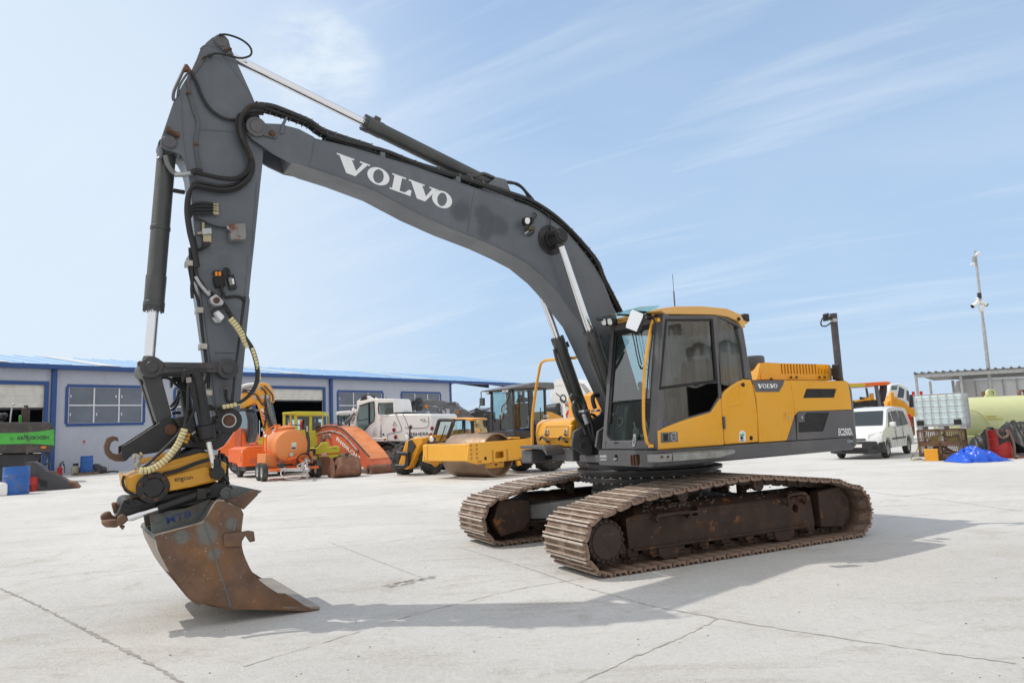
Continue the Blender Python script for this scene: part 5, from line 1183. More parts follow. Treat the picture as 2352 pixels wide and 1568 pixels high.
lamp('G', '530,283 562,278 570,320 562,332 538,330', 1.2); lamp('G', '568,280 600,276 610,318 600,330 575,328', 1.18)
lamp('C', '925,240 990,235 1010,330 985,360 930,350', 1.12)
# mirror, rails, wipers
def tilted(off=0.0, sc=1.0):            # the mirror plane leans back and outwards
    c0 = X.p3('C', '800,375', 1.40)[0]; out = []
    P0 = np.array([px('C', [(x, y)])[0] for x, y in ((770, 185), (945, 262), (930, 330), (830, 562), (650, 495), (655, 440), (740, 205))]); cc = P0.mean(0)
    for xy in cc+(P0-cc)*sc:
        p = 1.4
        for _ in range(25): P = X.hit(xy, 'p', p); p = .5*p+.5*(c0[0]-.55*(P[1]-c0[1])-.5*(P[2]-c0[2]))
        out.append((P[0]+off, P[1], P[2]))
    return out
mr_ = MB().slab(tilted(-.004, 1.05), (-.045, 0, -.01)).build('wing_mirror', M['black'], ex, bevel=.01)
MB().slab(tilted(), (.003, 0, 0)).build('mirror_glass', M['mirror'], mr_, smooth=0)
MB().tube(X.q3('C', '940,298 1010,305 1100,330 1140,380 1135,450', [1.3, 1.32, 1.36, 1.40, 1.41]), .011).build('mirror_arm', M['black'], mr_)
MB().tube(X.q3('C', '1128,450 1125,520 1112,600', 1.41), .02).build('mirror_joint', M['black'], mr_)
hr = X.q3('G', '903,293 885,290 868,297 856,335 840,430 826,520 815,600 808,720 806,850 809,960 818,1030 830,1080 848,1100 860,1104', [1.40]+[1.36]*12+[1.38])
MB().tube(hr, .019, 10).build('grab_rail', M['yellow'], ex)
mb = MB()
for a in ('892,280 908,285 908,305 890,305', '850,1092 866,1092 866,1114 850,1114'): mb.prism(X.q('G', a, 1.40), 1.36, 1.42)
mb.build('rail_bracket', M['yellow'], ex, bevel=.005)
for a in ('743,370 760,440 775,520 792,590', '765,370 778,450 792,520 806,580'): MB().tube([(p+.03, y, z) for p, y, z in cabf('G', a)], .007).build('wiper', M['rubber'], cab)
MB().tube([(p+.02, y, z) for p, y, z in cabf('G', '792,590 800,605 815,600')], .012).build('wiper_arm', M['black'], cab)
MB().tube(X.q3('G', '872,330 862,420 848,520 836,640 828,760 820,850', 1.34), .008).build('cable', M['rubber'], cab)
a_ = X.on('P', '1549,690', 'q', .9)[0]; b__ = X.on('P', '1552,630', 'q', .9)[0]; mb = MB(); mb.cyl((a_[0], .9, 3.0), (a_[0], .9, a_[2]+.12), .009, seg=8); mb.cyl((a_[0], .9, a_[2]), (a_[0], .9, b__[2]), .0035, seg=6); mb.build('antenna', M['grey2'], ex)
lp = X.q3('G', '1440,250', 1.2)[0]; lo_ = MB().box(lp[0]-.09, lp[0]+.02, 1.12, 1.25, lp[2]-.12, lp[2]-.01).build('work_lamp', M['black'], cab, bevel=.015)
MB().prism(X.q('G', '1438,300 1458,312 1455,322 1440,322', 1.3), 1.1, 1.35).build('lamp_bracket', M['yellow'], cab, bevel=.004)
p, z = X.q('G', '1416,288', 1.44)[0]; MB().cyl((p, 1.42, z), (p, 1.46, z), .022, seg=12).build('cap', M['dark'], cab)
# interior
it = MB(); it.box(-.5, 1.12, .5, 1.36, 1.29, 1.33); it.build('cab_floor', M['console'], cab)
se = MB(); se.prism(rounded([(.55, 1.68), (.55, 1.8), (.1, 1.82), (-.02, 2.4), (-.16, 2.4), (-.1, 1.68)], .06), .72, 1.18); se.prism(rounded([(.0, 2.45), (-.03, 2.66), (-.13, 2.66), (-.13, 2.45)], .04), .84, 1.06); se.box(.0, .4, .8, 1.1, 1.33, 1.68)
se.build('operator_seat', M['seat'], cab, bevel=.03)
co = MB(); co.prism(rounded([(.7, 1.33), (.7, 1.85), (.2, 1.95), (-.2, 1.95), (-.2, 1.33)], .05), .5, .68); co.prism(rounded([(.55, 1.6), (.55, 1.92), (-.1, 1.98), (-.1, 1.6)], .05), 1.2, 1.34); co.prism(rounded([(1.05, 1.33), (1.02, 1.62), (.95, 1.85), (.85, 1.85), (.85, 1.33)], .04), .5, .72); co.prism([(1.0, 1.36), (.85, 1.5), (.8, 1.5), (.9, 1.33)], .8, 1.2)
con = co.build('console', M['console'], cab, bevel=.02)
c_ = cabf('V', '437,650')[0]; mb = MB(); d_ = np.array((.97, 0, .2)); o = np.array((c_[0]-.12, c_[1], c_[2])); mb.lathe(o, o+d_*.1, [(0, .06), (.02, .06), (.02, .045), (.0, .045)], 24, False); mb.build('air_vent', mat('vent_trim', (.09, .11, .105), .4), con)
for i in range(3): MB().box(c_[0]-.115, c_[0]-.105, c_[1]-.035, c_[1]+.035, c_[2]-.02+i*.018, c_[2]-.016+i*.018).build('vent_blade', M['dark'], con)
for y in (.62, 1.27):
    mb = MB(); mb.cyl((.6, y, 1.92), (.63, y, 2.06), .018, seg=10); mb.ball((.635, y, 2.09), .038, 1, .8, 1.3); mb.build('joystick', M['seat'], con)
mb = MB(); mb.box(.98, 1.0, .82, .94, 1.42, 1.54); mb.box(.98, 1.0, 1.02, 1.14, 1.42, 1.54); mb.build('pedal', M['console'], con, bevel=.008)
for y in (.86, 1.08): MB().cyl((.94, y, 1.36), (1.0, y, 1.62), .012, seg=8).build('pedal_lever', M['steel'], con)
mb = MB(); mb.prism(rounded([(.84, 1.9), (.86, 2.12), (.82, 2.13), (.79, 1.9)], .015), .54, .72); mb.build('monitor', M['seat'], con, bevel=.01)
for q_ in ((.3, .9),):
    pass
# ================================================================== BACKGROUND: hall
def panel_mat(name, col, sc, amt=.5, rough=.45):
    mt = mat(name, col, rough, var=.05, vs=.5, dirt=tuple(x*.72 for x in col), damt=.35, ds=.6); nt = mt.node_tree; N = nt.nodes; L = nt.links; b = N['Principled BSDF']
    t = N.new('ShaderNodeTexCoord'); w = N.new('ShaderNodeTexWave'); w.wave_type = 'BANDS'; w.bands_direction = 'X'; w.inputs['Scale'].default_value = sc; L.new(t.outputs['Object'], w.inputs['Vector'])
    bp = N.new('ShaderNodeBump'); bp.inputs['Strength'].default_value = amt; bp.inputs['Distance'].default_value = .03; L.new(w.outputs['Fac'], bp.inputs['Height']); L.new(bp.outputs[0], b.inputs['Normal'])
    return mt
M.update(
 wall=panel_mat('grey_sandwich_panel', (.42, .45, .53), 1.6, .25), roof=panel_mat('blue_profiled_sheet', (.40, .59, .82), 1.0, .3, .32), skylt=mat('skylight_sheet', (.72, .72, .68), .4),
 btrim=mat('blue_trim', (.016, .066, .23), .4, var=.08), wframe=mat('white_window_frame', (.72, .72, .78), .4), pane=None,
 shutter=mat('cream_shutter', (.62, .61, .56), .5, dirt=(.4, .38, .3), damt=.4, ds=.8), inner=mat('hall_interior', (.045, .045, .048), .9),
 orange=mat('bright_orange_paint', (.85, .15, .02), .4, var=.06, dirt=(.5, .12, .04), damt=.4, ds=2), torange=mat('tanker_orange_paint', (.74, .25, .07), .42, var=.05, dirt=(.62, .25, .1), damt=.5, ds=1.5),
 lime=mat('acid_yellow_paint', (.55, .52, .035), .42, var=.06, dirt=(.4, .37, .1), damt=.4, ds=2), faded=mat('faded_red_orange_paint', (.62, .13, .06), .55, var=.1, dirt=(.55, .22, .12), damt=.7, ds=1.2, dirt2=(.2, .07, .03), d2=(.68, .74)),
 ivory=mat('white_machine_paint', (.82, .82, .81), .35, var=.03, dirt=(.62, .6, .55), damt=.2, ds=.9), tele=mat('telehandler_yellow_paint', (.82, .36, .02), .38, var=.05, dirt=(.5, .27, .06), damt=.35, ds=2),
 drum=mat('drum_steel', (.30, .21, .145), .5, .4, var=.2, vs=2, dirt=(.17, .10, .06), damt=.6, ds=2.5, dirt2=(.42, .36, .3), d2=(.6, .7), d2s=3), rolly=mat('roller_yellow_paint', (.80, .40, .04), .35, var=.04, dirt=(.6, .32, .06), damt=.3, ds=1.4),
 tyre=mat('dusty_tyre', (.045, .043, .042), .85, var=.25, vs=8, dirt=(.16, .15, .14), damt=.6, ds=4, bump=.2), rim=mat('pale_rim', (.5, .5, .48), .5, .3, var=.1), mill=mat('conveyor_grey', (.15, .155, .165), .5, var=.15, dirt=(.3, .29, .27), damt=.5, ds=2),
 gdark=mat('dark_machine_paint', (.035, .036, .042), .42, var=.12, dirt=(.12, .11, .1), damt=.35, ds=2), bluep=mat('blue_drum_paint', (.02, .12, .42), .45, var=.12, dirt=(.2, .17, .13), damt=.5, ds=3), redp=mat('red_drum_paint', (.5, .03, .025), .42, var=.1, dirt=(.2, .1, .08), damt=.5, ds=3),
 glassb=glass('machine_glass', (.76, .87, .88), .75, base=.06), rbucket=mat('rust_brown_bucket', (.19, .085, .05), .7, var=.25, vs=3, dirt=(.3, .2, .15), damt=.5, ds=3, bump=.2), tape=mat('reflective_white', (.8, .8, .78), .4), sig=mat('signal_red', (.6, .02, .02), .4),
 amber=mat('amber_lens', (.7, .2, .02), .25), lamp=mat('clear_lamp', (.75, .76, .76), .1, .3), buff=mat('buff_duct_hose', (.5, .38, .2), .7, var=.15, dirt=(.3, .22, .1), damt=.5, ds=4), tarp=mat('black_tarpaulin', (.022, .022, .023), .5, var=.3, bump=.4, bs=8))
M['pane'] = mat('dark_window_pane', (.10, .125, .17), .05, var=.25, vs=.6, spec=.8)
def wheel(par, c, ax, R, w, rim='rim', name='wheel', lugs=0, tyre='tyre', rr=.56):
    c = np.array(c, float); ax = np.array(ax, float); ax = ax/np.linalg.norm(ax); a = c-ax*w/2; b = c+ax*w/2; mb = MB()
    mb.lathe(a, b, [(w*.08, R*rr), (0, R*.72), (w*.04, R*.9), (w*.16, R*.985), (w*.5, R if not lugs else R*.96), (w*.84, R*.985), (w*.96, R*.9), (w, R*.72), (w*.92, R*rr)], 30, False)
    u = np.cross(ax, (0, 0, 1)); u = u/np.linalg.norm(u); v = np.cross(ax, u)
    for i in range(lugs):
        for s in (0, 1):
            an = 2*math.pi*(i+s*.5)/lugs; an2 = an+.75*2*math.pi/lugs
            rd = lambda t: u*math.cos(t)+v*math.sin(t); tg = lambda t: -u*math.sin(t)+v*math.cos(t)
            o0 = c+ax*(w*.02*(1 if s else -1)); o1 = c+ax*(w*.5*(1 if s else -1)); hw = R*.055
            A = [o0+rd(an)*R*.93-tg(an)*hw, o0+rd(an)*R*.93+tg(an)*hw, o0+rd(an)*R*1.02+tg(an)*hw*.8, o0+rd(an)*R*1.02-tg(an)*hw*.8]
            B = [o1+rd(an2)*R*.82-tg(an2)*hw, o1+rd(an2)*R*.82+tg(an2)*hw, o1+rd(an2)*R*.99+tg(an2)*hw*.8, o1+rd(an2)*R*.99-tg(an2)*hw*.8]
            mb.loft(A, B)
    o = mb.build(name, M[tyre], par)
    mb = MB(); mb.lathe(a, b, [(w*.1, R*rr), (w*.12, R*rr*.92), (w*.3, R*rr*.85), (w*.34, R*.2), (w*.2, R*.16), (w*.2, .001)], 26, False); mb.lathe(b, a, [(w*.1, R*rr), (w*.12, R*rr*.92), (w*.3, R*rr*.85), (w*.34, R*.2), (w*.2, R*.16), (w*.2, .001)], 26, False)
    mb.build('rim', M[rim] if isinstance(rim, str) else rim, o); return o
def pts3(fr, k, s, axis, v): return fr.on(k, s, axis, v)
def depth_of(k, s): g_ = ground(k, s); return float(g_[1])
# hall frame: near wall in plane q = 0
g1 = ground('P2', '241,1084.2'); g2 = at_depth('P2', '1037,990', float(g1[1])*1.573); g2[2] = 0
dv = g2-g1; BF = Frame(g1, math.atan2(dv[1], dv[0]))
bw = lambda k, s: BF.q(k, s, 0)
pL = BF.q('P2', '-260,1000', 0)[0][0]; pR = BF.q('P2', '1037,990', 0)[0][0]
EZ = 6.25; e_ = [BF.q('P2', c, -.1)[0][1] for c in ('60,846', '241,851', '700,869', '1000,878')]; EZ = float(np.mean(e_))
hall = thing('industrial_hall', 'long grey panel hall with blue roof, blue framed doors and windows behind the machines', 'building', BF)
ops = []
def rect(k, a, b, c, d):
    P = bw(k, [a, b, c, d]); return (np.mean([P[0][0], P[3][0]]), np.mean([P[1][0], P[2][0]]), np.mean([P[2][1], P[3][1]]), np.mean([P[0][1], P[1][1]]))
wins = [rect('L', (652, 432), (1365, 445), (1357, 772), (637, 782)), rect('O', (112, 394), (655, 404), (650, 720), (112, 720)), rect('O', (890, 408), (1360, 416), (1360, 720), (895, 725))]
w4 = rect('L', (1672, 455), (2100, 465), (2095, 790), (1668, 775)); wins.append(w4)
dA = rect('L', (-900, 400), (425, 405), (395, 1160), (-900, 1180)); dB = rect('N', (585, 350), (1420, 365), (1420, 900), (585, 1000))
dA = (dA[0], dA[1], 0, dA[3]); dB = (dB[0], dB[1], 0, dB[3]); holes = sorted(wins+[dA, dB])
wm = MB(); x = pL
for h in holes:
    if h[0] > x: wm.box(x, h[0], 0, .12, 0, EZ)
    if h[2] > 0: wm.box(h[0], h[1], 0, .12, 0, h[2])
    wm.box(h[0], h[1], 0, .12, h[3], EZ); x = h[1]
wm.box(x, pR, 0, .12, 0, EZ); wm.box(pR-.12, pR, .12, 17, 0, EZ); wm.box(pL, pL+.12, .12, 17, 0, EZ)
wm.build('wall', M['wall'], hall, smooth=0)
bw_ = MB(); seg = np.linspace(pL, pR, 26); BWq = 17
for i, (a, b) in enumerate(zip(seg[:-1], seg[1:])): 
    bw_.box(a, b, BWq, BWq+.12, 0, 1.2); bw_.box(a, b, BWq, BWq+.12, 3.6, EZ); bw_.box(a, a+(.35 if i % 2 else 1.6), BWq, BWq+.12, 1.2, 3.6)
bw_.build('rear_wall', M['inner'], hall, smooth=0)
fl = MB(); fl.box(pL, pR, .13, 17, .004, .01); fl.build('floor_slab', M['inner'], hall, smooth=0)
def win(h, n=3):
    a, b, c, d = h; fm = MB(); t = .16
    for r_ in ((a-.06, b+.06, d-.02, d+t), (a-.06, b+.06, c-t, c+.02), (a-t+.02, a+.02, c, d), (b-.02, b+t-.02, c, d)): fm.box(r_[0], r_[1], -.06, .04, r_[2], r_[3])
    o = fm.build('window', M['btrim'], hall, smooth=0)
    MB().box(a, b, .05, .07, c, d).build('pane', M['pane'], o, smooth=0); mu = MB(); s = .075
    for i in range(n+1): x = a+(b-a)*i/n; mu.box(x-s/2*(1 if 0 < i < n else 2), x+s/2*(1 if 0 < i < n else 2), .0, .048, c, d)
    for z in (c, (c+d)/2, d): mu.box(a, b, -.002, .046, z-s/2, z+s/2)
    mu.build('mullion', M['wframe'], o, smooth=0)
    mb = MB(); rr = random.Random(int(a*10))
    for i in range(n):
        for z in (c+(d-c)*.25, c+(d-c)*.75): x = a+(b-a)*(i+rr.choice((.12, .88)))/n; mb.box(x-.03, x+.03, .042, .049, z-.08, z+.08)
    mb.build('window_handle', M['wframe'], o, smooth=0)
for h in wins: win(h)
for h, zs in ((dA, bw('L', '200,628')[0][1]), (dB, bw('N', '1100,492')[0][1])):
    a, b, c, d = h; fm = MB(); t = .22
    fm.box(a-t, b+t, -.08, .02, d, d+t); fm.box(a-t, a, -.08, .02, 0, d); fm.box(b, b+t, -.08, .02, 0, d); o = fm.build('roller_door', M['btrim'], hall, smooth=0)
    sh = MB(); n = 4
    for i in range(n): z0 = zs+(d-zs)*i/n; sh.box(a, b, .06+.004*(i % 2), .1, z0, zs+(d-zs)*(i+1)/n-.005)
    sh.build('shutter', M['shutter'], o, smooth=0)
    MB().box(a, b, .05, .12, zs-.12, zs).build('bottom_rail', M['gdark'], o, smooth=0)
pp = MB()
for c in ('118,1060', '761,950'):
    p = BF.q('P2', c, -.1)[0][0]; o = MB().box(p-.14, p+.14, -.2, -.005, 0, EZ).build('downpipe', M['btrim'], hall, bevel=.03)
MB().box(pR-.1, pR+.15, -.06, .3, 0, EZ).build('corner_trim', M['btrim'], hall, smooth=0)
pE = BF.q('P2', '1205,888', -.4)[0][0]
rz = BF.q('P2', '100,824', 9)[0][1]; rz2 = BF.q('P2', '1060,862', 9)[0][1]; RZ = .5*(rz+rz2); RQ = 9.0
rm = MB(); rm.loft([(pL-1, -.5, EZ+.26), (pE, -.5, EZ+.26), (pE, RQ, RZ), (pL-1, RQ, RZ)], [(pL-1, -.5, EZ+.14), (pE, -.5, EZ+.14), (pE, RQ, RZ-.12), (pL-1, RQ, RZ-.12)])
rm.loft([(pL-1, RQ, RZ), (pE, RQ, RZ), (pE, 2*RQ+.5, EZ+.26), (pL-1, 2*RQ+.5, EZ+.26)], [(pL-1, RQ, RZ-.12), (pE, RQ, RZ-.12), (pE, 2*RQ+.5, EZ+.14), (pL-1, 2*RQ+.5, EZ+.14)])
rf = rm.build('roof', M['roof'], hall, smooth=0)
MB().box(pL-1, pE+.02, -.54, -.1, EZ-.02, EZ+.25).build('gutter', M['btrim'], rf, smooth=0)
for (a, b) in (('155,840', '278,848'), ('595,858', '700,865'), ('790,857', '1000,874'), ('-40,838', '20,842')):
    p0 = BF.q('P2', b, -.4)[0][0]; mb = MB(); sl_ = (RZ-EZ-.26)/(RQ+.5)
    f_ = lambda q: EZ+.26+sl_*(q+.5)
    mb.loft([(p0-1.3, -.45, f_(-.45)+.02), (p0, -.45, f_(-.45)+.02), (p0, RQ-.1, f_(RQ-.1)+.02), (p0-1.3, RQ-.1, f_(RQ-.1)+.02)], [(p0-1.3, -.45, f_(-.45)+.05), (p0, -.45, f_(-.45)+.05), (p0, RQ-.1, f_(RQ-.1)+.05), (p0-1.3, RQ-.1, f_(RQ-.1)+.05)])
    mb.build('skylight', M['skylt'], rf, smooth=0)
mb = MB()
for i in range(44):
    p = pL-.5+i*(pE-pL)/44
    for s in (1,):
        q0, q1 = -.48, RQ; sl_ = (RZ-EZ-.26)/(RQ+.5); mb.loft([(p, q0, EZ+.26), (p+.08, q0, EZ+.26), (p+.08, q0, EZ+.32), (p, q0, EZ+.32)], [(p, q1, RZ), (p+.08, q1, RZ), (p+.08, q1, RZ+.06), (p, q1, RZ+.06)])
mb.build('roof_rib', M['roof'], rf, smooth=0)
cn = MB(); 
for q in (.1, 17.3): cn.box(pE-.4, pE-.15, q, q+.25, 0, EZ+.1)
for p in (pE-.3, (pE+pR)/2):
    cn.loft([(p, 0, EZ-.35), (p+.15, 0, EZ-.35), (p+.15, RQ, RZ-.55), (p, RQ, RZ-.55)], [(p, 0, EZ+.2), (p+.15, 0, EZ+.2), (p+.15, RQ, RZ-.15), (p, RQ, RZ-.15)]); cn.loft([(p, 18, EZ-.35), (p+.15, 18, EZ-.35), (p+.15, RQ, RZ-.55), (p, RQ, RZ-.55)], [(p, 18, EZ+.2), (p+.15, 18, EZ+.2), (p+.15, RQ, RZ-.15), (p, RQ, RZ-.15)])
cn.build('canopy_frame', M['gdark'], hall, smooth=0)
for i, h in enumerate((('L', '783,940 790,940 790,972 783,972'), ('L', '800,940 806,940 812,952 800,972'))):
    pass
mb = MB()
for s in ('792,942 800,942 800,960 792,960', '803,942 811,942 811,960 803,960', '796,964 804,964 802,978 797,978'): mb.prism(bw('L', s), -.02, -.005)
mb.build('wall_mark', M['sig'], hall, smooth=0)
# ---------------- things along the hall wall and at the left edge
def drum(name, label, cat, g_, R, H, mt, group=None, lid=True, ribs=2):
    fr = Frame(g_, .4); t = thing(name, label, cat, fr, group); pr_ = [(0, R*.97), (.02, R)]
    for i in range(ribs): z = H*(i+1)/(ribs+1); pr_ += [(z-.03, R), (z-.015, R*1.035), (z+.015, R*1.035), (z+.03, R)]
    pr_ += [(H-.02, R), (H, R*1.02), (H, R*.95), (H-.015, R*.94), (H-.015, .001)]
    MB().lathe((0, 0, 0), (0, 0, 1), pr_, 28, False).build('shell', M[mt], t)
    mb = MB(); mb.cyl((R*.6, 0, H-.02), (R*.6, 0, H+.015), .035, seg=10); mb.cyl((-R*.6, 0, H-.02), (-R*.6, 0, H+.01), .02, seg=8); mb.build('bung', M['gdark'], t); return t
gd = ground('P2', '36,1135'); drum('oil_drum', 'blue steel drum at the left edge in front of the green striped machine', 'drum', gd, .42, 1.02, 'bluep')
gd2 = ground('P2', '72,1128'); drum('oil_drum', 'small red drum standing just right of the blue drum', 'drum', gd2, .22, .56, 'redp', ribs=1)
gp = ground('P2', '196,1090'); fr = Frame(gp, .8); pal = thing('pallet', 'low wooden pallet by the hall wall carrying a blue drum', 'pallet', fr); mb = MB()
for i in range(5): mb.box(-.6, .6, -.5+i*.22, -.38+i*.22, .12, .15)
for y in (-.45, 0, .45): mb.box(-.6, .6, y-.05, y+.05, 0, .12)
mb.build('pallet_boards', mat('weathered_wood', (.16, .12, .085), .85, var=.3, vs=6), pal, smooth=0)
td = drum('oil_drum', 'blue steel drum standing on a pallet against the hall wall', 'drum', gp+np.array((0, .1, .152)), .33, .95, 'bluep')
for (c, nm, lab) in (('127,1092', 'fire_extinguisher', 'red fire extinguisher with black hose, nearest the blue downpipe'), ('137,1092', 'fire_extinguisher', 'shorter red fire extinguisher just right of a hosed one by the hall wall')):
    g_ = ground('P2', c); fr = Frame(g_, 0); t = thing(nm, lab, 'extinguisher', fr, 'fire extinguishers by the hall wall'); R, H = (.13, .75) if '127' in c else (.13, .55)
    MB().lathe((0, 0, 0), (0, 0, 1), [(0, R*.9), (.03, R), (H*.8, R), (H*.93, R*.6), (H, R*.3)], 16).build('bottle', M['redp'], t)
    mb = MB(); mb.cyl((0, 0, H), (0, 0, H+.1), .035, seg=8); mb.box(-.03, .12, -.02, .02, H+.07, H+.1); mb.build('valve', M['gdark'], t)
    MB().tube([(.05, 0, H+.08), (.18, 0, H+.3), (.05, 0, H+.45) if '127' in c else (.2, 0, H+.05), (.25, 0, H+.1), (.3, 0, .15)], .022).build('hose', M['rubber'], t)
g_ = ground('P2', '173,1091'); fr = Frame(g_, .6); t = thing('gas_cylinder', 'squat beige gas bottle left of the blue drum by the hall wall', 'gas bottle', fr)
MB().lathe((0, 0, 0), (0, 0, 1), [(0, .17), (.05, .24), (.42, .24), (.55, .14), (.56, .08), (.64, .08)], 18).build('bottle', mat('beige_bottle', (.4, .36, .28), .5, dirt=(.2, .15, .1), damt=.6), t); MB().lathe((0, 0, .56), (0, 0, .7), [(0, .14), (.14, .14), (.14, .12), (0, .12)], 16, False).build('collar', M['gdark'], t)
g_ = ground('P2', '219,1088'); fr = Frame(g_, .6); t = thing('canister_heap', 'dark heap of canisters and hose right of the blue drum by the hall wall', 'heap', fr)
mb = MB(); 
for i, (x, y, s) in enumerate(((-.4, 0, .3), (0, .1, .36), (.35, 0, .26), (.1, -.2, .2), (-.2, -.25, .2))): mb.ball((x, y, s*.8), s, 1.1, .9, .9, 9, 6)
mb.build('lump', M['gdark'], t, bevel=.02); mb = MB(); mb.tube([(-.9, -.3, .08), (-.4, -.35, .12), (.2, -.4, .07), (.8, -.3, .1), (1.2, -.1, .06)], .05); mb.build('hose', M['rubber'], t)
g_ = ground('P2', '237,1086'); fr = Frame(g_, .6); t = thing('wire_crate', 'small pale wire crate at the foot of the hall wall', 'crate', fr); mb = MB()
for x in (-.3, -.1, .1, .3):
    for y in (-.25, .25): mb.box(x-.015, x+.015, y-.015, y+.015, 0, .6)
for z in (.05, .32, .58):
    for y in (-.25, .25): mb.box(-.31, .31, y-.012, y+.012, z-.012, z+.012)
    for x in (-.3, .3): mb.box(x-.012, x+.012, -.25, .25, z-.012, z+.012)
mb.build('wire', M['rim'], t, smooth=0); MB().box(-.29, .29, -.24, .24, .01, .04).build('base', M['gdark'], t)
g_ = ground('P2', '4,1138'); fr = Frame(g_, .3); t = thing('plastic_canister', 'white plastic canister cut by the left frame edge beside the blue drum', 'canister', fr)
MB().prism(rounded([(-.2, 0), (.2, 0), (.2, .4), (.08, .48), (-.2, .42)], .05), -.13, .13).build('body', M['ivory'], t, bevel=.03); MB().cyl((.1, 0, .45), (.13, 0, .53), .035).build('cap', M['redp'], t)
g_ = ground('P2', '57,1130'); fr = Frame(g_, .3); t = thing('battery_box', 'small black box on the ground between blue and red drums', 'box', fr)
MB().box(-.14, .14, -.12, .12, 0, .2).build('body', M['gdark'], t, bevel=.02); MB().box(-.15, .15, -.13, .13, .2, .235).build('lid', M['black'], t, bevel=.01)
# green striped material handler at the left edge
g_ = ground('P2', '110,1108'); SF = Frame((g_[0], g_[1], 0), .58); t = thing('material_handler', 'dark and green striped machine rear end cut off by the left edge of the yard', 'excavator', SF)
sq = lambda s, q: SF.q('L', s, q)
body = sq('-700,770 470,768 500,790 516,825 516,985 495,1040 470,1058 -700,1085', -.9); hb = MB().prism(body, -.9, 1.6).build('counterweight', mat('dark_grey_counterweight', (.05, .047, .045), .5, var=.2, dirt=(.2, .15, .11), damt=.5, ds=2.2, dirt2=RUST, d2=(.63, .69), d2s=2.5), t, bevel=.06)
MB().prism(sq('-700,880 0,873 200,870 350,858 517,836 517,988 350,976 200,974 0,980 -700,990', -.92), -.915, .5).build('green_stripe', mat('leaf_green_paint', (.07, .42, .06), .42, var=.08, dirt=(.12, .12, .05), damt=.6, ds=3, dirt2=(.2, .1, .05), d2=(.66, .71), d2s=6), hb, bevel=.01)
for tx, qd in (('SE', ((163, 905), (232, 902), (232, 933), (163, 936))), ('N', ((230, 884), (258, 885), (262, 934), (236, 932))), ('N', ((252, 895), (276, 896), (282, 950), (256, 950))), ('EBOGEN', ((288, 899), (467, 896), (463, 930), (286, 933)))):
    lettering(hb, tx, [SF.q3('L', [c], -.925)[0] for c in qd], M['gdark'], .02)
mb = MB(); mb.lathe((SF.q('L', '110,922', -.92)[0][0], -.93, SF.q('L', '110,922', -.92)[0][1]), (SF.q('L', '110,922', -.92)[0][0], -.9, SF.q('L', '110,922', -.92)[0][1]), [(0, .06), (.03, .06), (.03, .045), (0, .045)], 16, False); mb.build('lock_ring', M['gdark'], hb)
p, z = SF.q('L', '415,1008', -.92)[0]; MB().ball((p, -.91, z), .09, 1.3, .3, .7).build('rear_lamp', M['amber'], hb)
a = SF.q('L', '242,770 242,612', -.2); mb = MB(); mb.lathe((a[0][0], -.2, a[0][1]-.1), (a[0][0], -.2, a[1][1]), [(0, .14), (.1, .17), (a[1][1]-a[0][1]-.02, .17), (a[1][1]-a[0][1]+.03, .09), (a[1][1]-a[0][1]+.12, .08)], 18); mb.build('exhaust_pipe', mat('sooty_exhaust', (.06, .04, .035), .7, var=.3), t)
MB().tube(SF.q3('L', '95,780 105,690 118,610 125,595 138,592 138,605', -.3), .035).build('handrail', M['galv'], t)
MB().tube(SF.q3('L', '185,775 185,715 200,712 200,775', -.3), .03).build('rail_post', mat('green_rail', (.09, .4, .08), .45), t)
mb = MB(); rr = random.Random(9)
for _ in range(9): x, y = rr.uniform(-60, 60), rr.uniform(700, 765); P = SF.q('L', [(x, y)], .1)[0]; mb.ball((P[0], .1+rr.uniform(-.2, .2), P[1]), .13, 1, 1, .9, 8, 5)
mb.build('hose_bundle', M['gdark'], t)
mb = MB(); mb.prism(sq('-600,1085 400,1064 380,1110 330,1200 -600,1250', -.5), -.5, .9); mb.prism(sq('-600,1210 60,1200 60,1330 -600,1360', -.8), -.9, .6); mb.build('undercarriage', M['gdark'], t, bevel=.04)
MB().prism(sq('425,1060 468,1060 460,1110 445,1130', -.6), -.7, -.3).build('bracket', M['gdark'], t, bevel=.01)
g_ = ground('P2', '150,1123'); PF = Frame((g_[0], g_[1], 0), .5); t = thing('loader_bucket', 'dark grey scoop bucket lying on the yard behind the drums', 'bucket', PF); pq = lambda s, q: PF.q('L', s, q)
sb = pq('240,1150 320,1145 370,1170 440,1240 530,1265 640,1330 700,1400 620,1412 450,1432 300,1438 240,1440', 0)
sb = [(p, max(z, 0.0)) for p, z in sb]
bb = MB().prism(sb, 0, .05).prism(sb, 1.3, 1.35).build('bucket_side', mat('charcoal_steel', (.065, .065, .07), .55, var=.2, dirt=(.14, .11, .08), damt=.5, ds=3), t, bevel=.01)
MB().prism([a for a in sb if True], .05, 1.3).build('bucket_shell', M['gdark'], bb, bevel=.01)
mb = MB(); sl2 = pq('360,1305 450,1325 455,1385 385,1370', -.01)
for i in range(8):
    a = i/8; mb.prism(pq([(360+10*i*.3, 1308+i*9.5), (450, 1328+i*7.5), (450, 1331+i*7.5), (362+10*i*.3, 1312+i*9.5)], -.005), -.012, .02)
mb.build('slot', M['dark'], bb)
MB().prism([(p, max(0, z)) for p, z in pq('630,1330 715,1342 760,1398 700,1402', .2)], .1, 1.5).build('bucket_lip', M['rbucket'], bb, bevel=.01)
MB().tube(PF.q3('L', '440,1240 500,1245 560,1270 640,1330', .6), .05).build('lip_bar', M['rbucket'], bb)
MB().prism(pq('412,1160 468,1152 478,1205 470,1215 455,1170 418,1172', .4), .4, .6).build('hook', M['black'], bb, bevel=.01)
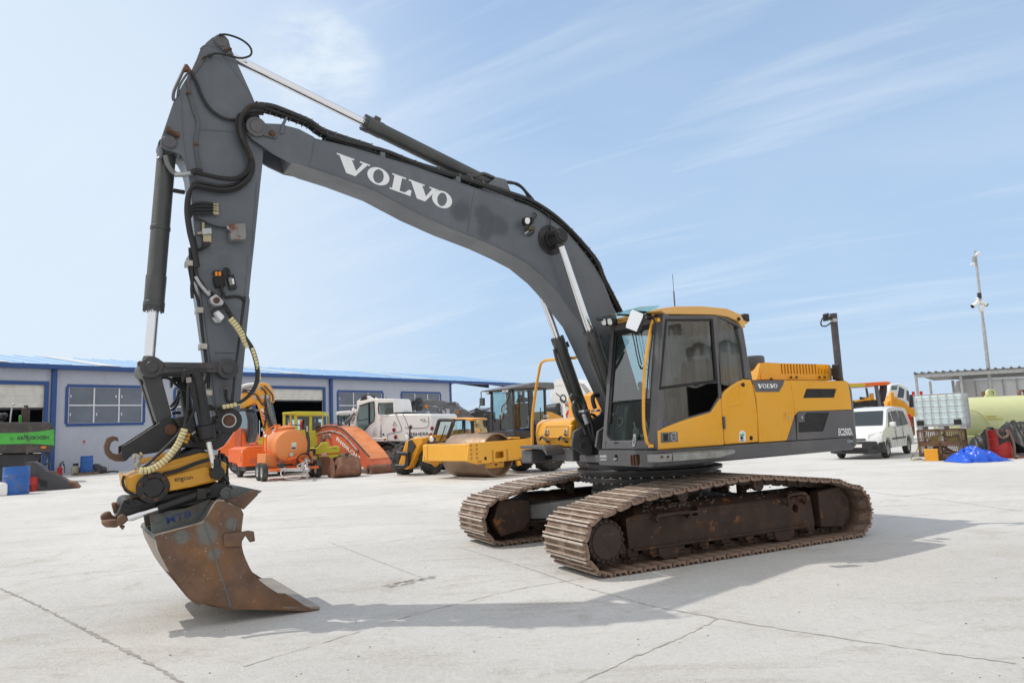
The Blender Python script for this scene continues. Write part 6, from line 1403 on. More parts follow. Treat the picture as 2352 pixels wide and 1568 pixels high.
# ================================================================== tool trailer, tanker, roller etc.
g_ = ground('N', '430,1455'); TF = Frame(g_, rad(34)); t = thing('compressor_trailer', 'bright orange boxy compressor trailer on black tyres beside the tanker', 'trailer', TF)
fo = TF.f('N', '258,1118 290,1100 432,1098 430,1310 372,1312 360,1265 258,1250', 0); bd = MB().fprism(fo, 0, 2.2).build('body', M['orange'], t, bevel=.03); zt_ = fo[2][1]; qa = fo[0][0]; zb_ = fo[3][1]; qc = (fo[0][0]+fo[2][0])/2+.05
MB().prism([(-.02, zt_-.02), (.25, zt_+.1), (2.2, zt_+.1), (2.2, zt_-.02)], 0.02, qa-.02).build('bonnet', M['orange'], bd, bevel=.02)
R2 = .34
for x, q in ((.22, qc), (1.2, qc), (.22, qc-1.3) if False else (2.0, qc)): wheel(t, (x, q, R2), (1, .0, 0), R2, .22, 'gdark')
MB().box(.15, 2.1, .1, qa-.1, .3, zb_+.05).build('chassis', M['gdark'], t); MB().box(-.012, .003, .03, .11, zt_-.12, zt_-.04).build('plate', M['tape'], bd); MB().box(-.008, .003, .12, .35, zb_+.2, zb_+.45).build('louvre', M['faded'], bd)
for x in (.7, 1.5): MB().box(x-.008, x+.008, -.004, .01, zb_+.03, zt_-.03).build('panel_joint', M['faded'], bd)
MB().box(.3, .7, -.004, .01, zb_+.1, zb_+.35).build('louvre', M['faded'], bd)
# tanker
g_ = ground('N', '1000,1470'); AX = Frame(g_, rad(-58)); t = thing('tank_trailer', 'round orange fuel tank on a small twin axle trailer with grey drawbar', 'tank trailer', AX)
cq = AX.f('N', '1040,1058', -.05)[0]; R_t = abs(AX.f('N', '1250,1058', -.05)[0][0]-AX.f('N', '830,1058', -.05)[0][0])/2*.985; zc = cq[1]; yc = cq[0]
tk = MB().lathe((-2.1, yc, zc), (0, yc, zc), [(0, R_t*.3), (.05, R_t*.8), (.16, R_t), (1.93, R_t), (2.02, R_t*.975), (2.06, R_t*.9), (2.09, R_t*.6), (2.10, .01)], 44).build('tank', M['torange'], t)
for x in (-1.5, -.75): MB().lathe((x, yc, zc), (x+.03, yc, zc), [(0, R_t+.006), (.03, R_t+.006)], 44).build('tank_band', M['torange'], tk)
MB().lathe((-.85, yc, zc+R_t-.08), (-.85, yc, zc+R_t+.25), [(0, .3), (.14, .3), (.14, .34), (.19, .34), (.22, .26), (.26, .1)], 24).build('manhole', M['torange'], tk)
MB().box(-.95, -.7, yc+.1, yc+.14, zc+R_t+.1, zc+R_t+.3).build('manhole_hinge', M['torange'], tk); MB().box(-1.7, -1.45, yc-.3, yc-.1, zc+R_t-.05, zc+R_t+.24).build('vent_cap', M['torange'], tk, bevel=.02)
P = AX.p3('N', '690,1140 685,1000 690,920 740,870 800,820 850,800 890,830', -1.2); MB().tube(P, .025).build('ladder_rail', M['orange'], t); P = AX.p3('N', '725,1140 722,1000 730,930 790,870 835,880', -.9); MB().tube(P, .025).build('ladder_rail', M['orange'], t)
for z_ in np.linspace(.3, .9, 5): pass
mb = MB(); st_ = AX.f('N', '1035,1013 1090,1013 1090,1100 1035,1100', .003); mb.fprism(st_, 0, .012); o = mb.build('hazard_plate', M['skylt'], tk, smooth=0)
MB().fprism(AX.f('N', '1037,1068 1085,1068 1085,1094 1037,1094', .01), .012, .016).build('plate_text', M['gdark'], o, smooth=0)
P = AX.p3('N', '1062,1022 1084,1056 1040,1056', .018); MB().tube(P, .006, 5, 1, True).build('warning_triangle', M['gdark'], o)
mb = MB(); sb_ = AX.q('N', '806,1010 828,1008 826,1092 804,1090', 0)
mb.lathe((-.55, yc, zc), (-.4, yc, zc), [(0, R_t+.004)]*1+[(.15, R_t+.004)], 44)
bx = AX.f('N', '710,1150 850,1165 850,1310 705,1300', -.5); MB().fprism(bx, -1.9, -.45).build('cabinet', M['torange'], t, bevel=.02)
bx2 = [(2*yc-a, b) for a, b in bx]; MB().fprism(bx2, -1.9, -.45).build('cabinet', M['torange'], t, bevel=.02)
fr1 = MB(); fr1.box(-2.1, .35, yc-.62, yc-.5, .36, .46); fr1.box(-2.1, .35, yc+.5, yc+.62, .36, .46); fr1.box(.2, .32, yc-.95, yc+.95, .38, .48); fr1.box(-2.1, -1.98, yc-.9, yc+.9, .36, .46); fr1.box(-1.0, .3, yc-.5, yc+.5, .44, .47)
fr1.build('chassis', M['orange'], t, bevel=.01)
MB().lathe((-.7, yc-.7, zc-R_t*.6), (-.7, yc+.7, zc-R_t*.6), [(0, .1), (1.4, .1)], 12).build('saddle', M['orange'], t)
dq = MB(); tip = (1.75, yc+.05, .40)
for s in (-1, 1): A_ = np.array((.1, yc+s*.62, .34)); B_ = np.array((tip[0]-.15, tip[1]+s*.05, .37)); d = (B_-A_)/np.linalg.norm(B_-A_); n = np.array((-d[1], d[0], 0))*.045; dq.loft([tuple(A_+n), tuple(A_-n), tuple(A_-n+(0, 0, .14)), tuple(A_+n+(0, 0, .14))], [tuple(B_+n), tuple(B_-n), tuple(B_-n+(0, 0, .1)), tuple(B_+n+(0, 0, .1))])
dq.box(1.5, 1.9, tip[1]-.05, tip[1]+.05, .36, .46); db = dq.build('drawbar', M['galv'], t, bevel=.01); mb = MB(); mb.ball((1.95, tip[1], .42), .08); mb.box(1.45, 1.6, tip[1]-.12, tip[1]-.02, .44, .68); mb.cyl((1.35, tip[1]+.14, .05), (1.35, tip[1]+.14, .75), .035); mb.build('hitch', M['galv'], db, bevel=.01)
for s in (-1, 1):
    for x in (-.95, -.2): wheel(t, (x, yc+s*1.05, .35), (0, 1, 0), .35, .22, 'rim')
MB().tube([(.4, yc-.4, .5), (.6, yc-.6, .3), (.9, yc-.5, .12), (1.2, yc-.1, .1), (1.3, yc+.1, .35), (1.0, yc+.3, .7), (.7, yc, .55), (1.5, yc-.1, .5)], .022).build('hose', M['galv'], t)
c_ = AX.f('N', '1180,1235', .12)[0]; P = [(.16, c_[0]+.27*math.cos(a), c_[1]+.27*math.sin(a)) for a in np.linspace(0, 2*math.pi, 20, endpoint=False)]
for k in range(3): MB().tube([(x+.03*k, y, z+.01*k) for x, y, z in P], .02, 7, 2, True).build('hose_coil', M['rubber'], t)
p_ = AX.p3('N', '990,1220 1100,1200 1150,1240 1230,1230', .1); MB().tube(p_, .06).build('pump_pipe', M['orange'], tk); p_ = AX.f('N', '1033,1162', .1)[0]; MB().lathe((.05, p_[0], p_[1]), (.12, p_[0], p_[1]), [(0, .08), (.06, .08), (.07, .06)], 18).build('gauge', M['rim'], tk)
p_ = AX.p3('N', '1215,820 1225,900 1240,1000 1230,1160', -.1); MB().tube(p_, .07).build('hose', M['gdark'], t); p_ = AX.p3('N', '1040,800 1100,795 1160,815 1215,835', -.6); MB().tube(p_, .02).build('hose', M['gdark'], t)
mb = MB(); p_ = AX.p3('N', '1205,815 1230,815 1225,880 1210,885', -.1); mb.slab(p_, (.1, 0, 0)); mb.build('nozzle', M['galv'], t, bevel=.01); p_ = AX.f('N', '905,1265', .1)[0]; MB().box(.0, .25, p_[0]-.12, p_[0]+.12, .47, .68).build('pump', M['gdark'], t, bevel=.03)
p_ = AX.p3('N', '1190,1220 1240,1235', .2); MB().lathe(p_[0], p_[1], [(0, .06), (.08, .07), (.15, .05), (.25, .05)], 12).build('pump_valve', M['galv'], tk)
# small pavement roller 98
g_ = ground('N', '1430,1412'); RF = Frame(g_, rad(8)); t = thing('pavement_roller', 'small yellow double drum roller with the number 98 on its side, next to the tanker', 'roller', RF); rq = lambda s, q=-.1: RF.q('N', s, q)
MB().prism(rq('1225,1165 1260,1080 1340,1075 1400,1010 1455,1010 1470,1065 1600,1060 1618,1110 1610,1180 1540,1200 1480,1240 1330,1245 1240,1240'), -.1, .9).build('body', M['lime'], t, bevel=.03)
b_ = t.children[0]; MB().prism(rq('1290,1080 1380,1020 1440,1012 1460,1060 1370,1072 1320,1080', -.12), -.05, .8).build('open_bonnet', M['gdark'], b_, bevel=.01)
MB().prism(rq('1255,1090 1330,1088 1325,1150 1240,1160', -.12), -.118, -.08).build('engine_bay', M['gdark'], b_)
for y in (1142, 1152): MB().prism(rq([(1330, y+14), (1620, y-8), (1620, y-2), (1330, y+20)], -.115), -.115, -.1).build('red_stripe', M['sig'], b_, smooth=0)
lettering(b_, '98', [RF.q3('N', [c], -.12)[0] for c in ((1400, 1145), (1462, 1135), (1462, 1215), (1405, 1222))], M['tape'], .0); lettering(b_, 'WACKER', [RF.q3('N', [c], -.12)[0] for c in ((1530, 1072), (1592, 1070), (1592, 1084), (1530, 1086))], M['gdark'], .02)
p, z = rq('1305,1200')[0]; MB().box(p-.08, p+.08, -.14, -.1, z-.04, z+.04).build('headlamp', M['lamp'], b_, bevel=.01); MB().tube(RF.q3('N', '1290,1160 1350,1165 1365,1195 1345,1230', -.15), .02).build('bar', M['gdark'], b_)
c_ = rq('1435,1330')[0]; MB().lathe((c_[0], -.15, .4), (c_[0], .75, .4), [(0, .3), (0, .38), (.02, .40), (.88, .40), (.9, .38), (.9, .3)], 32).build('drum', mat('rusty_drum', (.2, .09, .05), .7, .2, var=.25, dirt=(.08, .04, .03), damt=.5), t)
c2 = rq('1590,1330')[0]; MB().lathe((c2[0]+.2, .1, .4), (c2[0]+.2, 1.0, .4), [(0, .3), (0, .38), (.02, .40), (.88, .40), (.9, .38), (.9, .3)], 32).build('drum', M['rbucket'], t)
# rusty bucket in front of the red boom
g_ = ground('N', '1650,1440'); KF = Frame(g_, rad(26)); t = thing('digger_bucket', 'brown rusty digger bucket standing on the yard in front of the red boom', 'bucket', KF); kq = lambda s, q=0.: [(p, max(0, z)) for p, z in KF.q('N', s, q)]
A_ = KF.q3('N', '1545,1200 1610,1270 1630,1340 1600,1420 1500,1440 1492,1380', 0); B_ = KF.q3('N', '1815,1200 1850,1250 1868,1320 1850,1400 1800,1425 1780,1380', 0)
fix = lambda L: [(p, q, max(0, z)) for p, q, z in L]
s1 = [(0, .0), (.02, .62), (.18, .78), (.45, .66), (.62, .4), (.6, .12), (.42, 0)]
px0 = KF.q('N', '1500,1440', 0)[0][0]; px1 = KF.q('N', '1850,1420', 0)[0][0]; H_b = KF.q('N', '1600,1195', .2)[0][1]
def bsec(x): return [(x, -.30, .05), (x, -.43, H_b*.22), (x, -.46, H_b*.42), (x, -.38, H_b*.62), (x, -.12, H_b*.97), (x, .3, H_b), (x, .75, H_b*.3), (x, .9, .02), (x, .1, 0)]
mb = MB(); mb.loft([(a+.25 if c > H_b*.5 else a, b, c) for a, b, c in bsec(px0+.12)], bsec(px1)); o = mb.build('bucket_shell', M['rbucket'], t, bevel=.03); mb = MB(); mb.slab([(a-.03, b, c) for a, b, c in bsec(px0+.12)], (.03, 0, 0)); mb.slab([(a, b, c) for a, b, c in bsec(px1)], (.03, 0, 0)); mb.build('bucket_side', M['rbucket'], t, bevel=.008)
for s in ('1640,1150 1690,1148 1700,1290 1665,1265', '1725,1165 1790,1160 1770,1285 1745,1260'): P = KF.q('N', s, -.1); MB().prism(P, -.1, .25).build('hanger', mat('greasy_hanger', (.2, .15, .1), .6, var=.2), t, bevel=.02)
a = KF.q3('N', '1640,1165 1735,1150', .05); MB().cyl(a[0], a[1], .05, seg=12).build('hanger_pin', M['gdark'], t)
# long red boom lying down
g_ = ground('O', '515,1400'); OF = Frame(g_, rad(-50)); t = thing('dismantled_boom', 'long faded red excavator boom lying on the yard with white lettering', 'boom', OF); oq = lambda k, s, q=0.: [(p, max(.0, z)) for p, z in OF.q(k, s, q)]
bo = oq('N', '1265,1010 1290,930 1380,860 1480,825 1590,830')+oq('O', '80,830 150,860 230,930 330,1030 420,1130 480,1220 520,1320 515,1400 480,1385 430,1330 380,1285 330,1235 250,1195 120,1130 40,1080')+oq('N', '1500,1060 1430,1040 1400,1100 1340,1200 1270,1200')
bm_ = MB().prism(bo, 0, 1.0).build('boom_box', M['faded'], t, bevel=.02)
tpp = oq('N', '1290,930 1380,860 1480,825 1590,830')+oq('O', '80,830 150,860 230,930 330,1030 420,1130 480,1220'); mb = MB()
for u, v in zip(tpp[:-1], tpp[1:]): mb.loft([(u[0], .02, u[1]), (v[0], .02, v[1]), (v[0], .98, v[1]), (u[0], .98, u[1])], [(u[0], .02, u[1]+.025), (v[0], .02, v[1]+.025), (v[0], .98, v[1]+.025), (u[0], .98, u[1]+.025)])
mb.build('top_plate', mat('sunlit_top_orange', (.72, .26, .10), .55, var=.12, dirt=(.45, .13, .06), damt=.6, ds=2), bm_)  # lighter orange puts the sunlight on the top face into the colour
a = OF.on('O', '515,1358', 'q', 0)[0]; b = (a[0]+.05, 1.15, a[2]); mb = MB(); mb.lathe((a[0], -.12, a[2]), (a[0], 1.25, a[2]), [(0, .12), (0, .24), (1.37, .24), (1.37, .12)], 24); mb.lathe((a[0], -.125, a[2]), (a[0], -.1, a[2]), [(0, .13), (.02, .13)], 16); mb.build('pivot_tube', M['rbucket'], t)
MB().lathe((a[0], -.13, a[2]), (a[0], -.12, a[2]), [(0, .11), (.008, .11)], 16).build('pivot_bore', M['dark'], t)
lettering(bm_, 'FH450LCH.3', [OF.q3('O', [c], -.008)[0] for c in ((95, 940), (385, 1190), (370, 1240), (85, 985))], M['tape'], .045)
for k, (dx, dy, q) in enumerate(((0, -14, .15), (10, -8, .4), (20, 0, .65), (-6, -4, -.04))):
    s = [(1290+dx, 915+dy+k*3), (1380, 850+dy), (1480, 815+dy), (1590, 820+dy)]; P = OF.q3('N', s, q)+OF.q3('O', [(90, 822+dy), (160, 852+dy), (240, 920+dy), (340, 1020+dy), (430, 1120+dy), (490, 1190+dy)], q); MB().tube(P, .035).build('steel_pipe', M['faded'] if k < 3 else M['gdark'], bm_)
mb = MB()
for k, c in (('O', (80, 880)), ('O', (165, 915)), ('O', (235, 980)), ('O', (350, 1110)), ('N', (1500, 878)), ('N', (1580, 882)), ('N', (1440, 890))):
    p, z = OF.q(k, [c], 0)[0]; mb.box(p-.08, p+.08, -.06, .02, z-.05, z+.05)
mb.build('pipe_clamp', M['gdark'], bm_, bevel=.01); MB().tube(OF.q3('N', '1310,930 1380,895 1440,885 1500,872 1580,882', -.05)+OF.q3('O', '80,882 165,917 235,982 350,1112', -.05), .03).build('steel_pipe', M['galv'], bm_)
p, z = OF.q('N', '1500,935', 0)[0]; mb = MB(); mb.lathe((p, -.3, z), (p, 0, z), [(0, .12), (.1, .12), (.1, .09), (.25, .1), (.3, .16)], 18); mb.build('pin_boss', M['steel'], bm_); p, z = OF.q('N', '1430,975', 0)[0]; mb = MB(); mb.lathe((p, -.15, z), (p, 0, z), [(0, .16), (.1, .16), (.15, .2)], 18); mb.build('hole_ring', M['rbucket'], bm_)
# lime yellow cab machine behind the tanker
def at_y(k, s, dep):
    P = at_depth(k, s, dep); return np.array((P[0], P[1], 0))
LF = Frame(at_y('N', '1180,1000', 33.5), rad(4)); t = thing('cab_roller', 'acid yellow square cabbed roller standing behind the orange tanker', 'roller', LF); lq = lambda s, q=0.: LF.q('N', s, q)
b_ = MB().prism([(p, max(z, .5)) for p, z in lq('925,880 1425,880 1440,1180 900,1180')], 0, 1.4).build('body', M['lime'], t, bevel=.03)
cb = MB()
for s in ('925,650 955,650 955,890 922,890', '1058,650 1102,690 1102,890 1070,890', '1250,688 1282,688 1282,890 1250,890', '1402,685 1415,660 1428,890 1405,890', '1300,668 1300,690 1090,690 1090,670', '1018,680 1032,680 1032,850 1018,850'): cb.prism(lq(s), 0, .08)
cb.prism(lq('925,845 1425,870 1425,895 922,895'), -.01, .07); cb.prism(lq('925,650 955,650 955,890 922,890'), 1.3, 1.38); cb.prism(lq('1402,685 1428,685 1428,890 1402,890'), 1.3, 1.38)
cbo = cb.build('cab_frame', M['lime'], t, bevel=.01)
MB().prism(lq('926,645 1085,633 1415,634 1417,684 1100,686 1080,668 926,672'), -.12, 1.5).build('cab_roof', M['lime'], cbo, bevel=.03)
for s in ('957,690 1060,690 1060,850 957,845', '1102,690 1250,690 1250,870 1102,870', '1282,690 1402,690 1405,870 1282,870'): MB().prism(lq(s), .03, .04).build('window_pane', M['glassb'], cbo, smooth=0)
MB().box(lq('1100,800')[0][0], lq('1350,800')[0][0], .5, .9, 1.6, lq('1300,760')[0][1]).build('seat', M['seat'], cbo, bevel=.05)
P = LF.q3('N', '1152,765 1150,850', -.1); mb = MB(); mb.cyl(P[0], P[1], .05, seg=10); mb.build('beacon', M['sig'], t); MB().ball((P[0][0], P[0][1], P[0][2]+.05), .07).build('beacon_cap', M['amber'], t)
for p_ in lq('980,1250 1380,1250'): wheel(t, (p_[0], .7, .65), (0, 1, 0), .65, 1.2, 'gdark')
MB().prism(lq('620,955 720,940 720,1040 620,1040', .5), .5, 1.2).build('front_hood', M['lime'], t, bevel=.02); lettering(t.children[-1] if False else b_, 'PT', [LF.q3('N', [c], .49)[0] for c in ((630, 965), (700, 955), (700, 975), (630, 985))], M['gdark'])
# amber articulated boom machine with orange body
HF = Frame(at_y('N', '470,1050', 35.5), rad(-6)); t = thing('wheeled_excavator', 'orange bodied excavator with folded amber boom half hidden behind the black hitch', 'excavator', HF); hq = lambda s, q=0.: HF.q('N', s, q)
bm2 = MB().prism(hq('405,520 430,360 520,400 590,400 610,320 655,278 700,285 745,340 780,440 770,520 735,525 725,490 690,620 720,760 750,850 735,930 700,900 640,640 595,520 520,560 440,600 405,595'), 0, .5).build('boom', M['tele'], t, bevel=.03)
MB().prism(hq('690,560 730,440 760,520 790,650 810,760 800,830 770,860 740,760'), .08, .4).build('arm', M['gdark'], bm2, bevel=.03)
hz_ = MB().prism(hq('655,605 690,598 712,760 690,748'), -.012, .0).build('warning_plate', M['tape'], bm2, smooth=0)
for i in range(3): MB().prism(hq([(662+i*8, 620+i*46), (693+i*8, 650+i*46), (697+i*8, 680+i*46), (668+i*8, 650+i*46)]), -.02, -.0125).build('red_stripe', M['sig'], hz_, smooth=0)
a = HF.q3('N', '425,345 490,320 580,310', -.1); mb = MB(); mb.tube(a, .13, 10); mb.build('cylinder', M['galv'], bm2); a = HF.q3('N', '745,470 775,640 830,790', -.05); mb = MB(); mb.tube(a, .1, 10); mb.build('cylinder', M['mill'], bm2)
mb = MB(); rr = random.Random(3)
for s in ('420,400 470,390 530,410 590,420', '650,340 700,380 720,450 690,540', '700,320 760,380 800,440 805,510', '600,430 640,500 690,560 725,520', '690,650 720,700 700,800 690,840', '430,380 500,372 560,395'): mb.tube(HF.q3('N', s, -.08), .04)
mb.build('hose', M['gdark'], bm2)
mb = MB(); 
for c in ((690, 455), (600, 460), (745, 450), (655, 345), (690, 850)):
    p, z = hq([c])[0]; mb.lathe((p, -.1, z), (p, .6, z), [(0, .1), (.7, .1)], 14)
mb.build('boom_pin', M['steel'], bm2)
cb = MB(); cb.prism(hq('455,600 500,640 520,720 520,900 490,1010 455,1020 470,960 490,900 490,740 470,660', -.3), -.3, .6); cbo = cb.build('cab_frame', M['gdark'], t, bevel=.03); MB().prism(hq('300,620 460,640 488,740 485,900 460,990 300,990', -.25), -.25, -.22).build('window_pane', M['glassb'], cbo, smooth=0); MB().prism(hq('300,590 500,596 470,625 300,630', -.4), -.4, 1.0).build('cab_roof', M['gdark'], cbo, bevel=.02)
MB().tube(HF.q3('N', '480,650 525,680 545,800 540,900 510,1000 490,1010', -.4), .03).build('mirror_arm', M['gdark'], cbo); MB().prism(hq('527,655 545,655 545,745 527,740', -.4), -.45, -.38).build('mirror', M['gdark'], cbo, bevel=.02)
MB().prism([(p, max(.5, z)) for p, z in hq('120,1100 190,1060 260,980 350,830 430,890 455,960 460,1090 450,1180 120,1180', -.5)], -.5, 1.2).build('body', M['orange'], t, bevel=.06); MB().prism(hq('330,850 420,845 412,1085 340,1085', -.55), -.56, -.45).build('pale_panel', M['faded'], t.children[-1] if False else cbo, bevel=.02)
for p_ in hq('180,1250 430,1250'): wheel(t, (p_[0], -.3, .5), (0, 1, 0), .5, .4, 'orange')
mb = MB(); 
for s in ('530,1040 600,1030 640,1060 700,1030', '600,1010 640,1000 690,1020', '540,1060 560,1030 600,1060'): mb.tube(HF.q3('N', s, -.8), .06)
mb.build('hose', M['faded'], t)
# ---------------- grey cabbed tractor behind the white excavator
GF = Frame(at_y('O', '180,780', 37), rad(0)); t = thing('tractor', 'grey roofed cab seen behind the white excavator boom and before a hall window', 'tractor', GF); gq = lambda s, q=0.: GF.q('O', s, q)
cb = MB()
for s in ('100,670 118,675 125,830 100,830', '138,680 152,680 152,840 138,840', '240,670 256,670 256,830 240,830', '100,800 260,790 260,850 100,850'): cb.prism(gq(s), 0, .08); cb.prism(gq(s), 1.3, 1.38)
cbo = cb.build('cab_frame', M['gdark'], t, bevel=.01); MB().prism(gq('86,660 100,635 250,622 275,630 270,668 125,672 90,685'), -.1, 1.5).build('cab_roof', M['ivory'], cbo, bevel=.05)
MB().prism(gq('118,680 240,680 240,800 118,800'), .02, .03).build('window_pane', M['glassb'], cbo, smooth=0); MB().prism([(p, max(.4, z)) for p, z in gq('100,830 280,830 280,1050 100,1050')], .0, 1.4).build('body', M['gdark'], t, bevel=.05); MB().prism(gq('75,780 98,785 98,792 75,790'), -.1, 0).build('mirror_arm', M['gdark'], cbo); MB().prism(gq('160,690 200,690 200,720 160,720', .3), .3, .4).build('seat', M['seat'], cbo, bevel=.03)
for p_ in gq('130,1100 260,1100'): wheel(t, (p_[0], .1, .6), (0, 1, 0), .6, .4, 'rim')
# ---------------- white wheeled excavator
g_ = ground('O', '740,1350'); WF = Frame((g_[0], g_[1], 0), rad(-26)); t = thing('wheeled_excavator', 'white wheeled excavator with black lettering and dark cab glass before the hall windows', 'excavator', WF); wq = lambda s, q=0.: WF.q('O', s, q); Z0 = .0
body = wq('395,960 610,665 640,690 700,680 720,672 800,660 1240,662 1262,700 1275,900 1280,985 1270,1000 720,1002 420,1000 330,880')
body = wq('625,690 700,672 800,662 1240,663 1258,690 1266,880 1272,985 1255,1000 720,1002 640,985')
bo_ = MB().prism(body, 0, 2.2).build('body', M['ivory'], t, bevel=.05)
MB().prism(wq('415,960 625,955 715,950 715,1003 430,1003 395,990'), -.03, 2.0).build('sill', M['ivory'], bo_, bevel=.02)
cbf = MB().prism(wq('340,530 370,505 560,474 780,476 800,500 820,640 700,690 640,690 632,960 420,965 330,880 345,560'), -.02, 1.3).build('cab_frame', M['ivory'], t, bevel=.03)
cut(cbf, MB().prism(wq('372,565 480,530 548,512 556,680 548,745 500,785 440,850 420,870 342,872 345,700'), -.5, .9).prism(wq('615,528 785,522 792,675 625,672'), -.5, .9))
MB().prism(wq('372,563 482,527 550,510 558,680 550,748 500,788 440,852 420,872 340,876 343,700', .02), .02, .04).build('window_pane', M['glassb'], cbf, smooth=0); MB().prism(wq('613,526 787,520 794,677 623,674', .02), .02, .04).build('window_pane', M['glassb'], cbf, smooth=0)
mb = MB(); mb.prism(wq('482,528 494,524 498,785 486,790'), -.03, .03); mb.prism(wq('360,740 485,720 485,728 360,748'), -.02, .03); mb.tube(WF.q3('O', '372,563 482,527 550,510 558,680 550,748 500,788 440,852 420,872 340,876', -.02), .03, 5, 1); mb.build('window_seal', M['dark'], cbf)
MB().box(wq('640,600')[0][0], wq('760,600')[0][0], .3, .8, wq('700,680')[0][1]-.3, wq('650,590')[0][1]).build('seat', M['seat'], cbf, bevel=.05); MB().prism(wq('648,622 682,622 682,670 648,670', .28), .27, .29).build('yellow_vest', M['lime'], cbf)
MB().prism(wq('612,670 630,672 640,715 612,735', -.04), -.05, .0).build('step_panel', M['ivory'], bo_, bevel=.01)
mb = MB()
for s in ('905,665 950,760 975,830 1000,900', '715,960 720,910 860,880 888,850 870,790 820,670', '930,830 1195,825 1215,700', '635,690 632,980', '490,800 488,960'): mb.tube([(p, -.006, z) for p, z in wq(s)], .012, 5)
mb.build('panel_joint', mat('dark_joint_grey', (.12, .12, .115), .7), bo_)  # dark grey lines along the panel joints
lettering(bo_, 'LIEBHERR', [WF.q3('O', [c], -.012)[0] for c in ((950, 893), (1222, 885), (1224, 925), (950, 938))], M['gdark'], .018); lettering(bo_, '910', [WF.q3('O', [c], -.012)[0] for c in ((1116, 724), (1178, 722), (1178, 748), (1116, 750))], M['gdark'], .01); lettering(bo_, 'compact', [WF.q3('O', [c], -.012)[0] for c in ((1142, 757), (1205, 745), (1206, 762), (1143, 774))], M['gdark'])
MB().tube([(a[0], -.01, a[2]) for a in WF.q3('O', '802,758 828,802 780,802', -.01)], .012, 5, 1, True).build('warning_triangle', M['gdark'], bo_)
for c in ('795,857', '815,945', '1262,840', '1247,920'):
    p, z = wq(c)[0]; MB().lathe((p, -.05, z), (p, 0, z), [(0, .05), (.02, .085), (.05, .095)], 18).build('rear_lamp', mat('red_lens', (.25, .02, .02), .2), bo_)
p, z = wq('688,972')[0]; MB().box(p-.05, p+.05, -.06, 0, z-.05, z+.05).build('side_lamp', M['amber'], bo_, bevel=.01); MB().prism(wq('655,902 672,902 672,925 655,925', -.01), -.02, 0).build('door_catch', M['dark'], bo_)
for i in range(7): MB().prism(wq([(530-i*2+6, 830+i*14), (572, 818+i*15), (572, 822+i*15), (530-i*2+6, 834+i*14)], -.03), -.035, -.015).build('louvre', M['wframe'], cbf, smooth=0)
mb = MB(); mb.prism(wq('745,650 790,645 800,660 745,665', .5), .4, .9); mb.prism(wq('810,628 880,628 885,660 810,660', .5), .4, 1.0); mb.prism(wq('900,640 1000,640 1010,662 900,662', .7), .6, 1.2); mb.build('top_box', M['gdark'], bo_, bevel=.02); MB().tube(WF.q3('O', '700,500 698,470 697,455', .4), .02).build('antenna', M['gdark'], cbf); MB().tube(WF.q3('O', '610,525 605,600 612,665', -.05), .03).build('seal_strip', M['dark'], cbf)
mb = MB(); mb.prism(wq('260,850 345,600 380,640 330,850 300,860', .9), .75, 1.15); mb.prism(wq('350,510 390,480 430,455 480,440 510,450 560,474 480,490 350,525', .9), .8, 1.2); bmw = mb.build('boom', M['ivory'], t, bevel=.03)
mb = MB(); 
for k in range(5): mb.tube(WF.q3('O', [(380+k*10, 500-k*5), (420+k*12, 450-k*4), (470+k*12, 428+k*2), (520+k*8, 445), (560, 472)], .7), .03)
mb.build('hose', M['gdark'], bmw); p, z = wq('432,475', .78)[0]; MB().lathe((p, .7, z), (p, 1.2, z), [(0, .14), (.5, .14)], 16).build('boom_pin', M['gdark'], bmw)
lettering(bmw, 'LIEBHERR', [WF.q3('O', [c], .74)[0] for c in ((268, 768), (345, 600), (362, 608), (288, 782))], M['gdark'], .02)
a = WF.q3('O', '170,800 240,740 320,650', .8); MB().tube(a, .09, 10).build('cylinder', M['mill'], bmw); p, z = wq('190,790', .8)[0]; MB().prism(wq('165,780 190,768 215,800 205,830 180,825', .8), .7, .95).build('link', M['galv'], bmw, bevel=.02); MB().prism(wq('285,592 320,598 320,640 283,625', .2), .15, .22).build('wing_mirror', M['ivory'], cbf, bevel=.03)
ch = MB(); ch.prism(wq('440,1045 650,1040 720,1050 720,1150 650,1180 420,1170', .2), .2, 1.9); ch.prism(wq('480,1010 900,1000 900,1040 480,1040', .5), .5, 1.7); ch.build('chassis', M['gdark'], t, bevel=.03); MB().prism(wq('430,1005 600,1002 600,1035 440,1035', .1), .1, .4).build('red_lamp_bar', M['faded'], t, bevel=.02)
for i in range(5): MB().box(wq('490,1100', .1)[0][0], wq('650,1100', .1)[0][0], .12+.0*i, .2, .55+.12*i, .62+.12*i).build('step_rung', M['mill'], t)
p_ = wq('735,1210', -.05)[0][0]; R_w = .58; MB().lathe((p_, -.15, R_w), (p_, .5, R_w), [(0, R_w+.08), (.5, R_w+.08), (.5, R_w+.04), (0, R_w+.04)], 28, False)
for (x, y) in ((p_, .05), (p_, 1.95), (p_-2.6, .05), (p_-2.6, 1.95)): wheel(t, (x, y, R_w), (0, 1, 0), R_w, .55, 'rim', lugs=14)
mb = MB(); P = [(p_+(R_w+.1)*math.cos(a), R_w+(R_w+.1)*math.sin(a)) for a in np.linspace(.3, 3.3, 14)]; P2 = [(p_+(R_w+.05)*math.cos(a), R_w+(R_w+.05)*math.sin(a)) for a in np.linspace(3.3, .3, 14)]; mb.prism(P+P2, -.25, .35); mb.build('mudguard', M['gdark'], t)
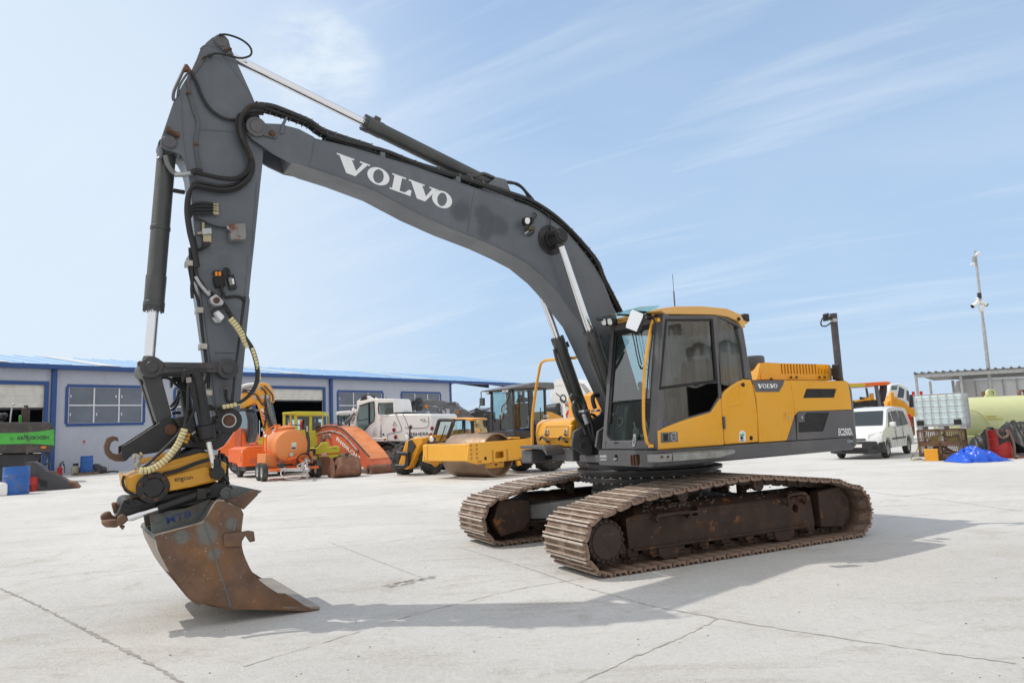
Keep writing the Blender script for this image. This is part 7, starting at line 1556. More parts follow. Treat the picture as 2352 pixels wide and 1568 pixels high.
# ---------------- telehandler
g_ = ground('O', '1240,1402'); JF = Frame((g_[0], g_[1], 0), rad(-115)); t = thing('telehandler', 'amber telescopic handler with chunky tyres between the white excavator and the drum roller', 'telehandler', JF); jf = lambda s, p=0.: JF.f('O', s, p); j3 = lambda s, p=0.: JF.p3('O', s, p)
y1 = jf('1235,1230')[0][0]; y0 = JF.f('O', '900,1230', .0)[0][0]; Rw = .62
for (x, y) in ((-.1, y1), (-.1, y0), (-2.9, y1), (-2.9, y0)): wheel(t, (x, y, Rw), (1, 0, 0) if False else (0, 1, 0), Rw, .46, 'tele', lugs=13)
MB().box(-3.4, -.2, min(y0, y1)+.3, max(y0, y1)-.3, .55, 1.15).build('chassis', M['gdark'], t, bevel=.04)
MB().fprism(jf('1050,960 1110,945 1160,960 1170,1010 1130,1060 1080,1180 1000,1330 960,1340 870,1290 900,1200 960,1000', .6), .35, .75).build('boom_head', M['tele'], t, bevel=.03); bh = t.children[-1] if t.children else t
bh = [o for o in t.children if o.name.startswith('boom_head')][0]
MB().fprism(jf('975,990 1000,975 1060,1060 1010,1140 990,1250 930,1300 960,1150', .8), .72, .85).build('boom_plate', M['gdark'], bh, bevel=.02)
for s in ('845,1145 970,1150', '815,1300 930,1305'): a = j3(s, 1.0); MB().cyl(a[0], a[1], .075, seg=12).build('fork_shaft', M['black'], bh)
MB().fprism(jf('940,1150 972,1140 978,1290 930,1325 880,1322 935,1270', 1.0), .9, 1.05).build('carriage', M['black'], bh, bevel=.03)
bx = jf('1160,950 1290,920 1290,1000 1160,1010', .0); MB().fprism(bx, -1.5, .1).build('boom', M['tele'], bh, bevel=.02); lettering(bh, 'JCB', [j3(c, .12)[0] for c in ('1168,982', '1250,972', '1252,996', '1170,1008')], M['gdark'], .05)
mb = MB()
for a_, b__ in (((1350, 735), (1290, 935)), ((1530, 735), (1450, 960))): P = j3([a_, b__], -.5); mb.cyl(P[0], P[1], .075, seg=10)
for a_, b__ in (((1650, 735), (1650, 900)), ((1755, 745), (1760, 900)),): P = j3([a_, b__], -1.0); mb.cyl(P[0], P[1], .07, seg=10)
P = j3('1350,738 1530,738', -.5); mb.cyl(P[0], P[1], .06, seg=8)
cbj = mb.build('cab_frame', M['gdark'], t); MB().slab(j3('1352,740 1528,738 1440,1010 1285,940', -.5), (-.02, 0, 0)).build('windscreen', M['glass'], cbj, smooth=0); MB().slab(j3('1535,740 1650,735 1650,900 1480,930', -.9), (-.02, 0, 0)).build('window_pane', M['glassb'], cbj, smooth=0); MB().slab(j3('1660,740 1755,748 1762,895 1655,900', -1.1), (-.02, 0, 0)).build('window_pane', M['glassb'], cbj, smooth=0)
MB().slab(j3('1345,738 1480,715 1760,722 1770,748 1650,745 1530,742', -.55), (-1.2, 0, .03)).build('cab_roof', M['tele'], cbj, bevel=.02); MB().slab(j3('1500,730 1660,728 1660,745 1530,748', -.5), (-.2, 0, 0)).build('roof_edge', M['gdark'], cbj)
P = j3('1425,800 1385,930 1350,1010', -.42); MB().tube(P, .02).build('wiper', M['dark'], cbj); MB().fprism(jf('1500,745 1535,745 1535,810 1510,825', -.3), -.34, -.3).build('wing_mirror', M['gdark'], cbj, bevel=.02)
for c in ('960,948', '1262,972'): p_ = jf(c, .4)[0]; L = MB(); L.lathe((.2, p_[0], p_[1]), (.45, p_[0], p_[1]), [(0, .06), (.15, .1), (.25, .11)], 18); o = L.build('headlamp', M['gdark'], t); MB().lathe((.45, p_[0], p_[1]), (.47, p_[0], p_[1]), [(0, .105), (.02, .08)], 18).build('lens', M['lamp'], o)
P = j3('985,930 990,860 1000,800', .3); MB().tube(P, .03).build('lamp_stalk', M['gdark'], t); MB().tube(j3('990,930 1030,960 1050,1000', .3), .03).build('lamp_stalk', M['gdark'], t); MB().fprism(jf('978,810 1008,800 1010,845 980,850', .3), .24, .32).build('wing_mirror', M['gdark'], t, bevel=.02)
for c in ((860, 1010, 950, 1050), (1085, 1030, 1330, 1010)):
    P = j3([(c[0], c[3]), ((c[0]+c[2])/2, c[1]+5), (c[2], c[1]+8)], .1); mb = MB(); mb.tube(P, .06, 8, 4); mb.build('mudguard', M['gdark'], t)
MB().fprism(jf('1500,860 1620,850 1660,900 1470,930', -.9), -2.4, -.95).build('bonnet', M['tele'], t, bevel=.04)
# ---------------- grey conveyor of the milling machine
CF = Frame(at_y('O', '1400,800', 38), rad(-6)); t = thing('milling_machine', 'grey road milling machine with a long folded conveyor arm behind the telehandler', 'milling machine', CF); cq_ = lambda k, s, q=0.: CF.q(k, s, q)
cv = MB().prism(cq_('O', '1040,540 1060,500 1130,490 1260,485 1400,500 1440,540 1480,580 1440,600 1400,590 1290,560 1180,545 1080,560'), 0, .9).build('conveyor', M['mill'], t, bevel=.03)
MB().prism(cq_('O', '1440,530 1540,520 1560,560 1760,690 1780,720 1520,720 1490,650'), 0, 1.1).build('conveyor', M['mill'], t, bevel=.03)
mb = MB(); 
for i in range(7):
    x = 1060+i*48; mb.tube(CF.q3('O', [(x, 560+i*2), (x+24, 600+i*4), (x+48, 565+i*3)], -.05), .035, 6, 1)
mb.tube(CF.q3('O', '1050,590 1200,610 1320,640 1420,690 1490,715', -.05), .05); mb.tube(CF.q3('O', '1060,560 1200,565 1330,585 1430,620', -.05), .05); mb.tube(CF.q3('O', '1330,590 1380,690 1470,715', -.06), .05); mb.tube(CF.q3('O', '1370,590 1400,585 1425,620 1425,660 1395,660 1372,625', -.05), .04, 6, 4, True); mb.build('lattice', M['mill'], cv)
mb = MB(); 
for c in ((1100, 500), (1060, 530), (1030, 545), (1110, 600), (1060, 590)):
    p, z = cq_('O', [c])[0]; mb.box(p-.18, p+.15, -.15, .5, z-.12, z+.16)
mb.build('drive_unit', M['gdark'], cv, bevel=.02); MB().tube(CF.q3('O', '1030,590 1015,640', .1), .06).build('chute', M['buff'], cv)
for c in ((1190, 572), (1415, 672), (1570, 640)): p, z = cq_('O', [c], -.1)[0]; MB().box(p-.08, p+.08, -.12, -.05, z-.08, z+.08).build('reflector', M['amber'], cv)
mb = MB(); mb.prism(cq_('O', '1540,515 1560,515 1560,560 1550,560 1545,530 1440,535 1440,520'), -.1, 0); mb.tube(CF.q3('O', '1500,690 1560,620 1650,610 1720,650', -.2), .04); mb.tube(CF.q3('O', '1640,670 1660,720', -.2), .04); mb.build('rail', M['mill'], cv)
mb = MB(); mb.prism([(p, max(.6, z)) for p, z in cq_('Q', '700,620 760,600 790,570 820,590 960,600 960,860 740,860', .2)], .2, 2.2); mb.build('body', M['gdark'], t, bevel=.08)
mb = MB(); mb.tube(CF.q3('Q', '760,760 775,810 820,800 860,770 850,725 800,740', -.1), .16, 12); mb.tube(CF.q3('Q', '830,720 860,760 880,800 890,850', -.15), .16, 12); mb.tube(CF.q3('Q', '765,800 760,760 780,725', -.1), .16, 12); mb.build('duct_hose', M['buff'], t)
mb = MB()
for s in ('880,700 885,660 920,640 945,700 930,770 900,780 882,740', '900,720 905,680 930,690 925,740'): mb.tube(CF.q3('Q', s, -.3), .05, 7, 4, True)
mb.tube(CF.q3('Q', '690,615 760,590 800,575 860,590 950,580', .0), .04); mb.tube(CF.q3('Q', '770,590 800,570 830,590', .0), .05); mb.build('hose', M['gdark'], t)
for p_ in cq_('Q', '800,1000 950,1000'): MB().prism([(p_[0]-.8, 0), (p_[0]+.8, 0), (p_[0]+.9, .3), (p_[0]+.7, .7), (p_[0]-.7, .7), (p_[0]-.9, .3)], .2, .6).build('track', M['gdark'], t, bevel=.05)
# ---------------- big single drum roller
g_ = ground('Q', '1040,1372'); DF = Frame((g_[0], g_[1], 0), rad(44)); t = thing('drum_roller', 'large yellow single drum soil roller with black cab parked behind the crawler tracks', 'roller', DF)
d3 = lambda k, s, q: DF.q3(k, s, q); dq_ = lambda s, q=0.: DF.q('Q', s, q)
DF2 = DF; qn = 0.0
c_ = dq_('1060,1110', 0)[0]; ztop = dq_('1030,852', 0)[0][1]; Rd = (ztop+.0)/2; pc = c_[0]-.05
dlen = 2.15
# the drum's axis runs across the machine: q from 0 (near right-hand side) to dlen
mb = MB(); mb.lathe((pc, 0, Rd), (pc, dlen, Rd), [(.25, Rd*.1), (.25, Rd*.93), (0, Rd*.93), (0, Rd*.985), (.02, Rd), (dlen-.02, Rd), (dlen, Rd*.985), (dlen, Rd*.93), (dlen-.25, Rd*.93), (dlen-.25, .05)], 56, True); dr_ = mb.build('drum', M['drum'], t)
mb = MB(); mb.box(pc-.5, pc+.4, .12, .2, Rd-.45, Rd+.45); mb.build('drum_mount', M['rolly'], dr_, bevel=.06); mb = MB()
for i in range(8): an = i*math.pi/4; mb.cyl((pc+.33*math.cos(an), .1, Rd+.33*math.sin(an)), (pc+.33*math.cos(an), .13, Rd+.33*math.sin(an)), .045, seg=8)
mb.build('bolt', M['gdark'], dr_)
fz = dq_('710,975 705,1190', -.15); 
sidep = dq_('708,975 1385,922 1395,935 1397,1155 800,1222 690,1188', -.15); MB().prism(sidep, -.15, -.06)
fr_ = MB(); fr_.prism(sidep, -.15, -.05); far_ = [(p, z) for p, z in sidep]; fr_.prism(far_, dlen+.05, dlen+.15)
pf0 = sidep[0][0]; zt0, zb0 = sidep[0][1], sidep[5][1]
fr_.box(pf0-.02, pf0+.28, -.05, dlen+.05, zb0+.0, zt0-.02)
frm = fr_.build('drum_frame', M['rolly'], t, bevel=.025)
MB().prism([(pf0-.05, zt0-.02), (pf0+.08, zt0+.0), (pf0+.08, zb0), (pf0-.05, zb0+.02)], dlen-.1, dlen+.16).build('frame_end', M['rolly'], frm, bevel=.03)
cut(frm, MB().prism(rounded(dq_('1022,1078 1120,1068 1123,1142 1022,1154', -.15), .05), -.4, .03))
mb = MB()
for x, y in [(730, 1002), (732, 1052), (735, 1103), (737, 1153), (797, 996), (799, 1046), (801, 1096), (804, 1146), (985, 1073), (987, 1108), (988, 1144), (989, 1180), (1153, 1057), (1154, 1093), (1156, 1128), (1158, 1163), (820, 1193), (845, 1190), (1305, 1154), (1326, 1152)]:
    p, z = dq_([(x, y)], -.15)[0]; mb.lathe((p, -.152, z), (p, -.13, z), [(0, .04), (0, .05), (.02, .05)], 10, False); mb.cyl((p, -.158, z), (p, -.13, z), .026, seg=6)
mb.build('bolt', mat('brown_bolt', (.35, .17, .03), .5), frm); p, z = dq_('902,1152', -.15)[0]; MB().cyl((p, -.153, z), (p, -.14, z), .06, seg=14).build('hole', M['dark'], frm)
MB().prism(dq_('1262,1180 1300,1172 1318,1228 1275,1240', -.1), -.14, -.04).build('scraper_bracket', M['rolly'], frm, bevel=.01)
mb = MB(); mb.prism(dq_('1385,930 1470,900 1470,1150 1395,1160', .1), .1, 1.9); mb.prism(dq_('1200,905 1310,900 1310,925 1200,925', .2), .2, 1.6); mb.build('rear_frame', M['rolly'], t, bevel=.03)
# cab
q_c = .35
cb = MB(); dd = lambda s, q=q_c: dq_(s, q)
pc_ = dd('1228,500')[0][0]; df = lambda s, p=pc_: DF.f('Q', s, p); q1_ = df('962,500')[0][0]      # front face and far side of the cab
for s in ('1222,348 1242,346 1252,830 1236,832', '1402,345 1455,345 1470,560 1462,840 1430,842 1415,560', '1590,345 1610,345 1622,700 1600,700'): cb.prism(dd(s), q_c, q_c+.07); cb.prism(dd(s), q1_-.07, q1_)
cb.fprism(df('958,365 970,365 966,700 954,700'), pc_, pc_+.06); cb.prism(dd('1236,825 1430,838 1530,830 1620,700 1625,900 1236,920'), q_c, q1_); cb.fprism(df('955,690 1080,690 1070,780 1075,830 1236,832 1236,920 955,900'), pc_, pc_+1.0)
cb.prism(dd('1222,330 1620,318 1620,350 1222,352'), q_c, q1_)
cbo = cb.build('cab_frame', M['gdark'], t, bevel=.012)
rt_ = dd('1222,318 1480,262 1680,268 1690,345 1480,322 1222,345'); MB().prism(rt_, q_c-.1, q1_+.1).prism([(pc_-.35, rt_[0][1]-.05), (pc_+.05, rt_[0][1]), (pc_+.05, rt_[5][1]), (pc_-.3, rt_[5][1]-.02)], q_c-.05, q1_+.05).build('cab_roof', M['mill'], cbo, bevel=.03)
for s in ('1242,350 1402,348 1425,800 1250,810', '1455,365 1590,350 1600,700 1480,760'): MB().prism(dd(s), q_c+.03, q_c+.04).build('window_pane', M['glassb'], cbo, smooth=0); MB().prism(dd(s), q1_-.04, q1_-.03).build('window_pane', M['glassb'], cbo, smooth=0)
MB().fprism(df('968,370 1224,350 1234,825 1085,820 1070,695 962,692'), pc_+.02, pc_+.03).build('windscreen', M['glassb'], cbo, smooth=0)
st = MB(); st.prism(rounded(dd('1310,495 1330,440 1372,445 1378,490 1340,500', q_c+.6), .02), q_c+.5, q_c+.85); st.prism(rounded(dd('1262,560 1300,510 1372,505 1376,620 1340,700 1260,690 1255,640', q_c+.6), .03), q_c+.4, q_c+.95); st.prism(dd('1250,690 1370,690 1350,790 1260,790', q_c+.6), q_c+.45, q_c+.9); st.build('seat', M['seat'], cbo, bevel=.04)
mb = MB(); P = d3('Q', '1140,570 1165,590 1200,640', q_c+.6); mb.tube(P, .03); ctr = np.array(P[0]); mb.tube([tuple(ctr+np.array((.1*math.sin(a)*.6, .22*math.cos(a), .2*math.sin(a)))) for a in np.linspace(0, 6.28, 14, endpoint=False)], .025, 6, 2, True); mb.prism(dd('1150,640 1210,660 1220,800 1150,800', q_c+.5), q_c+.4, q_c+.9); mb.build('steering_console', M['seat'], cbo)
P = DF.p3('Q', '1168,405 1120,560 1088,690', pc_-.01); MB().tube(P, .018).build('wiper_arm', M['buff'], cbo); P = DF.p3('Q', '975,430 980,560 990,640 1010,720', pc_-.02); MB().tube(P, .018).build('wiper', M['dark'], cbo)
mb = MB(); P = DF.p3('Q', '960,372 862,368 850,400 855,450', pc_); mb.tube(P, .018); P = DF.p3('Q', '838,535 830,560 870,570 955,565', pc_); mb.tube(P, .018); P = d3('Q', '1285,345 1285,480 1275,560 1280,800', q_c-.15); mb.tube(P, .016); P = d3('Q', '1200,343 1285,345', q_c-.1); mb.tube(P, .016); P = d3('Q', '1475,700 1480,760 1540,770 1545,560', q_c-.15); mb.tube(P, .018); mb.build('mirror_arm', M['gdark'], cbo)
o = MB().fprism(rounded(df('838,445 886,445 888,538 836,538'), .03), pc_-.03, pc_+.04).build('wing_mirror', M['gdark'], cbo, bevel=.01); MB().fprism(rounded(df('845,455 880,455 882,530 843,530'), .03), pc_-.04, pc_-.032).build('mirror_glass', M['glassb'], o, smooth=0)
o = MB().prism(rounded(dq_('1285,410 1325,412 1330,490 1290,490', q_c-.15), .03), q_c-.2, q_c-.13).build('wing_mirror', M['gdark'], cbo, bevel=.01)
for x, y in ((935, 378), (1123, 360), (1160, 358)): q, z = df([(x, y)], pc_-.2)[0]; o = MB().box(pc_-.24, pc_-.1, q-.09, q+.09, z-.08, z+.08).build('work_lamp', M['gdark'], cbo, bevel=.02); MB().box(pc_-.25, pc_-.24, q-.07, q+.07, z-.06, z+.06).build('lens', M['lamp'], o)
MB().prism(dq_('1610,600 1680,610 1830,680 1830,700 1620,700 1610,840', .4), .4, 1.8).build('engine_hood', M['rolly'], t, bevel=.06); mb = MB(); mb.box(*[x for x in (dq_('1270,830', .3)[0][0], dq_('1400,830', .3)[0][0], .5, .9)], dq_('1300,828', .4)[0][1], dq_('1300,815', .4)[0][1]); mb.build('blue_mat', M['bluep'], cbo, bevel=.02)
lettering(cbo, 'CS78', [DF.q3('Q', [c], q_c-.02)[0] for c in ((1575, 645), (1640, 640), (1640, 672), (1575, 676))], M['tape'], .03)
Rr = .74
for x, y, in ((dq_('1655,1180', .2)[0][0], .25), (dq_('1655,1180', .2)[0][0], 1.75)): wheel(t, (x, y, Rr), (0, 1, 0), Rr, .55, 'rolly', lugs=15)
MB().box(dq_('1480,1100', .5)[0][0], dq_('1700,1100', .5)[0][0], .5, 1.5, .6, 1.6).build('rear_chassis', M['gdark'], t, bevel=.05)
MB().lathe((0, 0, 0), (0, 1, 0), [(0, .01), (.01, .01)], 6)
# ---------------- white milling machine hood and the amber machine right behind the boom foot
VF = Frame(at_y('Q', '1850,600', 33), rad(-40)); t = thing('cold_planer', 'white angular road planer hood with grey cog mark rising behind the boom cylinders', 'milling machine', VF); vq = lambda s, q=0.: VF.q('W', s, q)
hd_ = MB().prism(vq('275,565 350,480 430,483 600,495 640,500 810,630 830,720 700,900 560,1010 480,990 470,940 245,760'), 0, 1.8).build('hood', M['ivory'], t, bevel=.04)
MB().prism(vq('350,478 430,481 560,745 560,1010 555,1010 540,780 430,560 275,568', -.0), -.015, .0).build('hood_edge', M['ivory'], hd_)
for i in range(6): MB().prism(vq([(640+i*14, 545+i*22), (690+i*18, 545+i*22), (705+i*18, 555+i*22), (645+i*14, 556+i*22)]), -.012, .02).build('louvre', M['mill'], hd_, smooth=0)
MB().prism(vq('330,658 395,710 400,735 430,760 520,860 515,862 392,760 388,720 330,672'), -.012, 0).build('decal_line', M['gdark'], hd_, smooth=0); p, z = vq('422,732')[0]; mb = MB(); T_ = []
for i in range(24): an = 2*math.pi*i/24; r_ = .17 if i % 2 else .21; T_.append((p+r_*math.cos(an), -.014, z+r_*math.sin(an)))
T2 = [(p+.13*math.cos(2*math.pi*i/24), -.014, z+.13*math.sin(2*math.pi*i/24)) for i in range(24)]; mb.add(T_+T2, [(i, (i+1) % 24, 24+(i+1) % 24, 24+i) for i in range(24)]); mb.build('cog_emblem', M['gdark'], hd_, smooth=0)
lettering(hd_, 'Wirtgen', [VF.q3('W', [c], -.014)[0] for c in ((448, 740), (535, 815), (520, 850), (436, 772))], M['gdark'], .01)
wp = MB().prism(vq('448,797 485,795 500,1000 460,1000'), -.2, -.15).build('warning_board', M['tape'], t, smooth=0)
for s in ('448,797 480,797 452,850', '457,930 492,870 495,925 460,985'): MB().prism(vq(s, -.2), -.206, -.2005).build('red_stripe', M['sig'], wp, smooth=0)
mb = MB(); mb.prism([(p, max(.4, z)) for p, z in vq('350,870 560,930 830,760 840,1100 350,1100', .2)], .2, 1.7); p, z = vq('280,875', -.2)[0]; mb.lathe((p-.3, -.1, z), (p+.35, -.1, z), [(0, .25), (.65, .3)], 16); mb.tube(VF.q3('W', '215,830 260,850 340,860', -.1), .07); mb.build('machine_body', M['gdark'], t, bevel=.05); mb = MB()
for x in (370, 400): mb.prism(vq([(x, 870), (x+14, 878), (x+14, 950), (x, 945)], -.05), -.05, 0)
mb.build('white_post', M['ivory'], t)
for p_ in vq('420,1250 740,1250', .5): MB().prism([(p_[0]-.7, 0), (p_[0]+.7, 0), (p_[0]+.8, .3), (p_[0]+.6, .6), (p_[0]-.6, .6), (p_[0]-.8, .3)], .5, .9).build('track', M['gdark'], t, bevel=.05)
YF = Frame(at_y('W', '800,900', 24), rad(0)); t = thing('amber_loader', 'amber machine body showing between the boom foot and the excavator cab', 'machine', YF); yq = lambda s, q=0.: YF.q('W', s, q)
b_ = MB().prism([(p, max(.4, z)) for p, z in yq('735,670 760,655 1000,655 1000,1300 700,1300 705,860')], 0, 1.6).build('body', M['tele'], t, bevel=.06)
p, z = yq('768,750')[0]; MB().lathe((p, -.05, z), (p, .0, z), [(0, .06), (.03, .08), (.05, .09)], 14).build('round_plug', M['rbucket'], b_); MB().prism(yq('830,660 850,660 880,1000 850,1000'), -.02, 0).build('panel_joint', M['rolly'], b_)
for p_ in yq('780,1200 980,1200', .5): wheel(t, (p_[0], .4, .6), (0, 1, 0), .6, .45, 'tele')
# ================================================================== RIGHT SIDE
# white van: front axle point nearest the camera
g_ = ground('R', '600,1416'); ux = ground('R', '735,1388') - g_; VAN = Frame((g_[0]+.16, g_[1], 0), math.atan2(ux[1], ux[0])+math.pi)   # p forward (towards the camera, left), q to its left
van = thing('parked_van', 'white compact van with dark bumper parked beyond the excavator counterweight', 'van', VAN); vq = lambda s, q=0.: VAN.q('R', s, q)
WB = float(np.linalg.norm(ux)); VW = -1.75     # near side is the van's left side at q = 0; body spans to q = VW
whl = .315
zr = 1.80; nose = .86
sidepro = [(nose, .33), (nose+.02, .62), (nose-.04, .80), (nose-.22, .95), (.02, 1.10), (-.75, 1.72), (-1.15, 1.80), (-2.2, 1.83), (-3.1, 1.78), (-3.30, 1.70), (-3.42, 1.1), (-3.46, .55), (-3.42, .33)]
P3 = []
def prof(q, inset): return [(p-(inset if z < 1.0 and p > 0 else 0)+(inset if p < -3 else 0), q, z) for p, z in sidepro]
mb = MB(); hw = [(0.0, 0), (.05, 0)]
def sect(q, tumble, ins): return [(p-ins*(1 if p > .3 else 0), q+(tumble*(z-.95)/.85 if z > .95 else 0), z-(.03 if abs(tumble) > 0 and z > 1.7 else 0)) for p, z in sidepro]
mb.loft(sect(0, -.17, .12), sect(-.12, -.12, .03), sect(-.45, 0, 0), sect(VW+.45, 0, 0), sect(VW+.12, .12, .03), sect(VW, .17, .12))
vb_ = mb.build('body', M['ivory'] if False else mat('white_car_paint', (.78, .79, .80), .22, var=.02, coat=.5, dirt=(.6, .59, .56), damt=.06, ds=.8), van, bevel=.03, smooth=45)
arch = MB()
for p in (0.0, -WB): arch.lathe((p, .1, whl+.02), (p, -.32, whl+.02), [(0, .385), (.42, .385)], 24)
for p in (0.0, -WB): arch.lathe((p, VW-.1, whl+.02), (p, VW+.32, whl+.02), [(0, .385), (.42, .385)], 24)
cut(vb_, arch)
tw = lambda z: (-.17*(z-.95)/.85 if z > .95 else 0)
def sidepane(pts, off=.006): return [(p, tw(z)+off, z) for p, z in pts]
for nm, pts in (('window_pane', [(-.28, 1.08), (-.62, 1.40), (-.86, 1.60), (-1.0, 1.62), (-1.02, 1.08)]), ('window_pane', [(-1.13, 1.08), (-1.13, 1.63), (-1.95, 1.65), (-2.0, 1.08)]), ('window_pane', [(-2.1, 1.08), (-2.08, 1.65), (-2.85, 1.62), (-3.0, 1.12)])):
    MB().slab(sidepane(pts), (0, -.012, 0)).build(nm, mat('van_glass', (.02, .03, .035), .06, spec=.9) if 'van_glass' not in bpy.data.materials else bpy.data.materials['van_glass'], van, bevel=.002)
ws = [(.0, -.16), (-.70, -.24), (-.70, VW+.24), (.0, VW+.16)]
wz = lambda p: 1.10+(.02-p)*(.62/.77)
wsP = [(-.03, -.14, wz(-.03)+.008), (-.68, -.25, wz(-.68)+.008), (-.68, VW+.25, wz(-.68)+.008), (-.03, VW+.14, wz(-.03)+.008)]
MB().slab(wsP, (-.006, 0, -.01)).build('windscreen', bpy.data.materials['van_glass'], van, bevel=.002)
bmp = MB(); bmp.loft([(nose-.10, .01, .22), (nose-.10, .01, .60), (nose-.45, .012, .60), (nose-.45, .012, .22)], [(nose+.02, -.2, .2), (nose+.035, -.2, .62), (nose-.45, -.2, .62), (nose-.45, -.2, .2)], [(nose+.05, -.5, .2), (nose+.06, -.5, .63), (nose-.45, -.5, .63), (nose-.45, -.5, .2)], [(nose+.05, VW+.5, .2), (nose+.06, VW+.5, .63), (nose-.45, VW+.5, .63), (nose-.45, VW+.5, .2)], [(nose+.02, VW+.2, .2), (nose+.035, VW+.2, .62), (nose-.45, VW+.2, .62), (nose-.45, VW+.2, .2)], [(nose-.10, VW-.01, .22), (nose-.10, VW-.01, .60), (nose-.45, VW-.012, .60), (nose-.45, VW-.012, .22)])
bp_ = bmp.build('bumper', mat('black_bumper_plastic', (.03, .031, .034), .55), van, bevel=.03); cut(bp_, MB().lathe((0, .1, whl+.02), (0, -.32, whl+.02), [(0, .385), (.42, .385)], 24).lathe((0, VW-.1, whl+.02), (0, VW+.32, whl+.02), [(0, .385), (.42, .385)], 24))
MB().box(nose+.02, nose+.064, VW+.45, -.45, .27, .36).build('lower_grille', M['dark'], bp_); MB().box(nose-.1, nose+.035, VW+.5, -.5, .66, .72).build('grille', M['gdark'], van, bevel=.01)
MB().box(nose+.06, nose+.075, VW/2-.26, VW/2+.26, .42, .53).build('number_plate', M['tape'], bp_)
for s in (0, 1):
    y = lambda v: v if s == 0 else VW-v
    hlm = MB(); hlm.slab([(nose-.03, y(-.42), .70), (nose-.05, y(-.42), .86), (nose-.30, y(-.02), .95), (nose-.34, y(.008), .86), (nose-.14, y(-.08), .72)], (.03, 0, .0)); hlm.build('headlight', M['lamp'], van, bevel=.012)
    MB().slab([(nose+.035, y(-.3), .36), (nose+.035, y(-.3), .46), (nose+.02, y(-.16), .45), (nose+.02, y(-.16), .37)], (.012, 0, 0)).build('fog_lamp', M['dark'], bp_, bevel=.004)
    mo = MB(); mo.prism(rounded([(-.12, 1.08), (-.12, 1.24), (-.28, 1.26), (-.30, 1.06)], .04), y(.06), y(.24)); mo.build('wing_mirror', M['ivory'], van, bevel=.03)
    for p in (0., -WB): wheel(van, (p, y(-.12), whl), (0, 1, 0), whl, .2, mat('silver_hubcap', (.45, .45, .46), .4, .4) if 'silver_hubcap' not in bpy.data.materials else bpy.data.materials['silver_hubcap'], tyre='tyre', rr=.66)
mb = MB(); mb.box(-2.95+.6, -.55, -.005, .015, .62, .68); mb.build('rub_strip', M['gdark'], van, bevel=.005); mb = MB()
for p in (-1.08, -2.05): mb.box(p-.006, p+.006, -.01, .003, .42, 1.05)
mb.build('door_gap', M['gdark'], van); mb = MB()
for p in (-.95, -1.25): mb.box(p-.09, p+.09, 0, .03, .93, .965)
mb.build('door_handle', M['ivory'], van, bevel=.006)
MB().box(-3.455, -3.40, -.16, -.02, 1.0, 1.5).build('tail_light', M['sig'], van, bevel=.01)
# paver with orange canopy
PFm = Frame(at_y('R', '520,1000', 36), rad(0)); t = thing('road_paver', 'dark road paver with orange canopy roof behind the white van', 'paver', PFm); pq_ = lambda s, q=0.: PFm.q('R', s, q)
cn_ = MB().prism(pq_('300,938 380,938 590,925 625,930 605,948 385,960 300,962'), -.2, 1.8).build('canopy', M['orange'], t, bevel=.03); MB().prism(pq_('300,945 470,938 470,955 300,962', -.22), -.215, -.1).build('lime_band', M['lime'], cn_, bevel=.01)
mb = MB(); mb.prism(pq_('535,950 552,950 575,1090 555,1090'), 0, .15); mb.prism(pq_('560,955 570,955 590,1060 580,1060'), 1.4, 1.5); mb.build('canopy_post', M['mill'], t); MB().prism(pq_('600,930 626,932 624,990 610,1050 585,1065 590,1010'), .2, .6).build('folded_side_sheet', M['gdark'], t, bevel=.04)
mb = MB(); mb.prism([(p, max(.5, z)) for p, z in pq_('300,1050 420,1045 540,1040 600,1060 610,1250 300,1250')], .1, 1.9); mb.prism(pq_('410,1080 520,1075 520,1110 410,1105', -.1), -.1, .2); mb.build('body', M['gdark'], t, bevel=.05); mb = MB(); mb.prism(pq_('512,1000 530,998 535,1040 515,1042'), .1, .3); mb.prism(pq_('470,1025 510,1022 510,1045 470,1048'), .0, .3); mb.prism(pq_('400,1045 470,1035 480,1045 400,1058'), -.05, .1); mb.build('seat', M['tele'], t, bevel=.03)
lettering([o for o in t.children if o.name.startswith('body')][0], 'VOLVO', [PFm.q3('R', [c], -.11)[0] for c in ((455, 1088), (510, 1086), (510, 1097), (455, 1099))], M['tape'], .03)
mb = MB(); rr = random.Random(8)
for _ in range(8): x = rr.uniform(440, 560); mb.tube(PFm.q3('R', [(x, 1050), (x+rr.uniform(-20, 20), 1025), (x+rr.uniform(-20, 30), 1045)], rr.uniform(0, .8)), .03)
mb.build('lever', M['gdark'], t)
MB().prism([(p, max(0, z)) for p, z in pq_('320,1200 600,1200 600,1300 320,1300')], .3, .8).build('track', M['gdark'], t, bevel=.1)
# amber excavator with a tilted white cab
AF = Frame(at_y('R', '710,1250', 40), rad(0)); t = thing('wheeled_excavator', 'amber machine with white tilted cab standing behind the van and the water tank', 'excavator', AF); aq = lambda s, q=0.: AF.q('R', s, q)
cbf = MB().prism(aq('628,945 690,935 745,965 755,1090 720,1055 640,1020 625,990'), 0, 1.5).build('cab', M['ivory'], t, bevel=.05); MB().prism(aq('640,945 680,945 672,978 632,978', -.01), -.02, .0).build('window_pane', M['glassb'], cbf, bevel=.01); MB().prism(aq('688,955 722,975 715,1030 675,1025', -.01), -.02, .0).build('window_pane', M['pane'], cbf, bevel=.01)
MB().prism(aq('735,980 748,985 755,1060 735,1040', -.01), -.02, .0).build('window_pane', M['pane'], cbf)
b_ = MB().prism(aq('605,1060 625,1025 650,1020 720,1060 755,1090 790,1095 800,1150 740,1150 715,1120 690,1100 605,1100'), -.1, 1.7).build('body', M['tele'], t, bevel=.08); MB().prism(aq('630,995 650,993 655,1085 635,1088', -.2), -.25, .0).build('boom_post', M['tele'], t, bevel=.02)
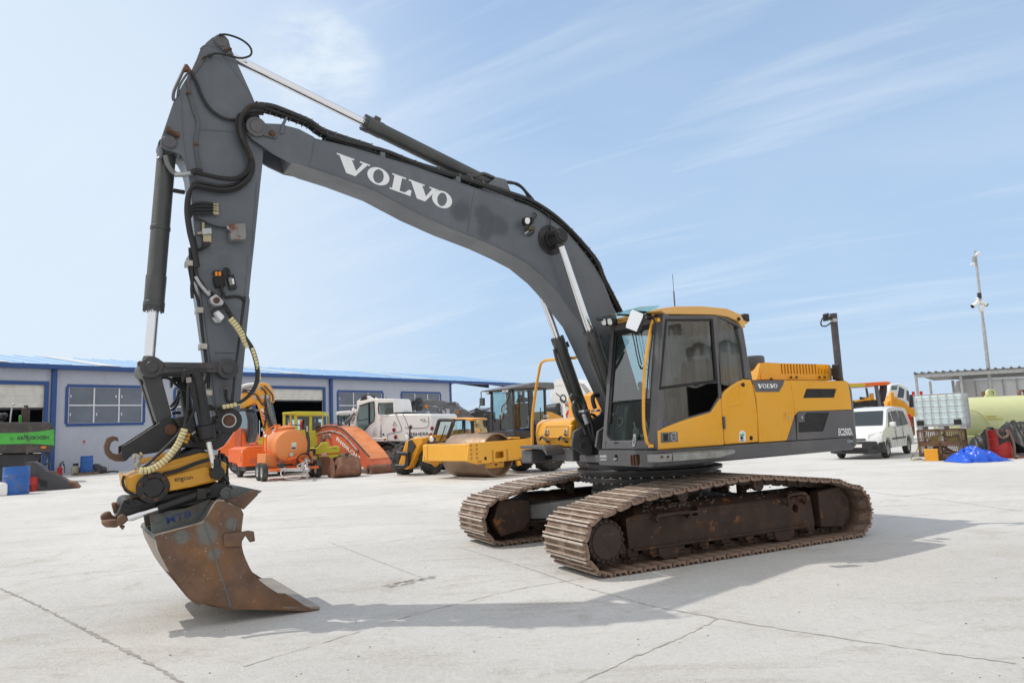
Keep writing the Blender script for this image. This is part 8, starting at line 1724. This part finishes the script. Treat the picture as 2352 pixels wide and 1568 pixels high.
mb = MB(); mb.prism([(p, max(.0, z)) for p, z in aq('690,1140 790,1150 800,1270 740,1275 700,1230')], .1, 1.6); mb.build('undercarriage', M['rbucket'], t, bevel=.06); MB().prism(aq('757,1010 785,1005 790,1090 760,1090', .6), .6, 1.5).build('dark_cab', M['gdark'], t, bevel=.03); mb = MB()
for c in ((778, 1000), (828, 998)): p, z = aq([c], .6)[0]; mb.cyl((p, .6, z-.12), (p, .6, z+.1), .08, seg=8)
mb.build('beacon', M['sig'], t)
# water tank in its cage on two mesh crates
g_ = ground('R', '1080,1430'); IF = Frame((g_[0], g_[1], 0), rad(140)); iq = lambda s, q=0.: IF.q('R', s, q)      # p points left along the near face, q towards the camera
i3 = lambda s, q=0.: IF.q3('R', s, q)
xl, xr = iq('815,1330')[0][0], iq('1090,1330')[0][0]; zc0 = iq('950,1440')[0][1]; zc1 = iq('950,1325')[0][1]; zc2 = iq('950,1233')[0][1]
def crate(name, label, z0, z1):
    t = thing(name, label, 'crate', Frame(IF.o+np.array((0, 0, z0)), IF.yaw), 'rusty mesh crates under the water tank'); H = z1-z0; mb = MB(); D = 1.0
    for p in (xl, (xl+xr)/2, xr):
        for q in (0, -D): mb.box(p-.03, p+.03, q-.03, q+.03, 0, H)
    for z in (.03, H-.03):
        for q in (0, -D): mb.box(xr, xl, q-.03, q+.03, z-.03, z+.03)
        for p in (xl, xr): mb.box(p-.03, p+.03, -D, 0, z-.03, z+.03)
    fr = mb.build('crate_frame', mat('rusted_crate', (.15, .085, .05), .8, var=.3, dirt=(.3, .24, .18), damt=.5, ds=4) if 'rusted_crate' not in bpy.data.materials else bpy.data.materials['rusted_crate'], t, smooth=0)
    mb = MB(); n = 22
    for i in range(n+1):
        p = xr+(xl-xr)*i/n
        for q in (.0, -D): mb.box(p-.006, p+.006, q-.006, q+.006, 0, H)
    for i in range(8):
        z = H*(i+.5)/8
        for q in (.005, -D): mb.box(xr, xl, q-.006, q+.006, z-.006, z+.006)
        mb.box(xl-.006, xl+.006, -D, 0, z-.006, z+.006); mb.box(xr-.006, xr+.006, -D, 0, z-.006, z+.006)
    mb.build('wire_mesh', bpy.data.materials['rusted_crate'], t, smooth=0); MB().box(xr, xl, -D, 0, .0, .02).build('floor', M['rbucket'], t)
    return t
c1 = crate('mesh_crate', 'rusty wire mesh crate standing on a plank, lower of the two under the water tank', .12, zc1); c2 = crate('mesh_crate', 'rusty wire mesh crate directly beneath the caged water tank', zc1+.004, zc2)
def junk(lab, z0, seed, mats):
    t = thing('scrap_pile', lab, 'scrap', Frame(IF.o+np.array((0, 0, z0+.022)), IF.yaw)); r_ = random.Random(seed)
    for i in range(9):
        p = xr+(xl-xr)*r_.uniform(.15, .85); q = -r_.uniform(.15, .8); s = r_.uniform(.06, .15); h_ = r_.uniform(.08, .3); mb = MB()
        mb.box(p-s, p+s, q-.1, q+.1, 0, h_) if i % 2 else mb.cyl((p-s*1.5, q, .05), (p+s*1.5, q, h_), .04, seg=9)
        mb.build('scrap_piece', M[mats[i % len(mats)]], t, bevel=.01)
    return t
junk('oddments of grey and brown scrap inside the lower mesh crate', .12, 3, ['rbucket', 'mill', 'steel', 'gdark']); junk('pale scrap and boxes inside the upper mesh crate', zc1+.004, 6, ['rim', 'mill', 'rbucket', 'lime'])
pal = thing('wooden_plank', 'thick brown plank lying under the lower mesh crate', 'plank', IF); MB().box(xr-.05, xl-.25, -.15, .12, 0, .118).build('board', mat('old_plank', (.12, .085, .055), .85, var=.3, vs=5), pal, bevel=.01); MB().box(xr, xl, -1.0, -.75, 0, .118).build('rear_board', bpy.data.materials['old_plank'], pal, bevel=.01)
yb = thing('yellow_box', 'small amber metal box on the ground in front of the mesh crate', 'box', IF); w_ = IF.q('R', '845,1360 933,1358', .28); MB().box(w_[1][0], w_[0][0], .2, .28, 0, w_[0][1]).build('body', M['tele'], yb, bevel=.012); MB().box(w_[1][0]-.01, w_[0][0]+.01, .195, .285, w_[0][1]-.05, w_[0][1]+.01).build('lid', M['rolly'], yb, bevel=.008)
zb = zc2+.006; pz = IF.q('R', '950,1005', 0)[0][1]
tl, tr = IF.q('R', '787,1100', .0)[0][0], IF.q('R', '1105,1100', 0)[0][0]
tk = thing('water_tank', 'white caged plastic water tank on a metal pallet, standing on the mesh crates', 'tank', Frame(IF.o+np.array((0, 0, zb)), IF.yaw)); Ht = pz-zb
pm = MB()
for p in np.linspace(tr+.08, tl-.08, 3):
    for q in (-.08, -.5, -.92): pm.box(p-.08, p+.08, q-.06, q+.06, .0, .1)
pm.box(tr, tl, -1.0, 0, .1, .13); pm.build('pallet', M['galv'], tk, bevel=.01)
def plastic():
    mt = mat('milky_plastic', (.70, .82, .82), .3, var=.05, vs=1.5, dirt=(.5, .68, .70), damt=.5, ds=.9); b = mt.node_tree.nodes['Principled BSDF']; b.inputs['Subsurface Weight'].default_value = .3; b.inputs['Subsurface Radius'].default_value = (.1, .12, .12); return mt
MB().prism(rounded([(tr+.03, .14), (tr+.03, Ht-.03), (tl-.03, Ht-.03), (tl-.03, .14)], .06), -.97, -.03).build('bottle', plastic(), tk, bevel=.05)
cg = MB(); r_ = .013
for i in range(7):
    p = tr+.01+(tl-tr-.02)*i/6
    for q in (0, -1.0): cg.cyl((p, q, .1), (p, q, Ht), r_, seg=7)
for i in range(5):
    q = -1.0+i*.25
    for p in (tr, tl): cg.cyl((p, q, .1), (p, q, Ht), r_, seg=7)
for i in range(6):
    z = .14+(Ht-.14)*i/5; cg.tube([(tr, 0, z), (tl, 0, z), (tl, -1, z), (tr, -1, z)], r_, 7, 1, True)
for p in (tr+(tl-tr)*.33, tr+(tl-tr)*.66): cg.cyl((p, 0, Ht), (p, -1, Ht), r_, seg=7)
cg.build('cage', M['galv'], tk); MB().cyl(((tl+tr)/2, -.45, Ht-.06), ((tl+tr)/2, -.45, Ht+.02), .11, seg=16).build('lid', M['redp'], tk); mb = MB()
for p in (tl-.12, tr+.22): mb.box(p-.1, p+.1, -.035, .02, .14, .3)
mb.build('corner_guard', M['dark'], tk, bevel=.01)
gh = ground('R', '765,1420'); hs = thing('garden_hose', 'thin yellowish hose hanging from the crates and curling on the concrete', 'hose', IF); P = [i3('808,1330', .1)[0], i3('800,1370', .12)[0]]+[tuple(IF.hit(px('R', [c])[0], 'z', .02)) for c in ((775, 1400), (762, 1418), (775, 1426), (800, 1424), (830, 1421))]; MB().tube(P, .017).build('hose', mat('yellow_hose', (.42, .36, .16), .5), hs)
# blue tarpaulin heap
g_ = ground('R', '1240,1443'); BFm = Frame((g_[0], g_[1]+.5, 0), 0); bt = thing('blue_tarpaulin', 'crumpled bright blue tarpaulin heaped on the concrete', 'tarpaulin', BFm)
wx0, wx1 = BFm.q('R', '1075,1435', -.3)[0][0], BFm.q('R', '1400,1430', -.3)[0][0]; Hh = BFm.q('R', '1220,1350', 0)[0][1]
def vnoise(x, y, s): 
    r_ = lambda a, b: (math.sin(a*127.1+b*311.7+s*17.3)*43758.5453) % 1
    xi, yi = math.floor(x), math.floor(y); fx, fy = x-xi, y-yi; fx = fx*fx*(3-2*fx); fy = fy*fy*(3-2*fy)
    return (r_(xi, yi)*(1-fx)+r_(xi+1, yi)*fx)*(1-fy)+(r_(xi, yi+1)*(1-fx)+r_(xi+1, yi+1)*fx)*fy
def heap(x0, x1, y0, y1, H, prof, seed, n=96, m=44, fold=.5):
    v = []; f = []
    for j in range(m):
        for i in range(n):
            u, w_ = i/(n-1), j/(m-1); x = x0+(x1-x0)*u; y = y0+(y1-y0)*w_
            e = max(0, math.sin(math.pi*w_))**.5*np.interp(u, *prof); k = abs(vnoise(u*9+w_*5, w_*7-u*4, seed)-.5)*2; k2 = abs(vnoise(u*21-w_*9, w_*15+u*8, seed+3)-.5)*2
            z = H*e*(1-fold+fold*(1-(.7*k+.3*k2)**.7)*1.25); bx_ = (vnoise(u*7, w_*5, seed+7)-.5)*.12
            v.append((x+bx_*(x1-x0)*.2, y+(vnoise(u*9, 3, seed+9)-.5)*.2*(1 if w_ < .5 else -1), max(.006, z)))
    for j in range(m-1):
        for i in range(n-1): f.append((j*n+i, j*n+i+1, (j+1)*n+i+1, (j+1)*n+i))
    o = [(a, b, .003) for a, b, c in v]; N_ = len(v); ff = list(f)
    return v, ff
v, f = heap(wx0, wx1, -.5, .55, Hh*1.25, ([0, .08, .25, .45, .6, .8, .93, 1], [.03, .42, .86, 1, .82, .5, .22, .02]), 4, fold=.34); mb = MB(); mb.add(v, f); mb.build('sheet', mat('blue_tarp', (.012, .10, .66), .32, var=.12, vs=4, bump=.5, bs=14), bt, smooth=50)
# red drum with straps, black tarps
g_ = ground('R', '1345,1415'); dr2 = drum('oil_drum', 'red steel drum behind the blue tarpaulin with a black rag over its top', 'drum', g_, .32, .88, 'redp')
DFm = Frame((g_[0], g_[1], 0), 0); rg = thing('black_rag', 'black sheet and brown strap hung over the red drum', 'sheet', DFm); mb = MB(); n = 20; v = []; f = []
for i in range(n):
    an = -2.2+2.6*i/(n-1)
    for j in range(8):
        t_ = j/7; ll = .35+.2*vnoise(i*.35, 1, 3); r_ = .1+.25*min(1, t_*1.8); z = .91-(max(0, t_-.45)*ll*1.8) + .02*math.sin(i*1.7); v.append((r_*math.cos(an)*(1+.03*math.sin(i*2.1)), r_*math.sin(an)*(1+.03*math.sin(i*2.1)), z))
for i in range(n-1):
    for j in range(7): f.append((i*8+j, i*8+j+1, (i+1)*8+j+1, (i+1)*8+j))
mb.add(v, f); mb.build('sheet', M['tarp'], rg); P = DFm.q3('R', '1310,1225 1320,1260 1350,1285 1385,1270 1380,1240 1400,1260 1425,1330 1430,1420', -.36); MB().tube([(p, q, max(z, .03)) for p, q, z in P], .04, 8).build('strap', mat('brown_strap', (.22, .15, .11), .8), rg)
g_ = ground('R', '1440,1415'); HF2 = Frame((g_[0], g_[1]+.9, 0), 0); th = thing('tarpaulin_heap', 'black tarpaulin draped over goods at the right edge beside the red drum', 'tarpaulin', HF2); x0_, x1_ = HF2.q('R', '1385,1300', 0)[0][0], HF2.q('R', '1700,1300', 0)[0][0]; v, f = heap(x0_, x1_, -.8, 1.1, HF2.q('R', '1450,1205', 0)[0][1]*1.2, ([0, .08, .2, .5, 1], [.5, .9, 1, .9, .8]), 8, fold=.16); MB().add(v, f).build('sheet', M['tarp'], th, smooth=50)
g_ = ground('R', '1470,1420'); HK = Frame((g_[0], g_[1], 0), 0); sc_ = thing('rusty_bar', 'short rusty bar lying on the ground at the right edge', 'bar', HK); MB().tube([(-.15, 0, .03), (0, .02, .06), (.5, .05, .04)], .035).build('bar', M['rbucket'], sc_); MB().ball((-.17, 0, .045), .05).build('knob', M['rust'], sc_)
# long green tank behind, with black rags on its skirt
TKF = Frame(at_y('R', '1290,1330', 25.8), rad(-2)); tq = lambda s, q=0.: TKF.q('R', s, q); t = thing('storage_tank', 'long pale green horizontal tank behind the water tank under the canopy', 'tank', TKF)
zt_, zb_ = tq('1290,1020', 1.0)[0][1], .35; Rg = (zt_-zb_)/2; xa, xb = tq('1105,1150')[0][0]-.25, tq('1900,1150')[0][0]
gm = mat('pale_green_paint', (.62, .66, .36), .5, var=.05, vs=1, dirt=(.5, .55, .28), damt=.5, ds=.8, streak=.15)
ts = MB().lathe((xa, 1.0, zb_+Rg), (xb, 1.0, zb_+Rg), [(0, Rg*.2), (.06, Rg*.8), (.2, Rg), (xb-xa-.2, Rg), (xb-xa, Rg*.3)], 40).build('shell', gm, t); mb = MB()
for x in np.linspace(xa+1, xb-1, 4): mb.prism([(x-.15, 0), (x+.15, 0), (x+.15, zb_+.5), (x-.15, zb_+.5)], .3, 1.7)
mb.build('saddle', gm, t, bevel=.02); MB().box(xa+.3, xb-.3, .1, .16, .15, .62).build('skirt', gm, t, bevel=.02)
p, z = tq('1275,1000', 1.0)[0]; mb = MB(); mb.lathe((p, .93, z), (p, 1.07, z), [(0, .09), (0, .16), (.14, .16), (.14, .09)], 18, False); mb.prism([(p-.3, z-.16), (p+.3, z-.16), (p, z+.12)], .97, 1.03); mb.build('lifting_eye', gm, t); p, z = tq('1245,1000', 1.2)[0]; MB().box(p-.12, p+.1, 1.1, 1.3, z-.12, z+.08).build('valve', M['rbucket'], t, bevel=.02)
mb = MB(); mb.tube(TKF.q3('R', '1100,1112 1150,1108 1200,1125 1240,1160 1290,1220', .1), .02); mb.build('handrail', gm, t); p, z = tq('1478,1000', 1.0)[0]; MB().lathe((p, .93, z), (p, 1.07, z), [(0, .1), (0, .14), (.14, .14), (.14, .1)], 16, False).build('lifting_ring', M['rbucket'], t)
lettering(ts, 'DIESEL', [(xa+2.0, .985-Rg, zb_+Rg+.1), (xa+3.4, .985-Rg, zb_+Rg+.1), (xa+3.4, .985-Rg, zb_+Rg-.02), (xa+2.0, .985-Rg, zb_+Rg-.02)], mat('faint_yellow_stencil', (.55, .50, .06), .5), 0) if False else None
mb = MB(); r_ = random.Random(5)
for row, (x0, x1) in enumerate(((1260, 1330), (1260, 1375))):
    for i in range(6 if row == 0 else 9): x = x0+(x1-x0)*i/(6 if row == 0 else 9); P = TKF.q('R', [(x, 1143+row*18), (x+8, 1142+row*18), (x+8, 1151+row*18), (x, 1152+row*18)], .02); mb.prism(P, 1-Rg-.012, 1-Rg+.02)
mb.build('faded_stencil', mat('faint_yellow_stencil', (.55, .50, .10), .5), ts, smooth=0)
v, f = heap(tq('1130,1290', -.3)[0][0], tq('1290,1250', -.3)[0][0], -.75, -.05, tq('1200,1235', -.4)[0][1]*1.15, ([0, .15, .5, .8, 1], [.3, .6, .8, 1, .95]), 12, 40, 24, .18); LT = thing('ground_sheet', 'black plastic sheet slumped between the mesh crates and the red drum', 'tarpaulin', TKF); MB().add(v, f).build('sheet', M['tarp'], LT, smooth=50)
# canopy
g_ = at_y('R', '1290,1330', 30.5); SHF = Frame((g_[0], g_[1], 0), rad(-40)); sq_ = lambda s, q=0.: SHF.q('R', s, q); t = thing('lean_to_canopy', 'grey corrugated canopy roof on thin steel posts over the green tank', 'canopy', SHF)
A0 = SHF.q3('R', '780,878', -.9)[0]; B0 = SHF.q3('R', '1490,838', -.9)[0]; A1 = SHF.q3('R', '905,920', 2.6)[0]
zf, zk = A0[2], A1[2]; x0 = A0[0]; x1 = B0[0]+2.5; zf2 = B0[2]; dz = (zf2-zf)/(B0[0]-A0[0])*(x1-x0)
sh_m = mat('grey_corrugated_sheet', (.17, .17, .17), .5, .2, var=.1, dirt=(.1, .1, .09), damt=.4, ds=1)
mb = MB(); mb.loft([(x0, -.9, zf), (x1, -.9, zf+dz), (x1, 3.6, zk+dz+.05), (x0, 3.6, zk+.05)], [(x0, -.9, zf+.04), (x1, -.9, zf+dz+.04), (x1, 3.6, zk+dz+.09), (x0, 3.6, zk+.09)])
n = 24
for i in range(n): 
    x = x0+(x1-x0)*i/n; z_ = dz*i/n; mb.loft([(x, -.95, zf+z_+.04), (x+.1, -.95, zf+z_+.04), (x+.07, -.95, zf+z_+.10), (x+.03, -.95, zf+z_+.10)], [(x, 3.6, zk+z_+.09), (x+.1, 3.6, zk+z_+.09), (x+.07, 3.6, zk+z_+.15), (x+.03, 3.6, zk+z_+.15)])
rf_ = mb.build('roof_sheet', sh_m, t, smooth=0); mb = MB(); mb.loft([(x0+.1, -.86, zf-.16), (x1, -.86, zf+dz-.16), (x1, -.8, zf+dz-.16), (x0+.1, -.8, zf-.16)], [(x0+.1, -.86, zf-.002), (x1, -.86, zf+dz-.002), (x1, -.8, zf+dz-.002), (x0+.1, -.8, zf-.002)]); mb.build('fascia_beam', M['galv'], t, smooth=0)
for s, q in (('806,1000', -.7), ('893,1000', 2.6), ('1040,1000', 3.2), ('1095,1000', -.7)):
    p = SHF.q('R', s, q)[0][0]; mb = MB(); zt = (zf if q < 1 else zk)+dz*(p-x0)/(x1-x0); mb.box(p-.05, p+.05, q-.05, q+.05, 0, zt-.0); mb.build('post', M['galv'], t, bevel=.008)
p = SHF.q('R', '2000,1000', -.7)[0][0]; MB().box(p-.05, p+.05, -.75, -.65, 0, zf+dz*.9).build('post', M['galv'], t)
# corrugated building behind
CB = Frame(at_y('R', '1100,1050', 34), rad(6)); t = thing('corrugated_shed', 'pale grey corrugated metal shed behind the green tank at the right edge', 'building', CB); p0 = CB.q('R', '1090,960', 0)[0][0]; p1 = CB.q('R', '2300,960', 0)[0][0]; z1_ = CB.q('R', '1250,912', 0)[0][1]
mb = MB(); n = int((p1-p0)/.36)
mb.box(p0, p1, 0, .1, 0, z1_)
mb.box(p0, p0+.1, .1, .6, 0, z1_)
wl_ = mb.build('wall', mat('pale_cladding', (.60, .60, .61), .5, var=.06, dirt=(.45, .45, .44), damt=.4), t, smooth=0); mb = MB()
for i in range(n): x = p0+i*.72; mb.loft([(x, -.06, 0), (x+.1, -.06, 0), (x+.16, 0, 0), (x-.06, 0, 0)], [(x, -.06, z1_), (x+.1, -.06, z1_), (x+.16, 0, z1_), (x-.06, 0, z1_)]) if x < p1 else None
mb.build('wall_rib', M['galv'], wl_, smooth=0); MB().loft([(p0-.1, -.2, z1_), (p1, -.2, z1_), (p1, 1.6, z1_+.2), (p0+.6, 1.6, z1_+.2)], [(p0-.1, -.2, z1_+.12), (p1, -.2, z1_+.12), (p1, 1.6, z1_+.32), (p0+.6, 1.6, z1_+.32)]).build('roof', M['galv'], t, smooth=0); MB().box(p0-.12, p0+.06, -.12, .0, 0, z1_).build('corner_post', M['galv'], t); mb = MB()
for z in (z1_-1.0, z1_-1.25): mb.cyl((p0, -.25, z), (p1, -.25, z), .012, seg=6)
mb.build('fence_wire', M['galv'], t)
# camera mast
mb_ = at_y('R', '1282,1010', 30.0); MF = Frame(mb_, 0); t = thing('camera_mast', 'tall leaning galvanised mast with white cameras and antennas', 'mast', MF); m3 = lambda s, q=0.: MF.q3('R', s, q)
ptop = m3('1175,85')[0]; pbt = m3('1278,990')[0]; d = np.array(ptop)-np.array(pbt); base = np.array(pbt)-d*(pbt[2]/d[2])
mb = MB(); L = np.linalg.norm(np.array(ptop)-base); mb.lathe(base, ptop, [(0, .10), (L*.25, .095), (L*.33, .085), (L*.33, .075), (L*.62, .068), (L*.62, .055), (L, .05)], 16); pole = mb.build('pole', M['galv'], t); MB().box(base[0]-.2, base[0]+.2, -.2, .2, 0, .02).build('base_plate', M['galv'], t)
wh = M['ivory']
mb = MB(); P = m3('1190,92 1206,92 1204,112 1180,118 1174,108', -.1); mb.slab([(a, -.05, c) for a, b, c in P], (0, -.12, 0)); mb.build('antenna_panel', wh, t, bevel=.03)
mb = MB(); P = m3('1146,166 1166,162 1172,180 1155,184 1148,176', -.1); mb.slab([(a, -.05, c) for a, b, c in P], (0, -.12, 0)); mb.build('antenna_panel', wh, t, bevel=.03); a = m3('1166,140 1190,140 1165,165', -.05); mb = MB(); mb.tube([a[1], a[0], a[2]], .02, 6, 1); mb.box(a[0][0]-.03, a[0][0]+.06, -.08, .02, a[0][2]-.1, a[0][2]+.12); mb.build('bracket', M['galv'], t)
for s in ('1198,412 1160,440', '1205,412 1248,430', '1185,400 1195,395'):
    a = m3(s, -.12); mb = MB(); d2 = np.array(a[1])-np.array(a[0]); mb.cyl(a[0], a[1], .085, seg=10); o = mb.build('surveillance_camera', wh, t, bevel=.01); MB().cyl(a[1], np.array(a[1])+d2*.12, .08, seg=10).build('lens', M['dark'], o)
mb = MB(); P = m3('1198,436 1222,436 1222,475 1200,476', -.1); mb.slab([(a, -.06, c) for a, b, c in P], (0, -.18, 0)); mb.build('junction_box', wh, t, bevel=.02)
for y in (356, 368, 380): a = m3(f'{1201+(y-356)*.1},{y} {1202+(y-356)*.1},{y+8}'); MB().cyl(a[0], a[1], .085, seg=12).build('strap_band', M['dark'], t)
# open sided shed with hanging grey sheets beyond the right edge (what the cab glass mirrors)
OS = Frame((27.5, 3.0, 0), rad(97)); t = thing('sheeted_shed', 'shed hung with grey tarpaulin sheets, mirrored in the excavator cab glass', 'shed', OS)
sheet = mat('grey_curtain_sheet', (.52, .51, .48), .7, var=.15, vs=.9, dirt=(.3, .29, .27), damt=.6, ds=1.2)
def curtain(x0, x1, zb, zt, y, n, seed):
    v = []; f = []
    for i in range(n):
        x = x0+(x1-x0)*i/(n-1)
        for j in range(9):
            w_ = 1-j/8; z = zb(x)+(zt-zb(x))*j/8; v.append((x, y+(.05+.06*w_)*math.sin(x*15+2*math.sin(x*3.1+seed))+.07*vnoise(x*4, z*1.2, seed), z))
    for i in range(n-1):
        for j in range(8): f.append((i*9+j, i*9+j+1, (i+1)*9+j+1, (i+1)*9+j))
    MB().add(v, f).build('curtain', sheet, t)
curtain(-6, 9, lambda x: 3.25+.12*math.sin(x*4) if x > .75 else .1, 7, 0, 300, 5); curtain(-6, 9, lambda x: 5.1+.12*math.sin(x*5) if x > .8 else 6.2, 7, .3, 200, 2)
mb = MB(); mb.box(-6.2, 9.2, -7, .5, 7.0, 7.3); mb.box(-6.2, 9.2, -7.1, -7, 0, 7); mb.build('roof', M['inner'], t, smooth=0)
for x in (-6, -1, 4, 9): MB().box(x-.1, x+.1, -.45, -.25, 0, 7).build('post', M['galv'], t)
